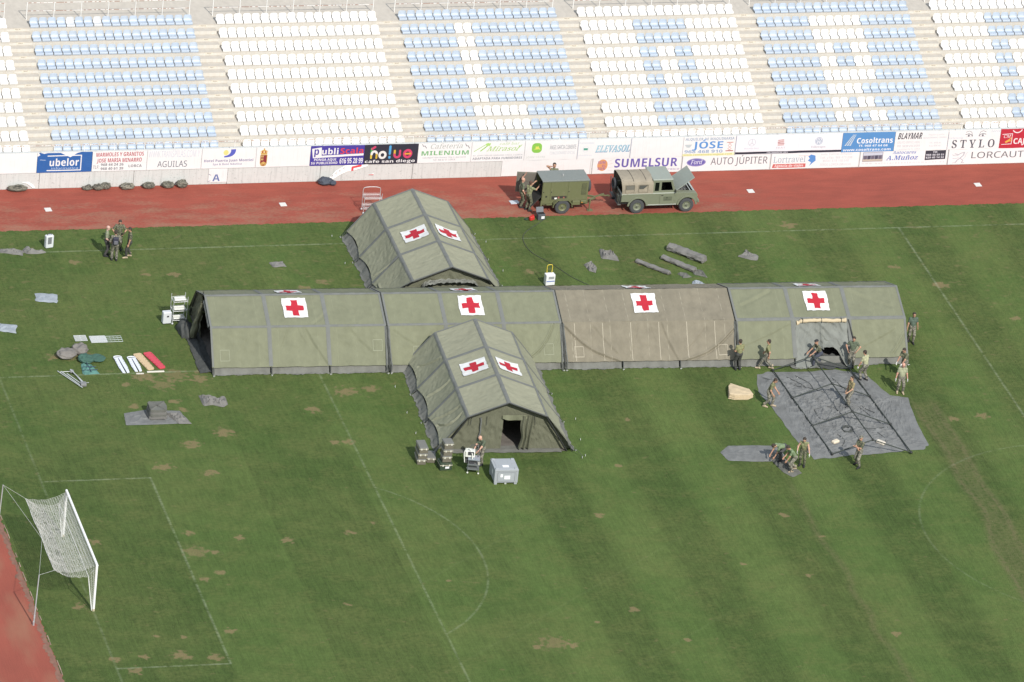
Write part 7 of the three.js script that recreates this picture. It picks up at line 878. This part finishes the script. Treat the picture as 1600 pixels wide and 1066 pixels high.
{
  const t = thing('folded_stand', 'bundle of folded silver legs lying on the white line', 'stand', [3.68, 0, -19.65], 0);
  [[-0.6, -0.9, 0.3, 1.0], [-0.45, -0.75, 0.2, 0.75], [0.05, -0.85, 0.5, 0.55], [0.15, -0.8, 0.45, 0.75], [-0.2, -0.5, 0.42, 0.8]].forEach(([a, b, c, d], i) => mesh('leg', bar([a, 0.06 + 0.05 * (i % 3), b], [c, 0.08 + 0.04 * (i % 2), d], 0.024, 7), paleMetal, t));
  mesh('hinge_block', [rbox(0.3, 0.16, 0.3, 0.4, 0.12, 0.7, 0.03), rbox(0.2, 0.12, 0.2, 0.1, 0.1, -0.75, 0.03)], std(0.2, 0.2, 0.2, 0.5), t); mesh('crossbar', [bar([-0.5, 0.1, -0.7], [0.1, 0.1, -0.75], 0.016), bar([0.3, 0.12, 0.6], [0.75, 0.06, 0.45], 0.012)], paleMetal, t);
}
// transport boxes by the front tent
const boxGrey = paint([0.155, 0.155, 0.14], 31, 0.7), boxBrown = paint([0.135, 0.122, 0.092], 33, 0.7), boxGreen = paint([0.03, 0.05, 0.028], 35, 0.6), boxTrim = std(0.45, 0.42, 0.33, 0.6);
function transportBox(label, x, y, z, turn, w, h, d, m, lidM, extra) {
  const t = thing('transport_box', label, 'box', [x, y, z], turn, 'transport boxes by the front tent');
  mesh('shell', rbox(w, h * 0.74, d, 0, h * 0.37, 0, 0.025, 2), m, t); mesh('lid', [rbox(w + 0.015, h * 0.25, d + 0.015, 0, h * 0.875, 0, 0.025, 2)], lidM, t);
  mesh('rim', [box(w + 0.03, 0.035, d + 0.03, 0, h * 0.75, 0)], boxTrim, t); for (const s of [1, -1]) mesh('latch', rbox(0.07, 0.09, 0.03, s * w * 0.27, h * 0.72, d / 2 + 0.015, 0.008, 1), std(0.6, 0.58, 0.5, 0.4), t);
  mesh('ribs', [0, 1, 2].map(i => box(w * 0.8, 0.012, 0.05, 0, h + 0.004, (i - 1) * d * 0.26)), lidM, t); if (extra) mesh('label_plate', box(0.2, 0.11, 0.004, 0.06, h * 0.42, d / 2 + 0.004), std(0.75, 0.75, 0.75, 0.7), t); return t;
}
['lowest', 'middle', 'top'].forEach((n, i) => transportBox(`${n} brown grey box of the left stack by the front tent`, 19.45 + 0.015 * i, i * 0.325, -9.85, -0.08 + 0.03 * i, 0.44, 0.32, 0.85, boxBrown, boxGrey));
transportBox('single grey brown box between the two stacks', 20.02, 0, -9.95, -0.2, 0.44, 0.31, 0.75, boxBrown, boxGrey);
transportBox('dark green box with white label under the tall stack', 20.5, 0, -9.05, 0.03, 0.62, 0.40, 0.6, boxGreen, boxGreen, true);
['second', 'third', 'topmost'].forEach((n, i) => transportBox(`${n} box of the tall stack, counted from the dark green one`, 20.55 + 0.012 * i, 0.41 + i * 0.37, -9.1, 0.02 * i, 0.46, 0.365, 0.52, boxBrown, boxGrey));
{
  const t = thing('shipping_crate', 'big pale grey crate with white labels in front of the tent', 'crate', [23.2, 0, -7.68], -0.045), g = paint([0.33, 0.35, 0.37], 37, 0.6), w = 1.18, d = 1.16, lab = std(0.78, 0.78, 0.78, 0.7);
  mesh('shell', rbox(w, 0.66, d, 0, 0.43, 0, 0.02, 2), g, t); mesh('lid', [rbox(w + 0.04, 0.1, d + 0.04, 0, 0.79, 0, 0.025, 2)], g, t); mesh('lid_panel', rbox(w - 0.2, 0.02, d - 0.2, 0, 0.845, 0, 0.008, 1), g, t);
  for (const sx of [1, -1]) for (const sz of [1, -1]) { mesh('foot', box(0.14, 0.11, 0.14, sx * (w / 2 - 0.08), 0.055, sz * (d / 2 - 0.08)), g, t); mesh('corner_post', rbox(0.1, 0.7, 0.1, sx * (w / 2 - 0.035), 0.44, sz * (d / 2 - 0.035), 0.02, 2), g, t); mesh('stacking_knob', rbox(0.16, 0.05, 0.14, sx * (w / 2 - 0.1), 0.86, sz * (d / 2 - 0.1), 0.02, 2), g, t); }
  mesh('front_panel', [box(w - 0.3, 0.02, 0.02, 0, 0.68, d / 2 + 0.008), box(w - 0.3, 0.02, 0.02, 0, 0.2, d / 2 + 0.008), box(0.02, 0.48, 0.02, -w / 2 + 0.15, 0.44, d / 2 + 0.008), box(0.02, 0.48, 0.02, w / 2 - 0.15, 0.44, d / 2 + 0.008)], std(0.24, 0.255, 0.27, 0.6), t); mesh('centre_foot', box(0.1, 0.1, 0.1, 0, 0.05, d / 2 - 0.08), paleMetal, t);
  mesh('label_sheet', box(0.3, 0.2, 0.004, 0.05, 0.4, d / 2 + 0.012), lab, t); mesh('label_sheet', box(0.13, 0.17, 0.004, -0.24, 0.5, d / 2 + 0.012), lab, t); mesh('label_sheet', box(0.004, 0.24, 0.2, -w / 2 - 0.012, 0.5, 0.1), lab, t); mesh('label_sheet', box(0.32, 0.004, 0.22, 0.0, 0.858, 0.25), lab, t);
}
{
  const t = thing('monitor_cart', 'white medical device on a wheeled steel cart by the crate', 'cart', [21.85, 0, -8.55], -0.25), wh = std(0.66, 0.66, 0.6, 0.4), st = std(0.34, 0.36, 0.38, 0.3, { metalness: 0.6 });
  for (const sx of [1, -1]) for (const sz of [1, -1]) { mesh('leg', bar([sx * 0.27, 0.1, sz * 0.25], [sx * 0.27, 0.78, sz * 0.25], 0.016, 7), st, t); mesh('castor', new THREE.SphereGeometry(0.05, 10, 8).translate(sx * 0.27, 0.05, sz * 0.25), wh, t); }
  for (const y of [0.24, 0.5, 0.78]) mesh('shelf', [rbox(0.6, 0.02, 0.56, 0, y, 0, 0.008, 1), box(0.6, 0.05, 0.012, 0, y + 0.02, 0.28)], y > 0.7 ? std(0.42, 0.46, 0.52, 0.25, { metalness: 0.4 }) : st, t);
  mesh('device', [rbox(0.5, 0.34, 0.4, -0.22, 0.98, -0.12, 0.05, 3)], wh, t); mesh('device_base', rbox(0.46, 0.2, 0.42, -0.2, 0.62, -0.05, 0.03), caseDark, t); mesh('device_frame', [tube([[-0.46, 0.55, 0.12], [-0.5, 1.1, 0.0], [-0.3, 1.26, -0.05], [-0.12, 1.05, 0.1], [-0.1, 0.8, 0.2]], 0.026, 24, 7)], wh, t); mesh('screen', rbox(0.3, 0.2, 0.02, -0.18, 1.05, 0.09, 0.01), caseDark, t); mesh('cable', [tube([[-0.1, 1.15, -0.2], [0.05, 1.35, -0.3], [0.25, 1.05, -0.2], [0.2, 0.85, 0]], 0.018, 24, 6), tube([[-0.3, 1.15, -0.2], [-0.1, 1.3, -0.4], [0.2, 1.2, -0.3]], 0.016, 20, 6)], caseDark, t); mesh('bracket', rbox(0.12, 0.16, 0.1, 0.26, 0.6, 0.2, 0.02), std(0.5, 0.48, 0.42, 0.5), t);
}
{
  const t = thing('trolley_case', 'white wheeled case with a yellow pull handle behind the row', 'case', [31.1, 0, -28.45], 0.1), yel = std(0.66, 0.52, 0.06, 0.45); mesh('shell', rbox(0.52, 0.62, 0.34, 0, 0.36, 0, 0.04, 3), std(0.72, 0.73, 0.73, 0.4), t); mesh('vent', [box(0.3, 0.14, 0.012, 0.03, 0.5, 0.172)], std(0.3, 0.32, 0.32, 0.5), t); mesh('blue_strip', box(0.46, 0.05, 0.012, 0, 0.3, 0.172), std(0.10, 0.16, 0.42, 0.5), t); mesh('pull_handle', tube([[-0.14, 0.66, -0.12], [-0.14, 1.08, -0.12], [-0.1, 1.13, -0.12], [0.1, 1.13, -0.12], [0.14, 1.08, -0.12], [0.14, 0.66, -0.12]], 0.02, 40, 7), yel, t); mesh('castor', [new THREE.SphereGeometry(0.05, 8, 6).translate(-0.18, 0.05, 0.1), new THREE.SphereGeometry(0.05, 8, 6).translate(0.18, 0.05, 0.1)], caseDark, t);
}
// things round the generator
{
  const t = thing('toolbox', 'open dark grey toolbox with white label on the grass edge', 'toolbox', [32.68, 0.0, -36.15], 0.08), m = std(0.075, 0.08, 0.095, 0.5); mesh('shell', rbox(0.42, 0.34, 0.3, 0, 0.17, 0, 0.025), m, t); const ld = mesh('lid', rbox(0.42, 0.3, 0.05, 0, 0.15, 0, 0.02), std(0.13, 0.14, 0.155, 0.5), t); ld.position.set(-0.02, 0.33, -0.16); ld.rotation.x = -0.35; mesh('label_plate', box(0.18, 0.15, 0.004, 0.07, 0.16, 0.153), std(0.75, 0.75, 0.74, 0.7), t); mesh('tray', box(0.36, 0.01, 0.24, 0, 0.345, 0), darkIn, t);
}
put('fuel_can', 'small red can lying left of the toolbox', 'can', [rbox(0.3, 0.24, 0.2, 0, 0.12, 0, 0.06, 3), cyl(0.03, 0.08, 0.1, 0.26, 0), tube([[-0.1, 0.22, 0], [-0.06, 0.3, 0], [0.04, 0.3, 0], [0.06, 0.22, 0]], 0.016)], std(0.5, 0.035, 0.03, 0.4), 32.15, -36.05, 0.4);
put('glove', 'dark green glove lying left of the red can', 'glove', sack(0.24, 0.1, 0.2, 33), std(0.02, 0.05, 0.03, 0.8), 31.88, -36.1, 0.4);
put('paper_sheet', 'pale board lying on the track behind the generator crew', 'board', rbox(0.5, 0.03, 0.4, 0, 0.015, 0, 0.006, 1), std(0.48, 0.5, 0.55, 0.7), 31.75, -38.2, 0.1, undefined, 0.006);
put('cable', 'thin dark cable running over the grass from trailer to tents', 'cable', tube([[33.2, 0.03, -36.4], [32.4, 0.025, -35.6], [31.2, 0.025, -34.2], [31.1, 0.025, -32.4], [31.9, 0.025, -30.8], [32.6, 0.025, -29.2], [33.4, 0.025, -28.0], [33.9, 0.03, -26.9]], 0.014, 90, 5), rope, 0, 0, 0);
// kit bags along the wall
[[5.0, -41.15, 1.3, 'long dark camouflage kit bag at the far left'], [8.8, -41.12, 0.7, 'flat camouflage kit bag, second from the left'], [9.36, -41.05, 0.75, 'camouflage kit bag, third from the left'], [9.82, -41.16, 0.65, 'taller camouflage kit bag, fourth from the left'], [10.95, -41.05, 0.95, 'olive camouflage kit bag, fifth from the left'], [12.12, -41.1, 0.85, 'camouflage kit bag, sixth from the left'], [13.2, -41.1, 0.85, 'camouflage kit bag with a loose strap, seventh from the left'], [13.98, -41.08, 0.75, 'upright camouflage kit bag, rightmost of the row']].forEach(([x, z, w, l], i) => {
  const t = thing('kit_bag', `${l} along the wall`, 'bag', [x, 0.006, z], 0.2 * n2(i, 4), 'kit bags along the wall'), g = sack(w * 0.78, 0.34 + 0.1 * (i === 7) - 0.12 * (i === 1), 0.4, 60 + i * 3); mesh('sack_body', paintVerts(g, camo(i === 4 ? CAMO.arid : CAMO.arid.map(c => c.map(q => q * 0.75)), i * 5)), clothMat, t); mesh('strap', tube([[-w * 0.2, 0.24, 0.1], [-w * 0.08, 0.34, 0.12], [w * 0.12, 0.33, 0.12], [w * 0.2, 0.16, 0.18]], 0.018, 16, 5), rope, t);
});
put('kit_bag', 'dark blue grey bundle at the wall below the torn strip', 'bag', [sack(0.75, 0.4, 0.6, 91), sack(0.4, 0.26, 0.4, 95).translate(0.4, 0, 0.1)], std(0.05, 0.06, 0.08, 0.7), 21.85, -41.0, 0, undefined, 0.006);
renderer.render(scene, camera);
